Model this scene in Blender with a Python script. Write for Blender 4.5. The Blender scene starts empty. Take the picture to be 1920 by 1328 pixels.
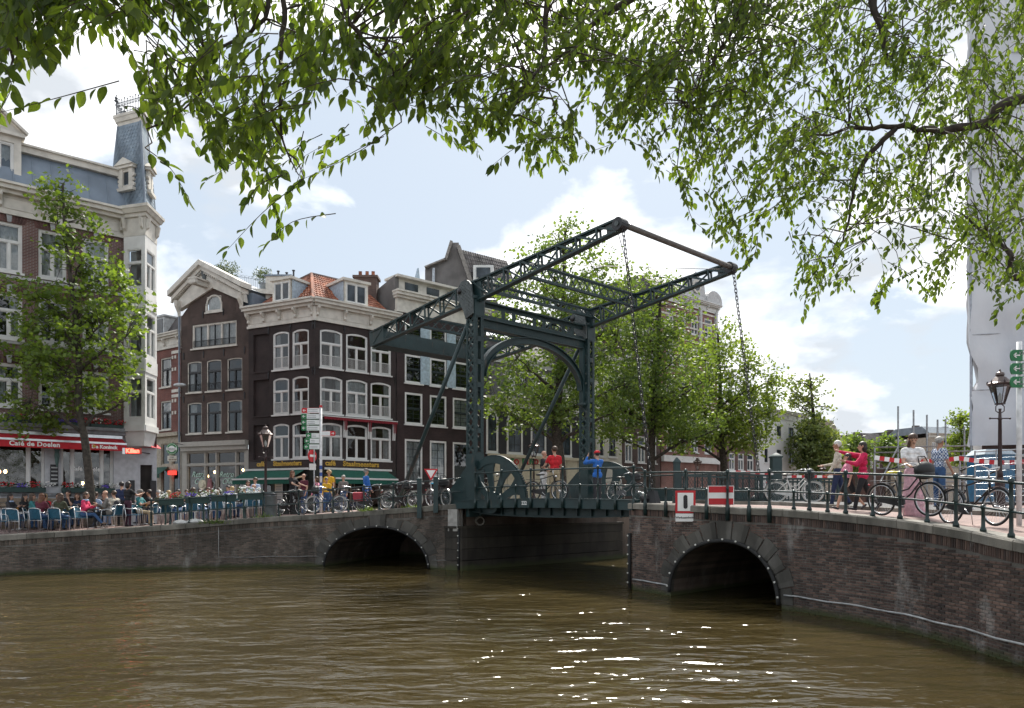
import bpy, bmesh, math, random
import numpy as np
from mathutils import Vector, Matrix, Euler
R = math.radians
rng = random.Random(11)
F, CX, HY, EH = 1400.0, 960.0, 943.0, 2.5      # focal length in photo pixels, principal column, horizon row, eye height
# ------------------------------------------------------------------ camera, sky, sun, exposure
sc = bpy.context.scene
col = sc.collection
cam_d = bpy.data.cameras.new('camera')
cam = bpy.data.objects.new('camera', cam_d); col.objects.link(cam)
cam_d.sensor_width = 36.0; cam_d.lens = F / 1920 * 36.0
cam_d.shift_y = (HY - 664) / 1920.0
cam_d.clip_start = 0.05; cam_d.clip_end = 3000
cam.location = (0, 0, EH); cam.rotation_euler = (R(90), 0, 0)
sc.camera = cam
SUN_AZ, SUN_EL = R(14), R(50)                   # azimuth to the right of the view direction
sd = bpy.data.lights.new('sun', 'SUN'); sd.energy = 3.6; sd.angle = R(10); sd.color = (1.0, 0.95, 0.87)
sun = bpy.data.objects.new('sun', sd); col.objects.link(sun)
sun.rotation_euler = Vector((math.sin(SUN_AZ) * math.cos(SUN_EL), math.cos(SUN_AZ) * math.cos(SUN_EL), math.sin(SUN_EL))).to_track_quat('Z', 'Y').to_euler()
sun.location = (20, 40, 60)
sc.view_settings.view_transform = 'Standard'; sc.view_settings.look = 'None'
sc.view_settings.exposure = 1.28; sc.view_settings.gamma = 1.0
sc.view_settings.use_curve_mapping = False
sc.render.engine = 'CYCLES'
sc.cycles.use_denoising = True
sc.cycles.max_bounces = 4; sc.cycles.diffuse_bounces = 2; sc.cycles.glossy_bounces = 3; sc.cycles.transparent_max_bounces = 8
sc.cycles.use_adaptive_sampling = True; sc.cycles.adaptive_threshold = 0.02
sc.cycles.sample_clamp_indirect = 6.0
world = bpy.data.worlds.new('World'); sc.world = world; world.use_nodes = True
def build_world():
 nt = world.node_tree; nt.nodes.clear(); N = nt.nodes; L = nt.links
 out = N.new('ShaderNodeOutputWorld'); bg = N.new('ShaderNodeBackground'); bg.inputs[1].default_value = 0.1
 L.new(bg.outputs[0], out.inputs[0])
 sky = N.new('ShaderNodeTexSky'); sky.sky_type = 'NISHITA'; sky.sun_disc = False
 sky.sun_elevation = SUN_EL; sky.sun_rotation = SUN_AZ; sky.air_density = 1.2; sky.dust_density = 1.5
 tc = N.new('ShaderNodeTexCoord')
 sep = N.new('ShaderNodeSeparateXYZ'); L.new(tc.outputs['Generated'], sep.inputs[0])
 zz = N.new('ShaderNodeMath'); zz.operation = 'MAXIMUM'; L.new(sep.outputs[2], zz.inputs[0]); zz.inputs[1].default_value = 0.0
 zp = N.new('ShaderNodeMath'); zp.operation = 'ADD'; L.new(zz.outputs[0], zp.inputs[0]); zp.inputs[1].default_value = 0.42
 dv = N.new('ShaderNodeVectorMath'); dv.operation = 'DIVIDE'
 cb = N.new('ShaderNodeCombineXYZ'); cb.inputs[2].default_value = 1.0
 for k in (0, 1): L.new(zp.outputs[0], cb.inputs[k])
 L.new(tc.outputs['Generated'], dv.inputs[0]); L.new(cb.outputs[0], dv.inputs[1])
 mp = N.new('ShaderNodeMapping'); mp.inputs['Location'].default_value = (9.7, 8.2, 4.4); mp.inputs['Scale'].default_value = (1.0, 1.0, 1.6)
 L.new(dv.outputs[0], mp.inputs[0])
 n1 = N.new('ShaderNodeTexNoise'); n1.inputs['Scale'].default_value = 2.1; n1.inputs['Detail'].default_value = 9; n1.inputs['Roughness'].default_value = 0.52
 n1.inputs['Distortion'].default_value = 0.25
 L.new(mp.outputs[0], n1.inputs['Vector'])
 ramp = N.new('ShaderNodeValToRGB'); e = ramp.color_ramp.elements
 e[0].position = 0.455; e[0].color = (0.0, 0.0, 0.0, 1); e[1].position = 0.53; e[1].color = (1, 1, 1, 1)
 L.new(n1.outputs[0], ramp.inputs[0])
 n2 = N.new('ShaderNodeTexNoise'); n2.inputs['Scale'].default_value = 3.6; n2.inputs['Detail'].default_value = 6
 L.new(mp.outputs[0], n2.inputs['Vector'])
 r2 = N.new('ShaderNodeValToRGB'); q = r2.color_ramp.elements
 q[0].position = 0.42; q[0].color = (3.2, 3.4, 3.65, 1); q[1].position = 0.6; q[1].color = (8.0, 8.0, 8.0, 1)
 L.new(n2.outputs[0], r2.inputs[0])
 half = N.new('ShaderNodeMixRGB'); half.blend_type = 'MULTIPLY'; half.inputs[0].default_value = 1; L.new(sky.outputs[0], half.inputs[1]); half.inputs[2].default_value = (0.42, 0.44, 0.46, 1)
 veil = N.new('ShaderNodeMixRGB'); veil.inputs[0].default_value = 0.74; L.new(half.outputs[0], veil.inputs[1]); veil.inputs[2].default_value = (3.2, 3.6, 4.05, 1)   # thin high veil
 mix = N.new('ShaderNodeMixRGB'); L.new(ramp.outputs[0], mix.inputs[0]); L.new(veil.outputs[0], mix.inputs[1]); L.new(r2.outputs[0], mix.inputs[2])
 L.new(mix.outputs[0], bg.inputs[0])
build_world()
# ------------------------------------------------------------------ mesh building helpers
def px(x, Y): return (x - CX) / F * Y
def pz(y, Y): return EH + (HY - y) / F * Y
def P(x, y, Y): return Vector((px(x, Y), Y, pz(y, Y)))
def wloc(o):
 v = Vector((0, 0, 0))
 while o is not None:
  v += o.location; o = o.parent
 return v
class MB:
 def __init__(s): s.v = []; s.f = []; s.m = []; s.mi = 0; s.M = None
 def add(s, vs, fs):
  b = len(s.v)
  if s.M is not None: vs = [s.M @ Vector(v) for v in vs]
  s.v.extend(tuple(v) for v in vs)
  for f in fs: s.f.append(tuple(i + b for i in f)); s.m.append(s.mi)
  return s
 def quad(s, a, b, c, d): return s.add([a, b, c, d], [(0, 1, 2, 3)])
 def box(s, x0, x1, y0, y1, z0, z1):
  return s.add([(x0, y0, z0), (x1, y0, z0), (x1, y1, z0), (x0, y1, z0), (x0, y0, z1), (x1, y0, z1), (x1, y1, z1), (x0, y1, z1)],
      [(0, 3, 2, 1), (4, 5, 6, 7), (0, 1, 5, 4), (1, 2, 6, 5), (2, 3, 7, 6), (3, 0, 4, 7)])
 def hexa(s, lo, hi):
  return s.add(list(lo) + list(hi), [(0, 3, 2, 1), (4, 5, 6, 7), (0, 1, 5, 4), (1, 2, 6, 5), (2, 3, 7, 6), (3, 0, 4, 7)])
 def bar(s, a, b, w, h, up=(0, 0, 1)):
  a = Vector(a); b = Vector(b); d = (b - a).normalized(); u = Vector(up)
  if abs(d.dot(u)) > 0.98: u = Vector((1, 0, 0))
  r = d.cross(u).normalized() * (w / 2); u = r.cross(d).normalized() * (h / 2)
  lo = [a - r - u, a + r - u, a + r + u, a - r + u]; hi = [b - r - u, b + r - u, b + r + u, b - r + u]
  return s.hexa(lo, hi)
 def tube(s, pts, rad, n=6, caps=True, squash=None):
  pts = [Vector(p) for p in pts]
  if not hasattr(rad, '__len__'): rad = [rad] * len(pts)
  vs = []; fs = []
  prev = None
  for i, p in enumerate(pts):
   d = (pts[min(i + 1, len(pts) - 1)] - pts[max(i - 1, 0)])
   d = d.normalized() if d.length > 1e-9 else Vector((0, 0, 1))
   if prev is None:
    ref = Vector((0, 0, 1)) if abs(d.z) < 0.9 else Vector((1, 0, 0))
    r = d.cross(ref).normalized()
   else:
    r = (prev - d * prev.dot(d))
    r = r.normalized() if r.length > 1e-6 else d.orthogonal().normalized()
   prev = r; u = r.cross(d)
   for k in range(n):
    a = 2 * math.pi * k / n
    vs.append(p + (r * math.cos(a) + u * math.sin(a)) * rad[i])
  for i in range(len(pts) - 1):
   for k in range(n):
    k2 = (k + 1) % n
    fs.append((i * n + k, i * n + k2, (i + 1) * n + k2, (i + 1) * n + k))
  if caps:
   fs.append(tuple(range(n - 1, -1, -1))); fs.append(tuple((len(pts) - 1) * n + k for k in range(n)))
  return s.add(vs, fs)
 def lathe(s, prof, c=(0, 0, 0), n=12, ax=None, caps=True):
  c = Vector(c); vs = []; fs = []
  for r, h in prof:
   for k in range(n):
    a = 2 * math.pi * (k + 0.5) / n
    vs.append(c + Vector((r * math.cos(a), r * math.sin(a), h)))
  for i in range(len(prof) - 1):
   for k in range(n):
    k2 = (k + 1) % n
    fs.append((i * n + k, i * n + k2, (i + 1) * n + k2, (i + 1) * n + k))
  if caps:
   fs.append(tuple(range(n - 1, -1, -1))); fs.append(tuple((len(prof) - 1) * n + k for k in range(n)))
  return s.add(vs, fs)
 def ell(s, c, r, nu=10, nv=7, M=None):
  c = Vector(c); vs = []; fs = []
  for j in range(nv + 1):
   th = math.pi * j / nv
   for k in range(nu):
    a = 2 * math.pi * k / nu
    v = Vector((r[0] * math.sin(th) * math.cos(a), r[1] * math.sin(th) * math.sin(a), r[2] * math.cos(th)))
    if M is not None: v = M @ v
    vs.append(c + v)
  for j in range(nv):
   for k in range(nu):
    k2 = (k + 1) % nu
    fs.append((j * nu + k, (j + 1) * nu + k, (j + 1) * nu + k2, j * nu + k2))
  return s.add(vs, fs)
 def prism(s, poly, d):
  n = len(poly); d = Vector(d); poly = [Vector(p) for p in poly]
  vs = poly + [p + d for p in poly]
  fs = [tuple(range(n - 1, -1, -1)), tuple(range(n, 2 * n))]
  fs += [(i, (i + 1) % n, n + (i + 1) % n, n + i) for i in range(n)]
  return s.add(vs, fs)
 def ring(s, c, r, tr, ax='y', n=24, m=6, a0=0.0, a1=2 * math.pi):
  pts = []; c = Vector(c); full = abs(a1 - a0 - 2 * math.pi) < 1e-6
  vs = []; fs = []; nn = n if full else n + 1
  for i in range(nn):
   a = a0 + (a1 - a0) * i / n
   e = {'y': Vector((math.cos(a), 0, math.sin(a))), 'x': Vector((0, math.cos(a), math.sin(a))), 'z': Vector((math.cos(a), math.sin(a), 0))}[ax]
   w = {'y': Vector((0, 1, 0)), 'x': Vector((1, 0, 0)), 'z': Vector((0, 0, 1))}[ax]
   for k in range(m):
    b = 2 * math.pi * k / m
    vs.append(c + e * (r + tr * math.cos(b)) + w * (tr * math.sin(b)))
  for i in range(n):
   i2 = (i + 1) % nn
   for k in range(m):
    k2 = (k + 1) % m
    fs.append((i * m + k, i2 * m + k, i2 * m + k2, i * m + k2))
  return s.add(vs, fs)
 def mesh(s, name, mats, off=None, smooth=False, uv=False, keep=False):
  me = bpy.data.meshes.new(name)
  o = off or Vector((0, 0, 0))
  me.from_pydata([(v[0] - o[0], v[1] - o[1], v[2] - o[2]) for v in s.v], [], s.f)
  if not isinstance(mats, (list, tuple)): mats = [mats]
  for m in mats: me.materials.append(m)
  if len(mats) > 1: me.polygons.foreach_set('material_index', s.m)
  if not keep:
   bm = bmesh.new(); bm.from_mesh(me); bmesh.ops.recalc_face_normals(bm, faces=bm.faces); bm.to_mesh(me); bm.free()
  if smooth: me.polygons.foreach_set('use_smooth', [True] * len(me.polygons))
  if uv:
   ul = me.uv_layers.new(name='UVMap'); data = ul.data
   for p in me.polygons:
    n = p.normal
    if abs(n.z) > 0.75: t1, t2 = Vector((1, 0, 0)), Vector((0, 1, 0))
    else:
     t1 = Vector((-n.y, n.x, 0)).normalized(); t2 = Vector((0, 0, 1))
    for li in p.loop_indices:
     co = me.vertices[me.loops[li].vertex_index].co + o
     data[li].uv = (co.dot(t1), co.dot(t2))
  me.update()
  return me
 def build(s, name, mats, parent=None, smooth=False, uv=False, at=None, keep=False):
  if not s.f: return None
  if parent is not None: off = wloc(parent)
  else: off = Vector(at) if at is not None else Vector((0, 0, 0))
  o = bpy.data.objects.new(name, s.mesh(name, mats, off, smooth, uv, keep)); col.objects.link(o)
  if parent is not None: o.parent = parent
  else: o.location = off
  return o
def tag(o, label=None, cat=None, group=None, kind=None):
 if label: o['label'] = label
 if cat: o['category'] = cat
 if group: o['group'] = group
 if kind: o['kind'] = kind
 return o
def thing(name, loc, label, cat, group=None, rz=0.0):
 o = bpy.data.objects.new(name, None); col.objects.link(o)
 o.location = loc; o.rotation_euler = (0, 0, rz); o.empty_display_size = 0.2
 return tag(o, label, cat, group)
def lobj(name, me, parent):
 o = bpy.data.objects.new(name, me); col.objects.link(o); o.parent = parent; return o
KIDS = {}
def copy_tree(o, parent=None, first=True):
 c = o.copy(); col.objects.link(c)
 if parent is not None: c.parent = parent
 for ch in [x for x in o.children]: copy_tree(ch, c, False)
 return c
def catmull(pts, per=8):
 out = []; n = len(pts)
 pts = [np.array(p, float) for p in pts]
 for i in range(n - 1):
  p0 = pts[max(i - 1, 0)]; p1 = pts[i]; p2 = pts[i + 1]; p3 = pts[min(i + 2, n - 1)]
  for k in range(per):
   t = k / per
   out.append(0.5 * (2 * p1 + (p2 - p0) * t + (2 * p0 - 5 * p1 + 4 * p2 - p3) * t * t + (3 * p1 - p0 - 3 * p2 + p3) * t ** 3))
 out.append(pts[-1]); return [tuple(p) for p in out]
# ------------------------------------------------------------------ procedural materials
MATS = {}
def newmat(name):
 m = bpy.data.materials.new(name); m.use_nodes = True
 nt = m.node_tree; b = nt.nodes['Principled BSDF']; return m, nt, b
def noise_col(nt, c1, c2, scale, detail=4, vec='Object', lo=0.35, hi=0.65, stretch=None):
 tc = nt.nodes.new('ShaderNodeTexCoord'); n = nt.nodes.new('ShaderNodeTexNoise')
 n.inputs['Scale'].default_value = scale; n.inputs['Detail'].default_value = detail
 src = tc.outputs[vec]
 if stretch:
  mp = nt.nodes.new('ShaderNodeMapping'); mp.inputs['Scale'].default_value = stretch
  nt.links.new(src, mp.inputs[0]); src = mp.outputs[0]
 nt.links.new(src, n.inputs['Vector'])
 r = nt.nodes.new('ShaderNodeValToRGB'); e = r.color_ramp.elements
 e[0].position = lo; e[1].position = hi; e[0].color = (*c1, 1); e[1].color = (*c2, 1)
 nt.links.new(n.outputs[0], r.inputs[0]); return r.outputs[0], n
def add_bump(nt, b, height, strength=0.3, dist=0.02):
 bp = nt.nodes.new('ShaderNodeBump'); bp.inputs['Strength'].default_value = strength; bp.inputs['Distance'].default_value = dist
 nt.links.new(height, bp.inputs['Height']); nt.links.new(bp.outputs[0], b.inputs['Normal'])
def plain(name, c, rough=0.6, metal=0.0, var=0.18, scale=6.0, bump=0.0, spec=None):
 if name in MATS: return MATS[name]
 m, nt, b = newmat(name)
 c1 = tuple(x * (1 - var) for x in c); c2 = tuple(min(1, x * (1 + var)) for x in c)
 o, n = noise_col(nt, c1, c2, scale); nt.links.new(o, b.inputs['Base Color'])
 b.inputs['Roughness'].default_value = rough; b.inputs['Metallic'].default_value = metal
 if spec is not None: b.inputs['Specular IOR Level'].default_value = spec
 if bump: add_bump(nt, b, n.outputs[0], bump, 0.01)
 MATS[name] = m; return m
def brickmat(name, c1, c2, mortar, bw=0.21, bh=0.062, mort=0.008, bump=0.5, dirt=0.35):
 if name in MATS: return MATS[name]
 m, nt, b = newmat(name); N = nt.nodes; L = nt.links
 tc = N.new('ShaderNodeTexCoord'); br = N.new('ShaderNodeTexBrick')
 br.inputs['Scale'].default_value = 1.0; br.inputs['Brick Width'].default_value = bw; br.inputs['Row Height'].default_value = bh
 br.inputs['Mortar Size'].default_value = mort; br.inputs['Mortar Smooth'].default_value = 0.2; br.inputs['Bias'].default_value = 0.0
 br.inputs['Color1'].default_value = (*c1, 1); br.inputs['Color2'].default_value = (*c2, 1); br.inputs['Mortar'].default_value = (*mortar, 1)
 L.new(tc.outputs['UV'], br.inputs['Vector'])
 n = N.new('ShaderNodeTexNoise'); n.inputs['Scale'].default_value = 0.9; n.inputs['Detail'].default_value = 7
 L.new(tc.outputs['UV'], n.inputs['Vector'])
 r = N.new('ShaderNodeValToRGB'); e = r.color_ramp.elements; e[0].position = 0.3; e[1].position = 0.7
 e[0].color = (1 - dirt,) * 3 + (1,); e[1].color = (1 + dirt * .4,) * 3 + (1,)
 L.new(n.outputs[0], r.inputs[0])
 mx = N.new('ShaderNodeMixRGB'); mx.blend_type = 'MULTIPLY'; mx.inputs[0].default_value = 1.0
 L.new(br.outputs['Color'], mx.inputs[1]); L.new(r.outputs[0], mx.inputs[2]); L.new(mx.outputs[0], b.inputs['Base Color'])
 b.inputs['Roughness'].default_value = 0.85
 iv = N.new('ShaderNodeMath'); iv.operation = 'SUBTRACT'; iv.inputs[0].default_value = 1.0; L.new(br.outputs['Fac'], iv.inputs[1])
 add_bump(nt, b, iv.outputs[0], bump, 0.01)
 MATS[name] = m; return m
def masonry(name, c1, c2, c3, stain=(0.5, 0.5, 0.48), stain_amt=0.25, green=(0.05, 0.06, 0.02), low=0.35):
 if name in MATS: return MATS[name]
 m, nt, b = newmat(name); N = nt.nodes; L = nt.links
 g = N.new('ShaderNodeNewGeometry'); oi = N.new('ShaderNodeObjectInfo')
 ad = N.new('ShaderNodeMath'); ad.operation = 'ADD'; L.new(g.outputs['Random Per Island'], ad.inputs[0]); L.new(oi.outputs['Random'], ad.inputs[1])
 fr = N.new('ShaderNodeMath'); fr.operation = 'FRACT'; L.new(ad.outputs[0], fr.inputs[0])
 r = N.new('ShaderNodeValToRGB'); e = r.color_ramp.elements; e[0].color = (*c1, 1); e[1].color = (*c3, 1)
 x = r.color_ramp.elements.new(0.55); x.color = (*c2, 1); L.new(fr.outputs[0], r.inputs[0])
 mp = N.new('ShaderNodeMapping'); mp.inputs['Scale'].default_value = (1.3, 1.3, 0.55); L.new(g.outputs['Position'], mp.inputs[0])
 n = N.new('ShaderNodeTexNoise'); n.inputs['Scale'].default_value = 1.4; n.inputs['Detail'].default_value = 9; n.inputs['Roughness'].default_value = 0.68
 L.new(mp.outputs[0], n.inputs['Vector'])
 rs = N.new('ShaderNodeValToRGB'); q = rs.color_ramp.elements; q[0].position = 0.56; q[0].color = (0, 0, 0, 1); q[1].position = 0.74; q[1].color = (stain_amt * 2.2,) * 3 + (1,)
 L.new(n.outputs[0], rs.inputs[0])
 m1 = N.new('ShaderNodeMixRGB'); L.new(rs.outputs[0], m1.inputs[0]); L.new(r.outputs[0], m1.inputs[1]); m1.inputs[2].default_value = (*stain, 1)
 n3 = N.new('ShaderNodeTexNoise'); n3.inputs['Scale'].default_value = 0.8; n3.inputs['Detail'].default_value = 8; n3.inputs['Roughness'].default_value = 0.6
 L.new(mp.outputs[0], n3.inputs['Vector'])
 rd = N.new('ShaderNodeValToRGB'); d = rd.color_ramp.elements; d[0].position = 0.36; d[0].color = (0.45, 0.45, 0.45, 1); d[1].position = 0.6; d[1].color = (1.1, 1.1, 1.1, 1)
 L.new(n3.outputs[0], rd.inputs[0])
 m2 = N.new('ShaderNodeMixRGB'); m2.blend_type = 'MULTIPLY'; m2.inputs[0].default_value = 1; L.new(m1.outputs[0], m2.inputs[1]); L.new(rd.outputs[0], m2.inputs[2])
 sp = N.new('ShaderNodeSeparateXYZ'); L.new(g.outputs['Position'], sp.inputs[0])
 zn = N.new('ShaderNodeMath'); zn.operation = 'MULTIPLY_ADD'; L.new(n.outputs[0], zn.inputs[0]); zn.inputs[1].default_value = 0.35; L.new(sp.outputs[2], zn.inputs[2])
 rg = N.new('ShaderNodeMapRange'); rg.inputs[1].default_value = low; rg.inputs[2].default_value = low - 0.16; L.new(zn.outputs[0], rg.inputs[0])
 m3 = N.new('ShaderNodeMixRGB'); L.new(rg.outputs[0], m3.inputs[0]); L.new(m2.outputs[0], m3.inputs[1]); m3.inputs[2].default_value = (*green, 1)
 L.new(m3.outputs[0], b.inputs['Base Color']); b.inputs['Roughness'].default_value = 0.8
 n4 = N.new('ShaderNodeTexNoise'); n4.inputs['Scale'].default_value = 38; n4.inputs['Detail'].default_value = 4; L.new(g.outputs['Position'], n4.inputs['Vector'])
 add_bump(nt, b, n4.outputs[0], 0.5, 0.012)
 MATS[name] = m; return m
def glassmat(name='window glass', tint=(0.75, 0.8, 0.82), clear=0.75):
 if name in MATS: return MATS[name]
 m, nt, b = newmat(name); N = nt.nodes; L = nt.links
 tr = N.new('ShaderNodeBsdfTransparent'); tr.inputs[0].default_value = (*tint, 1)
 gl = N.new('ShaderNodeBsdfGlossy'); gl.inputs['Roughness'].default_value = 0.03; gl.inputs[0].default_value = (0.9, 0.93, 0.95, 1)
 fr = N.new('ShaderNodeFresnel'); fr.inputs[0].default_value = 1.5
 ad = N.new('ShaderNodeMath'); ad.operation = 'MULTIPLY_ADD'; L.new(fr.outputs[0], ad.inputs[0]); ad.inputs[1].default_value = 1.5; ad.inputs[2].default_value = 0.02
 mx = N.new('ShaderNodeMixShader'); L.new(ad.outputs[0], mx.inputs[0]); L.new(tr.outputs[0], mx.inputs[1]); L.new(gl.outputs[0], mx.inputs[2])
 tc = N.new('ShaderNodeTexCoord'); n = N.new('ShaderNodeTexNoise'); n.inputs['Scale'].default_value = 1.1; L.new(tc.outputs['Object'], n.inputs['Vector'])
 bp = N.new('ShaderNodeBump'); bp.inputs['Strength'].default_value = 0.12; bp.inputs['Distance'].default_value = 0.1; L.new(n.outputs[0], bp.inputs['Height']); L.new(bp.outputs[0], gl.inputs['Normal'])
 L.new(mx.outputs[0], N['Material Output'].inputs[0]); MATS[name] = m; return m
def darkglass(name='dark far glass', c=(0.035, 0.045, 0.055)):
 if name in MATS: return MATS[name]
 m, nt, b = newmat(name); o, n = noise_col(nt, tuple(x * .5 for x in c), tuple(x * 1.9 for x in c), 1.3)
 nt.links.new(o, b.inputs['Base Color']); b.inputs['Roughness'].default_value = 0.12; b.inputs['Specular IOR Level'].default_value = 0.35
 MATS[name] = m; return m
def leafmat(name, c1, c2, trans=0.45, tcol=None):
 if name in MATS: return MATS[name]
 m, nt, b = newmat(name); N = nt.nodes; L = nt.links
 g = N.new('ShaderNodeNewGeometry'); oi = N.new('ShaderNodeObjectInfo')
 ad = N.new('ShaderNodeMath'); ad.operation = 'ADD'; L.new(g.outputs['Random Per Island'], ad.inputs[0]); L.new(oi.outputs['Random'], ad.inputs[1])
 fr = N.new('ShaderNodeMath'); fr.operation = 'FRACT'; L.new(ad.outputs[0], fr.inputs[0])
 mx = N.new('ShaderNodeMixRGB'); L.new(fr.outputs[0], mx.inputs[0]); mx.inputs[1].default_value = (*c1, 1); mx.inputs[2].default_value = (*c2, 1)
 L.new(mx.outputs[0], b.inputs['Base Color']); b.inputs['Roughness'].default_value = 0.5; b.inputs['Specular IOR Level'].default_value = 0.35
 t = N.new('ShaderNodeBsdfTranslucent')
 tm = N.new('ShaderNodeMixRGB'); tm.blend_type = 'MULTIPLY'; tm.inputs[0].default_value = 1; L.new(mx.outputs[0], tm.inputs[1]); tm.inputs[2].default_value = (*(tcol or (2.1, 2.0, 0.7)), 1)
 L.new(tm.outputs[0], t.inputs[0])
 ms = N.new('ShaderNodeMixShader'); ms.inputs[0].default_value = trans; L.new(b.outputs[0], ms.inputs[1]); L.new(t.outputs[0], ms.inputs[2])
 L.new(ms.outputs[0], N['Material Output'].inputs[0]); MATS[name] = m; return m
def emit(name, c, s):
 if name in MATS: return MATS[name]
 m, nt, b = newmat(name); b.inputs['Base Color'].default_value = (*c, 1); b.inputs['Emission Color'].default_value = (*c, 1); b.inputs['Emission Strength'].default_value = s
 MATS[name] = m; return m
def ironpaint():
 m, nt, b = newmat('dark green bridge paint'); N = nt.nodes; L = nt.links
 c, n = noise_col(nt, (0.008, 0.026, 0.028), (0.02, 0.048, 0.05), 2.2, 8, lo=.3, hi=.7)
 g, n2 = noise_col(nt, (0, 0, 0), (1, 1, 1), 5.0, 8, lo=.62, hi=.74, stretch=(1, 1, .25))      # rust runs and bird lime
 mx = N.new('ShaderNodeMixRGB'); L.new(g, mx.inputs[0]); L.new(c, mx.inputs[1]); mx.inputs[2].default_value = (0.075, 0.062, 0.05, 1)
 L.new(mx.outputs[0], b.inputs['Base Color']); r = N.new('ShaderNodeMapRange'); r.inputs[3].default_value = .28; r.inputs[4].default_value = .62; L.new(n.outputs[0], r.inputs[0]); L.new(r.outputs[0], b.inputs['Roughness'])
 add_bump(nt, b, n2.outputs[0], .12, .01); MATS['dark green bridge paint'] = m; return m
M_green = ironpaint()
M_green_rail = plain('dark green railing paint', (0.012, 0.03, 0.03), 0.3, var=0.25)
M_black = plain('black paint', (0.012, 0.012, 0.014), 0.4)
M_cream = plain('cream painted trim', (0.58, 0.55, 0.49), 0.55, var=0.13, scale=2.5)
M_white = plain('white painted wood', (0.66, 0.66, 0.64), 0.5, var=0.06, scale=2.5)
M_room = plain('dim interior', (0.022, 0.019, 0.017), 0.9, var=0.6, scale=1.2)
M_curtain = plain('white curtain', (0.6, 0.6, 0.58), 0.9, var=0.15, scale=7)
M_alu = plain('brushed aluminium', (0.62, 0.63, 0.64), 0.3, metal=1.0, var=0.08)
M_steel = plain('galvanised steel', (0.42, 0.44, 0.46), 0.4, metal=0.8, var=0.15)
M_rubber = plain('tyre rubber', (0.015, 0.015, 0.015), 0.75)
M_lead = plain('grey lead sheet', (0.16, 0.19, 0.22), 0.5, var=0.15, scale=2)
M_glass = glassmat()
M_dglass = darkglass()
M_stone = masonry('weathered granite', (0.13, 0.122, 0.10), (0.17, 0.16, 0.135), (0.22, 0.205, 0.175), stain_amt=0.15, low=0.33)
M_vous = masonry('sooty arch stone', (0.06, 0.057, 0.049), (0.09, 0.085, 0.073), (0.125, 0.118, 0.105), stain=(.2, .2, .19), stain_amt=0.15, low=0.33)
M_pier = masonry('shade-darkened pier stone', (0.03, 0.026, 0.02), (0.04, 0.034, 0.027), (0.055, 0.047, 0.036), stain=(.14, .13, .11), stain_amt=0.12, low=0.4)  # near-black base colour has the shade under the deck painted in
M_brickwall = masonry('dark canal brick', (0.045, 0.031, 0.028), (0.10, 0.064, 0.052), (0.185, 0.12, 0.095), stain=(0.36, 0.35, 0.33), stain_amt=0.4)
M_brickwall_left = masonry('sooty canal brick', (0.07, 0.056, 0.042), (0.125, 0.095, 0.075), (0.185, 0.138, 0.11), stain=(0.3, 0.285, 0.25), stain_amt=0.36)
M_mortar = masonry('mortar', (0.12, 0.113, 0.10), (0.13, 0.122, 0.108), (0.14, 0.13, 0.117), stain=(0.4, 0.4, 0.38), stain_amt=0.3)
M_bark = plain('bark', (0.05, 0.042, 0.033), 0.9, var=0.45, scale=9, bump=0.8)
# ------------------------------------------------------------------ plan of the place: bridge axis and quay edges
OB = Vector((-2.0, 27.6, 0.0)); AX = Vector((0.675, -0.738, 0.0)); TX = Vector((0.738, 0.675, 0.0))
AX.normalize(); TX = Vector((-AX.y, AX.x, 0.0))
def B(s, t, z): return OB + AX * s + TX * t + Vector((0, 0, z))
def s_at(x, t=0.0):
 r = (x - CX) / F; o = B(0, t, 0)
 return (r * o.y - o.x) / (AX.x - r * AX.y)
class Edge:
 def __init__(s, pts, per=10):
  s.p = [np.array(q) for q in catmull(pts, per)]
  d = [0.0]
  for i in range(1, len(s.p)): d.append(d[-1] + float(np.linalg.norm(s.p[i][:2] - s.p[i - 1][:2])))
  s.d = np.array(d); s.L = d[-1]; s.a = np.array(s.p)
 def at(s, u, off=0.0):
  x, y, z = (float(np.interp(u, s.d, s.a[:, k])) for k in range(3))
  e = 0.15; d = np.array([np.interp(u + e, s.d, s.a[:, k]) - np.interp(u - e, s.d, s.a[:, k]) for k in (0, 1)]); d /= np.linalg.norm(d) + 1e-9
  return Vector((x + d[1] * off, y - d[0] * off, z)), Vector((d[0], d[1], 0)), Vector((d[1], -d[0], 0))
 def u_px(s, xpx, lo=0.0, hi=None):
  us = np.linspace(lo, hi if hi else s.L, 1500)
  X = np.interp(us, s.d, s.a[:, 0]); Y = np.interp(us, s.d, s.a[:, 1])
  ok = Y > 1.0; v = np.where(ok, np.abs(CX + F * X / np.maximum(Y, 0.1) - xpx), 1e9)
  return float(us[int(np.argmin(v))])
def ept(x, Y, z): return (px(x, Y), Y, z)
EL = Edge([(-30.0, 19.0, 1.2), ept(-260, 23.4, 1.27), ept(0, 25.9, 1.39), ept(230, 27.6, 1.58), ept(320, 28.3, 1.68), ept(480, 29.3, 1.92), ept(600, 29.6, 2.06),
   ept(740, 28.9, 2.28), ept(866, 27.65, 2.48)])
ER = Edge([ept(1180, 21.75, 2.5), ept(1263, 20.0, 2.46), ept(1370, 18.8, 2.39), ept(1473, 17.5, 2.35), ept(1655, 15.1, 2.2), ept(1793, 13.1, 2.06),
   ept(1912, 11.5, 1.92), (7.95, 9.0, 1.75), (8.0, 6.0, 1.6), (8.0, 2.0, 1.4), (8.0, -6.0, 1.25)])
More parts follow.
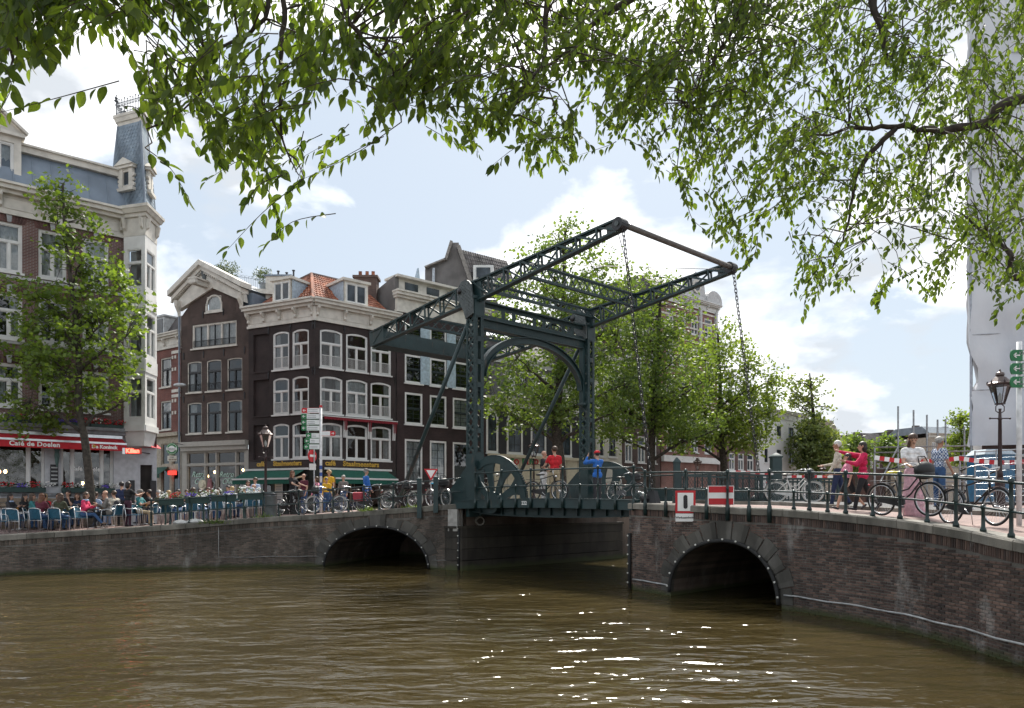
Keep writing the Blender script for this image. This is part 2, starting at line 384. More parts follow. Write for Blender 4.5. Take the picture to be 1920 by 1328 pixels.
GC_L = [EL.at(EL.L * k / 12)[0] for k in range(13)] + [Vector(p) for p in [(-30, 27, 1.3), (-20.6, 30, 1.45), (-17.1, 33, 1.5), (-14.5, 38, 1.7), (-11.6, 44, 1.85), (-16.4, 46.3, 1.8),
  (-21.5, 48.5, 1.75), (-7.5, 47.6, 1.9), (0, 54.1, 1.9), (10, 62.8, 1.95), (25, 76, 2.0), (-5, 34, 2.25), (-6, 39, 2.0)]] + [B(0, 3.5, 2.5), B(0, 7.3, 2.5), B(-3, 4, 2.42)]
GC_L += [B(-2, 12, 2.1), B(-2, 22, 2.0), B(-2, 40, 2.0)]
GC_R = [ER.at(ER.L * k / 12)[0] for k in range(13)] + [B(8.1, 3.5, 2.52), B(8.1, 7.3, 2.52), B(11, 4, 2.5)] + [Vector(p) for p in
  [(14, 24, 2.45), (12, 16, 2.35), (20, 30, 2.45), (30, 40, 2.4), (14, 8, 1.9), (30, 10, 2.0), (16, 0, 1.5), (18, 60, 2.3), (40, 120, 2.2), (11.5, 12.5, 2.15)]]
def idw(C, x, y):
 w = 0.0; s = 0.0
 for c in C:
  d2 = (c.x - x) ** 2 + (c.y - y) ** 2 + 0.02; k = 1.0 / d2 ** 1.5; w += k; s += k * c.z
 return s / w
def gzl(x, y): return idw(GC_L, x, y)
def gzr(x, y): return idw(GC_R, x, y)
# ------------------------------------------------------------------ materials of the setting
def water_mat():
 m, nt, b = newmat('brown canal water'); N = nt.nodes; L = nt.links
 g = N.new('ShaderNodeNewGeometry')
 b.inputs['Roughness'].default_value = 0.07; b.inputs['IOR'].default_value = 1.33
 c, n0 = noise_col(nt, (0.036, 0.0275, 0.0115), (0.052, 0.0395, 0.016), 0.15, vec='Object')
 L.new(c, b.inputs['Base Color'])
 def layer(sc_, stretch, det, rough=0.5, rot=0.0):
  mp = N.new('ShaderNodeMapping'); mp.inputs['Scale'].default_value = stretch; mp.inputs['Rotation'].default_value = (0, 0, rot)
  L.new(g.outputs['Position'], mp.inputs[0])
  n = N.new('ShaderNodeTexNoise'); n.inputs['Scale'].default_value = sc_; n.inputs['Detail'].default_value = det; n.inputs['Roughness'].default_value = rough
  n.inputs['Distortion'].default_value = 0.3
  L.new(mp.outputs[0], n.inputs['Vector']); return n.outputs[0]
 a = layer(0.55, (0.6, 1.0, 1), 3, 0.5, 0.2); c2 = layer(2.3, (0.5, 1.0, 1), 3, 0.5, -0.15); d = layer(0.12, (1, 1, 1), 2)
 m1 = N.new('ShaderNodeMath'); m1.operation = 'MULTIPLY_ADD'; L.new(c2, m1.inputs[0]); m1.inputs[1].default_value = 0.55;
 m2 = N.new('ShaderNodeMath'); m2.operation = 'MULTIPLY'; L.new(a, m2.inputs[0]); m2.inputs[1].default_value = 1.0
 L.new(m2.outputs[0], m1.inputs[2])
 r = N.new('ShaderNodeMapRange'); r.inputs[1].default_value = 0.35; r.inputs[2].default_value = 0.65; r.inputs[3].default_value = 0.5; r.inputs[4].default_value = 1.0; L.new(d, r.inputs[0])
 m3 = N.new('ShaderNodeMath'); m3.operation = 'MULTIPLY'; L.new(m1.outputs[0], m3.inputs[0]); L.new(r.outputs[0], m3.inputs[1])
 add_bump(nt, b, m3.outputs[0], 1.0, 0.3)
 return m
M_water = water_mat()
M_klinker = brickmat('red clinker paving', (0.20, 0.13, 0.115), (0.27, 0.18, 0.16), (0.12, 0.10, 0.09), 0.2, 0.1, 0.008, 0.3)
M_asphalt = plain('grey asphalt', (0.07, 0.07, 0.072), 0.9, var=0.25, scale=12, bump=0.3)
mb = MB(); mb.box(-400, 400, -60, 700, -0.4, 0.0)
tag(mb.build('water', M_water), kind='structure')
mb = MB(); mb.box(-900, 900, -80, 1800, -3.0, -2.0)
tag(mb.build('ground', plain('canal bed', (0.05, 0.04, 0.03), 0.9)), kind='structure')
def land(name, edge_pts, inland, gz, mat, cols=16):
 mb = MB(); n = len(edge_pts); vs = []; fs = []
 for i in range(n):
  e = edge_pts[i]; q = inland[i]
  for k in range(cols + 1):
   v = (k / cols) ** 1.6
   x = e[0] + (q[0] - e[0]) * v; y = e[1] + (q[1] - e[1]) * v
   vs.append((x, y, gz(x, y) - 0.015 if k else e[2] - 0.015))
 for i in range(n - 1):
  for k in range(cols):
   a = i * (cols + 1) + k; fs.append((a, a + 1, a + cols + 2, a + cols + 1))
 mb.add(vs, fs); return tag(mb.build(name, mat, smooth=True, uv=True), kind='structure')
el = [tuple(EL.at(EL.L * k / 40, -0.3)[0]) for k in range(41)] + [tuple(B(-0.02, t, 2.49)) for t in (0.5, 2, 4, 6, 7.3)] + [tuple(B(-4, t, 2.1)) for t in (9, 14, 20, 30, 45, 70, 110)]
il = []
fr_l = [(-48, 12), (-30, 30), (-24, 36), (-22, 52), (-20, 56), (-12, 60), (-5, 62), (4, 70), (14, 80), (30, 95), (60, 130), (90, 170)]
frc = [np.array(p, float) for p in fr_l]; fd = [0.0]
for i in range(1, len(frc)): fd.append(fd[-1] + float(np.linalg.norm(frc[i] - frc[i - 1])))
for k in range(len(el)):
 u = fd[-1] * (k / (len(el) - 1)) ** 1.25
 il.append((float(np.interp(u, fd, [p[0] for p in frc])), float(np.interp(u, fd, [p[1] for p in frc]))))
land('pavement', el, il, gzl, M_klinker)
er = [tuple(B(8.6, t, 2.5)) for t in (110, 60, 30, 15, 7.3, 5, 2.5, 0.5)] + [tuple(ER.at(ER.L * k / 40, -0.3)[0]) for k in range(2, 41)]
ir = [(120, 160), (90, 120), (70, 90), (60, 70), (55, 60), (50, 52), (48, 46), (45, 42)] + [(45, 38 - 44 * k / 38.0) for k in range(39)]
land('quay_pavement', er, ir, gzr, M_klinker)
def roadway():
 mb = MB(); vs = []; fs = []
 us = [ER.L * k / 40 for k in range(0, 41)]
 for u in us:
  for off in (-2.6, -6.2):
   q, d, n = ER.at(u, off); vs.append((q.x, q.y, gzr(q.x, q.y) + 0.045))
 for i in range(len(us) - 1): fs.append((2 * i, 2 * i + 1, 2 * i + 3, 2 * i + 2))
 mb.add(vs, fs); tag(mb.build('road', M_asphalt), kind='structure')
 mb = MB()
 for i in range(40):
  a, d, n = ER.at(us[i], -2.5); b_, d2, n2 = ER.at(us[i + 1], -2.5)
  za = gzr(a.x, a.y); zb = gzr(b_.x, b_.y)
  mb.bar((a.x, a.y, za + 0.02), (b_.x, b_.y, zb + 0.02), 0.18, 0.12)
 tag(mb.build('kerb', M_stone), kind='structure')
roadway()
mb = MB(); mb.box(-60, 8, -40, 2.0, -0.5, 0.92)
tag(mb.build('near_bank', M_klinker, uv=True), kind='structure')
# ------------------------------------------------------------------ canal walls
BRW, BRH, JT = 0.168, 0.047, 0.012
def brick_mesh():
 mb = MB(); w, h, d, b = BRW / 2, BRH / 2, 0.016, 0.006     # local x along the wall, -y outward
 mb.add([(-w, 0, -h), (w, 0, -h), (w, 0, h), (-w, 0, h), (-w + b, -d, -h + b), (w - b, -d, -h + b), (w - b, -d, h - b), (-w + b, -d, h - b)],
   [(4, 5, 6, 7), (0, 1, 5, 4), (1, 2, 6, 5), (2, 3, 7, 6), (3, 0, 4, 7)])
 return mb.mesh('brick', M_brickwall)
def canal_wall(name, label, E, u0, u1, arch, mbrick, cope_d, cope_n, singles=0, bolts=13, ring_n=13, fender_at=None, sold=0.2, coursed=True):
 base, _, _ = E.at((u0 + u1) / 2)
 T = thing(name, (base.x, base.y, 0), label, 'wall')
 uc, ha, zc, zs = arch
 def az(u):                                   # underside of the arch, or None
  q = (u - uc) / ha
  if abs(q) >= 1: return None
  return zs + (zc - zs) * math.sqrt(1 - q * q)
 def in_ring(u, z, grow):
  dz = (z - zs) / (zc - zs + grow); q = (u - uc) / (ha + grow)
  return (abs(q) < 1 and z < zs) or (z >= zs and q * q + dz * dz < 1)
 mb = MB(); us = sorted(set([u0 + (u1 - u0) * k / 160 for k in range(161)] + [uc - ha * math.cos(math.pi * k / 40) for k in range(41)]))
 for a, b_ in zip(us[:-1], us[1:]):
  pa, _, _ = E.at(a); pb, _, _ = E.at(b_); za, zb = az(a), az(b_)
  if abs((a + b_) / 2 - uc) < ha:
   za = za if za is not None else zs; zb = zb if zb is not None else zs
  else: za = zb = -0.8
  mb.quad((pa.x, pa.y, za), (pb.x, pb.y, zb), (pb.x, pb.y, pb.z - 0.05), (pa.x, pa.y, pa.z - 0.05))
 mb.build('mortar_bed', M_mortar, T)
 mb = MB(); m, d, n = E.at(uc)
 for k in range(40):
  rows = []
  for kk in (k, k + 1):
   u = uc - ha * math.cos(math.pi * kk / 40); z = az(u)
   q, _, _ = E.at(u); rows.append((q, z if z is not None else zs))
  (qa, za), (qb, zb) = rows; I = -n * 7.0
  mb.quad((qa.x, qa.y, za), (qb.x, qb.y, zb), (qb.x + I.x, qb.y + I.y, zb), (qa.x + I.x, qa.y + I.y, za))
 for u in (uc - ha, uc + ha):
  q, _, _ = E.at(u); I = -n * 7.0
  mb.quad((q.x, q.y, -0.8), (q.x, q.y, zs), (q.x + I.x, q.y + I.y, zs), (q.x + I.x, q.y + I.y, -0.8))
 c = m - n * 6.9
 mb.quad(*(Vector((c.x, c.y, 0)) + d * e * (ha + 0.3) + Vector((0, 0, z)) for e, z in ((-1, -0.8), (1, -0.8), (1, zc + 0.2), (-1, zc + 0.2))))
 mb.build('vault', M_brickwall_left, T)
 cand = []; pit = BRW + JT; cr = BRH + JT; row = 0; z = -0.12
 while z < 2.5:
  u = u0 + (pit / 2 if row % 2 else 0.0) + pit / 2
  while u < u1 - pit / 2:
   q, d, n = E.at(u)
   if z + BRH / 2 < q.z - cope_d - sold - 0.015 and not in_ring(u, z, 0.16):
    cand.append((u, z, q, d, n))
   u += pit
  row += 1; z += cr
 cand.sort(key=lambda c: c[2].y); bm_me = brick_mesh() if singles else None
 own = [c for c in cand if CX + F * c[2].x / c[2].y < 1905 and c[1] > 0.35][:singles] if singles else []
 ids = set(id(c) for c in own)
 for (u, z, q, d, n) in own:
  o = lobj('brick', bm_me, T)
  o.location = Vector((q.x + n.x * 0.003, q.y + n.y * 0.003, z)) - wloc(T); o.rotation_euler = (rng.uniform(-.02, .02), rng.uniform(-.012, .012), math.atan2(d.y, d.x)); o.scale = (rng.uniform(.93, 1.03), rng.uniform(.6, 1.3), rng.uniform(.92, 1.04))
 mb = MB()
 def one(u, z, q, d, n, w, h):
  w *= rng.uniform(.93, 1.02) / 2; h *= rng.uniform(.9, 1.03) / 2; b = 0.006; o = rng.uniform(0.009, 0.019)
  Z = Vector((0, 0, 1)); c = Vector((q.x, q.y, z))
  vs = [c + d * sx * w + Z * sz * h - n * 0.002 for sx, sz in ((-1, -1), (1, -1), (1, 1), (-1, 1))]
  vs += [c + d * sx * (w - b) + Z * sz * (h - b) + n * o for sx, sz in ((-1, -1), (1, -1), (1, 1), (-1, 1))]
  mb.add(vs, [(4, 5, 6, 7), (0, 1, 5, 4), (1, 2, 6, 5), (2, 3, 7, 6), (3, 0, 4, 7)])
 for c in cand:
  if id(c) not in ids: one(*c, BRW, BRH)
 if sold > 0.05:                              # soldier course under the coping
  u = u0 + 0.03
  while u < u1:
   q, d, n = E.at(u)
   if not in_ring(u, q.z - cope_d - sold / 2, 0.2): one(u, q.z - cope_d - sold / 2, q, d, n, BRH, sold - 0.02)
   u += BRH + JT
 tag(mb.build('brickwork', mbrick, T), kind='stuff')
 L_ = (u1 - u0) / cope_n
 for k in range(cope_n):
  a = u0 + k * L_ + 0.008; b_ = u0 + (k + 1) * L_ - 0.008; mb = MB(); nseg = 4; rows = []
  for i in range(nseg + 1):
   u = a + (b_ - a) * i / nseg; q, d, n = E.at(u); dz = 0.0
   o, s_, zt, zb = n * 0.06, n * -0.36, q.z, q.z - cope_d
   rows.append([(q.x + s_.x, q.y + s_.y, zb), (q.x + o.x, q.y + o.y, zb), (q.x + o.x, q.y + o.y, zt - 0.03), (q.x + o.x * .6, q.y + o.y * .6, zt), (q.x + s_.x, q.y + s_.y, zt)])
  vs = [v for r_ in rows for v in r_]; fs = []
  for i in range(nseg):
   for j in range(5): fs.append((i * 5 + j, i * 5 + (j + 1) % 5, (i + 1) * 5 + (j + 1) % 5, (i + 1) * 5 + j))
  fs += [(4, 3, 2, 1, 0), tuple(nseg * 5 + j for j in range(5))]
  mb.add(vs, fs); mb.build('coping_stone', M_stone, T)
 for k in range(ring_n):
  a0, a1 = math.pi * k / ring_n, math.pi * (k + 1) / ring_n
  key = k == ring_n // 2; grow = 0.36 + (0.1 if k % 2 else 0.0) + (0.12 if key else 0); pr = 0.03 if not key else 0.055
  mb = MB(); inner = []; outer = []
  for i in range(4):
   a = a0 + 0.012 + (a1 - a0 - 0.024) * i / 3
   inner.append((uc - (ha) * math.cos(a), zs + (zc - zs) * math.sin(a)))
   outer.append((uc - (ha + grow) * math.cos(a), zs + (zc - zs + grow) * math.sin(a)))
  def w(u, z, o):
   q, d, n = E.at(u); return (q.x + n.x * o, q.y + n.y * o, z)
  for i in range(3):
   mb.hexa([w(*inner[i], -.1), w(*inner[i + 1], -.1), w(*outer[i + 1], -.1), w(*outer[i], -.1)], [w(*inner[i], pr), w(*inner[i + 1], pr), w(*outer[i + 1], pr), w(*outer[i], pr)])
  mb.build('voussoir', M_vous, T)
 pts = []
 for k in range(41):
  a = math.pi * k / 40; u = uc - (ha - 0.02) * math.cos(a); z = zs + (zc - zs - 0.02) * math.sin(a); q, d, n = E.at(u); pts.append((q.x + n.x * 0.09, q.y + n.y * 0.09, z))
 MB().tube(pts, 0.05, 6).build('fender', M_rubber, T, smooth=True)
 bolt_me = MB().ell((0, 0, 0), (0.028, 0.028, 0.028), 6, 4).mesh('bolt', plain('pale bolt', (0.6, 0.6, 0.55), 0.5))
 for k in range(bolts):
  a = math.pi * (k + 0.5) / bolts; u = uc - (ha + 0.02) * math.cos(a); z = zs + (zc - zs + 0.02) * math.sin(a); q, d, n = E.at(u)
  o = lobj('bolt', bolt_me, T); o.location = Vector((q.x + n.x * 0.145, q.y + n.y * 0.145, z)) - wloc(T)
 return T
uL0 = EL.u_px(-120, 0, EL.L); uLa, uLb = EL.u_px(608), EL.u_px(806)
QL = canal_wall('canal_wall', 'long sooty brick quay wall below the cafe terrace with a wide low arch', EL, uL0, EL.L, ((uLa + uLb) / 2, (uLb - uLa) / 2, 1.58, 0.02),
    M_brickwall_left, 0.2, 22, bolts=15, ring_n=11)
uRa, uRb = ER.u_px(1258), ER.u_px(1466)
uRend = ER.u_px(1920) + 4.0
QR = canal_wall('canal_wall', 'red-brown brick bridge wall with round tunnel arch curving to the lower right', ER, 0.0, uRend, ((uRa + uRb) / 2, (uRb - uRa) / 2, 1.56, 0.1),
    M_brickwall, 0.17, 15, singles=300, bolts=13, ring_n=13)
M_pipe = plain('pale grey pipe', (0.36, 0.37, 0.37), 0.5, var=.35, scale=3); plain('dull pipe', (.2, .2, .19), .6, var=.35, scale=3)
def wall_pipe(E, T, ua, ub, z, name='pipe', up=None, r=.02, m=None):
 pts = []
 n = max(2, int((ub - ua) / 0.4))
 for k in range(n + 1):
  q, d, nn = E.at(ua + (ub - ua) * k / n); pts.append((q.x + nn.x * 0.06, q.y + nn.y * 0.06, z + 0.012 * math.sin(k * 1.7)))
 if up: pts.insert(0, (pts[0][0], pts[0][1], up))
 MB().tube(pts, r, 6).build(name, m or M_pipe, T, smooth=True)
wall_pipe(ER, QR, uRb + 0.12, uRend, 0.34); wall_pipe(ER, QR, 0.25, uRa - 0.1, 0.3)
wall_pipe(EL, QL, EL.u_px(410), uLa - 0.2, 0.38, up=1.55, r=.013, m=MATS['dull pipe']); wall_pipe(EL, QL, uLb + 0.15, EL.L - 0.25, 0.34, r=.013, m=MATS['dull pipe'])
for E, T, u in ((ER, QR, 0.1), (EL, QL, EL.L - 0.1)):          # upright fender posts at both sides of the opening
 q, d, n = E.at(u); MB().tube([(q.x + n.x * .07, q.y + n.y * .07, -0.2), (q.x + n.x * .07, q.y + n.y * .07, 1.62)], 0.055, 7).build('fender_post', M_rubber, T, smooth=True)
 for k in range(6):
  MB().ell((q.x + n.x * .13, q.y + n.y * .13, 0.2 + k * .27), (.026, .026, .026), 6, 4).build('bolt', MATS['pale bolt'], T)
q, d, n = EL.at(EL.L - 0.3)
mb = MB(); c = Vector((q.x, q.y, 0)) + n * 0.05
mb.hexa([c - d * .2 - n * .3 + Vector((0, 0, 1.45)), c + d * .2 - n * .3 + Vector((0, 0, 1.45)), c + d * .2 + n * .12 + Vector((0, 0, 1.45)), c - d * .2 + n * .12 + Vector((0, 0, 1.45))],
  [c - d * .2 - n * .3 + Vector((0, 0, 2.26)), c + d * .2 - n * .3 + Vector((0, 0, 2.26)), c + d * .2 + n * .12 + Vector((0, 0, 2.26)), c - d * .2 + n * .12 + Vector((0, 0, 2.26))])
mb.build('corner_block', plain('pale concrete', (0.32, 0.31, 0.29), 0.8, bump=0.3), QL)
def pier(name, label, s0, s1, t0, t1, ztop):
 c = B((s0 + s1) / 2, t0, 0); T = thing(name, (c.x, c.y, 0), label, 'pier')
 poly = []
 for k in range(9):                            # rounded nose towards the camera
  a = math.pi * k / 8; poly.append(((s0 + s1) / 2 - (s1 - s0) / 2 * math.cos(a), t0 - 0.55 * math.sin(a)))
 poly += [(s1, t1), (s0, t1)]
 zs = [-0.8, 0.35, 0.78, 1.2, ztop]
 for i in range(4):                            # courses of dressed blocks
  gap = 0.012
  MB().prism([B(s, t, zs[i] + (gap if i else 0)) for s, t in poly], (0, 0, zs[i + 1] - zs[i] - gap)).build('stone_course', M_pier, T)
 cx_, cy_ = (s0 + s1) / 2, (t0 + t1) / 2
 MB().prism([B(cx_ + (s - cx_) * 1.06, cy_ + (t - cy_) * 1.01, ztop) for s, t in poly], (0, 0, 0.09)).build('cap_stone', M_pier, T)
 return T
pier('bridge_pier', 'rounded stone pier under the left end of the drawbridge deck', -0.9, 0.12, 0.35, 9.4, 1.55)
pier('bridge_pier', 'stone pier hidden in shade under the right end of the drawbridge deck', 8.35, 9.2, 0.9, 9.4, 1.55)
def plain_wall(name, label, pts, z0, z1, thick):
 a, b_ = Vector(pts[0]), Vector(pts[1]); n = Vector((-(b_ - a).y, (b_ - a).x, 0)).normalized() * thick
 T = thing(name, ((a.x + b_.x) / 2, (a.y + b_.y) / 2, z0), label, 'wall'); T['kind'] = 'thing'
 mb = MB(); mb.hexa([a + Vector((0, 0, z0)), b_ + Vector((0, 0, z0)), b_ + n + Vector((0, 0, z0)), a + n + Vector((0, 0, z0))], [a + Vector((0, 0, z1)), b_ + Vector((0, 0, z1)), b_ + n + Vector((0, 0, z1)), a + n + Vector((0, 0, z1))]); mb.build('masonry', M_brickwall_left, T, uv=True)
 return T
plain_wall('abutment_wall', 'dark abutment wall behind the left bridge pier', (B(-.1, .5, 0), B(-.1, 9.3, 0)), 1.5, 2.36, .5)
plain_wall('abutment_wall', 'dark abutment wall behind the right bridge pier', (B(8.75, .2, 0), B(8.75, 7.3, 0)), -.8, 2.4, -.5)
plain_wall('far_canal_wall', 'canal wall on the left bank beyond the drawbridge', (B(-.3, 9.4, 0), B(-4, 110, 0)), -.8, 2.0, .5)
plain_wall('far_canal_wall', 'canal wall on the right bank beyond the drawbridge', (B(9.2, 9.4, 0), B(14, 110, 0)), -.8, 2.3, -.5)
plain_wall('far_canal_wall', 'canal wall closing the view far beyond the drawbridge', (B(-6, 109, 0), B(16, 109, 0)), -.8, 2.2, .5)
# ------------------------------------------------------------------ the drawbridge
for o in (QL, QR): o['kind'] = 'thing'
DB = thing('drawbridge', B(0.5, 0.4, 2.5), 'dark green iron drawbridge with latticed balance beams raised over a portal', 'drawbridge')
TN, TF = 0.4, 6.55                      # the two side frames across the roadway
ZT = 10.0                              # top of the portal posts
def beam_z(s): return 10.26 + (s - 0.5) * (10.87 - 9.67) / 13.75
rivet_me = MB().ell((0, 0, 0), (0.02, 0.02, 0.02), 5, 4).mesh('rivet', M_green)
def post(t):
 wa, wt = 0.5, 0.42; s0, s1, t0, t1 = 0.25, 0.25 + wa, t - wt / 2, t + wt / 2; z0, z1 = 2.45, ZT
 mb = MB()
 for s in (s0, s1 - 0.09):
  for tt in (t0, t1 - 0.09):
   mb.hexa([B(s, tt, z0), B(s + .09, tt, z0), B(s + .09, tt + .09, z0), B(s, tt + .09, z0)], [B(s, tt, z1), B(s + .09, tt, z1), B(s + .09, tt + .09, z1), B(s, tt + .09, z1)])
 def slab(sa, sb, ta, tb, za, zb): mb.hexa([B(sa, ta, za), B(sb, ta, za), B(sb, tb, za), B(sa, tb, za)], [B(sa, ta, zb), B(sb, ta, zb), B(sb, tb, zb), B(sa, tb, zb)])
 slab(s0 - .012, s1 + .012, t0 - .012, t1 + .012, z0, 4.3); slab(s0 - .012, s1 + .012, t0 - .012, t1 + .012, 9.35, z1)
 slab(s0 - .1, s1 + .1, t0 - .1, t1 + .1, 2.45, 2.62); slab(s0 - .05, s1 + .05, t0 - .05, t1 + .05, 9.95, 10.05)
 body = mb.build('post', M_green, DB)
 for s in (s0 - 0.004, s1 - 0.012):
  mb = MB(); z = 4.3; n = 6; h = (9.35 - 4.3) / n
  for k in range(n + 1):
   zz = 4.3 + k * h; a = .09 if 0 < k < n else 0.05
   mb.hexa([B(s, t0 + .085, zz - a), B(s + .016, t0 + .085, zz - a), B(s + .016, t1 - .085, zz - a), B(s, t1 - .085, zz - a)], [B(s, t0 + .085, zz + a), B(s + .016, t0 + .085, zz + a), B(s + .016, t1 - .085, zz + a), B(s, t1 - .085, zz + a)])
  for tt in (t0 + .08, t1 - .13):
   mb.hexa([B(s, tt, 4.3), B(s + .016, tt, 4.3), B(s + .016, tt + .05, 4.3), B(s, tt + .05, 4.3)], [B(s, tt, 9.35), B(s + .016, tt, 9.35), B(s + .016, tt + .05, 9.35), B(s, tt + .05, 9.35)])
  mb.build('slotted_plate', M_green, body)
 for tt in (t0 + .01, t1 - .02):
  n = 13; h = (9.35 - 4.3) / n
  for k in range(n):
   for sg in (0, 1):
    a, b_ = (s0 + .06, s1 - .06) if sg else (s1 - .06, s0 + .06)
    MB().bar(B(a, tt + .012 * sg, 4.3 + k * h), B(b_, tt + .012 * sg, 4.3 + (k + 1) * h), 0.012, 0.075, up=TX.cross(AX)).build('lacing_bar', M_green, body)
 for k in range(30):
  z = 2.7 + k * 0.24
  for p in (B(s0 + .05, t0 - .014, z), B(s1 - .05, t0 - .014, z), B(s1 + .014, t0 + .05, z), B(s1 + .014, t1 - .05, z)):
   pass
 mb = MB()
 for k in range(60):
  z = 2.7 + k * 0.12
  for p in (B(s0 + .05, t0 - .002 - (0.012 if z < 4.3 else 0), z), B(s1 - .05, t0 - .002 - (0.012 if z < 4.3 else 0), z), B(s1 + .004 + (.012 if z < 4.3 else 0), t0 + .045, z), B(s1 + .004 + (.012 if z < 4.3 else 0), t1 - .045, z)):
   mb.ell(p, (.016, .016, .016), 5, 4)
 tag(mb.build('rivets', M_green, body), kind='stuff')
 prof = []
 zc = beam_z(.5)
 for k in range(9):
  a = R(205 - 22 * k); prof.append((0.25 + 0.42 * math.cos(a) * 1.0, zc + 0.02 + 0.42 * math.sin(a)))
 prof += [(0.74, 9.9), (0.74, 9.4), (0.32, 9.25), (0.2, 9.55)]
 for tt in (t - .3, t + .22):
  br = MB().prism([B(s, tt, z) for s, z in prof], TX * .06).build('pivot_bracket', plain('grey green riveted plate', (0.07, 0.085, 0.085), 0.5, var=.3), DB)
  mb = MB()
  for i in range(10):
   for j in range(9):
    s, z = -0.1 + i * .085, 9.42 + j * .13 + (i % 2) * .06
    if (s - .25) ** 2 + (z - zc - .02) ** 2 < .36 ** 2 or (0.36 < s < .68 and z < 10.1): mb.ell(B(s, tt - .002, z), (.018, .018, .018), 5, 4)
  tag(mb.build('rivets', M_black, br), kind='stuff')
  MB().tube([B(-.02, tt - .06, zc + .08), B(-.02, tt + .1, zc + .08)], 0.11, 10).build('pivot_boss', M_black, br, smooth=True)
 MB().tube([B(0.2, t, 9.3), B(-4.75, t, gzl(*B(-4.75, t, 0)[:2]) - .02)], 0.085, 8).build('raking_strut', M_green, DB, smooth=True)
 return body
post(TN); post(TF)
def truss(name, P0, P1, up0, d0, d1, n, side, chord=(0.16, 0.09), brace=0.07, solid_first=0, cross=True, verticals=True, taper_pow=1.0, plane=.01):
 P0 = Vector(P0); P1 = Vector(P1); up = Vector(up0)
 def mid(k): return P0.lerp(P1, k / n)
 def dep(k): return d0 + (d1 - d0) * (k / n) ** taper_pow
 body = MB()
 for sg in (-1, 1):
  for k in range(n):
   a = mid(k) + up * (sg * dep(k) / 2); b_ = mid(k + 1) + up * (sg * dep(k + 1) / 2)
   body.bar(a, b_, chord[0], chord[1], up)
   body.bar(a - up * sg * chord[1] * .8, b_ - up * sg * chord[1] * .8, chord[0] * .35, chord[1] * 1.0, up)
 if plane < .05:
  h = len(body.f) // 2; hv = len(body.v) // 2; lo, hi = MB(), MB()
  lo.add(body.v[:hv], body.f[:h]); hi.add(body.v[hv:], [tuple(i - hv for i in f) for f in body.f[h:]])
  o = hi.build(name, M_green, DB); lo.build('lower_chord', M_green, o)
 else:
  h = len(body.f) // 2; hv = len(body.v) // 2; lo, hi = MB(), MB()
  lo.add(body.v[:hv], body.f[:h]); hi.add(body.v[hv:], [tuple(i - hv for i in f) for f in body.f[h:]])
  o = hi.build(name, M_green, DB); lo.build('lower_chord', M_green, o)
 for k in range(n):
  if k < solid_first: continue
  A0 = mid(k) - up * dep(k) / 2; A1 = mid(k) + up * dep(k) / 2; B0 = mid(k + 1) - up * dep(k + 1) / 2; B1 = mid(k + 1) + up * dep(k + 1) / 2
  MB().bar(A0 + side * plane, B1 + side * plane, 0.018, brace, up).build('brace', M_green, o)
  if cross: MB().bar(A1 - side * (plane + .002), B0 - side * (plane + .002), 0.018, brace, up).build('brace', M_green, o)
  if verticals: MB().bar(A0 - side * plane, A1 - side * plane, .05, .06, AX).build('upright', M_green, o); MB().bar(A0 + side * plane, A1 + side * plane, .05, .06, AX).build('upright', M_green, o)
 return o
Z1 = Vector((0, 0, 1))
for t in (TN, TF):
 Pb, Pt = B(-6.5, t, beam_z(-6.5)), B(7.35, t, beam_z(7.35))
 up = (Pt - Pb).normalized().cross(TX); up = up if up.z > 0 else -up
 Pp = B(0.5, t, beam_z(.5))
 front = truss('balance_beam', Pp, Pt, up, 0.74, 0.34, 8, TX, chord=(.24, .06), plane=.09)
 back = truss('balance_beam', Pp, Pb, up, 0.74, 0.62, 7, TX, chord=(.24, .06), plane=.09)
 mb = MB(); mb.bar(Pp - AX * .45, Pp + AX * .4, 0.1, 0.8, up); mb.build('hub_plate', M_green, front)
 mb = MB(); e = (Pb - Pp).normalized(); mb.bar(Pb - e * 1.05, Pb + e * .12, 0.17, 0.62, up); mb.build('end_plate', M_green, back)
 mb = MB(); e = (Pt - Pp).normalized(); mb.bar(Pt - e * .5, Pt, 0.1, 0.36, up); mb.build('tip_plate', plain('grey green riveted plate', (0.07, 0.085, 0.085)), front)
 mb = MB(); mb.tube([Pt - TX * .16, Pt + TX * .16], 0.2, 14); mb.build('sheave', M_black, front, smooth=False)
 mb = MB(); mb.tube([Pt - TX * .19, Pt + TX * .19], 0.08, 10); mb.build('axle', MATS['grey green riveted plate'], front)
tipn, tipf = B(7.42, TN, beam_z(7.35)), B(7.42, TF, beam_z(7.35))
MB().tube([tipn, tipf], 0.09, 10).build('tie_rod', plain('weathered brown-grey rod', (0.11, 0.10, 0.09), 0.6), DB, smooth=True)
z = beam_z(-6.2)
mb = MB(); mb.hexa([B(-6.45, TN, z - .42), B(-5.75, TN, z - .38), B(-5.75, TF, z - .38), B(-6.45, TF, z - .42)], [B(-6.45, TN, z + .2), B(-5.75, TN, z + .24), B(-5.75, TF, z + .24), B(-6.45, TF, z + .2)])
cw = mb.build('counterweight', M_green, DB)
mb = MB()
for k in range(20):
 t = TN + .3 + k * .3
 for dz in (-.3, .1): mb.ell(B(-5.745, t, z + dz), (.02, .02, .02), 5, 4)
tag(mb.build('rivets', M_green, cw), kind='stuff')
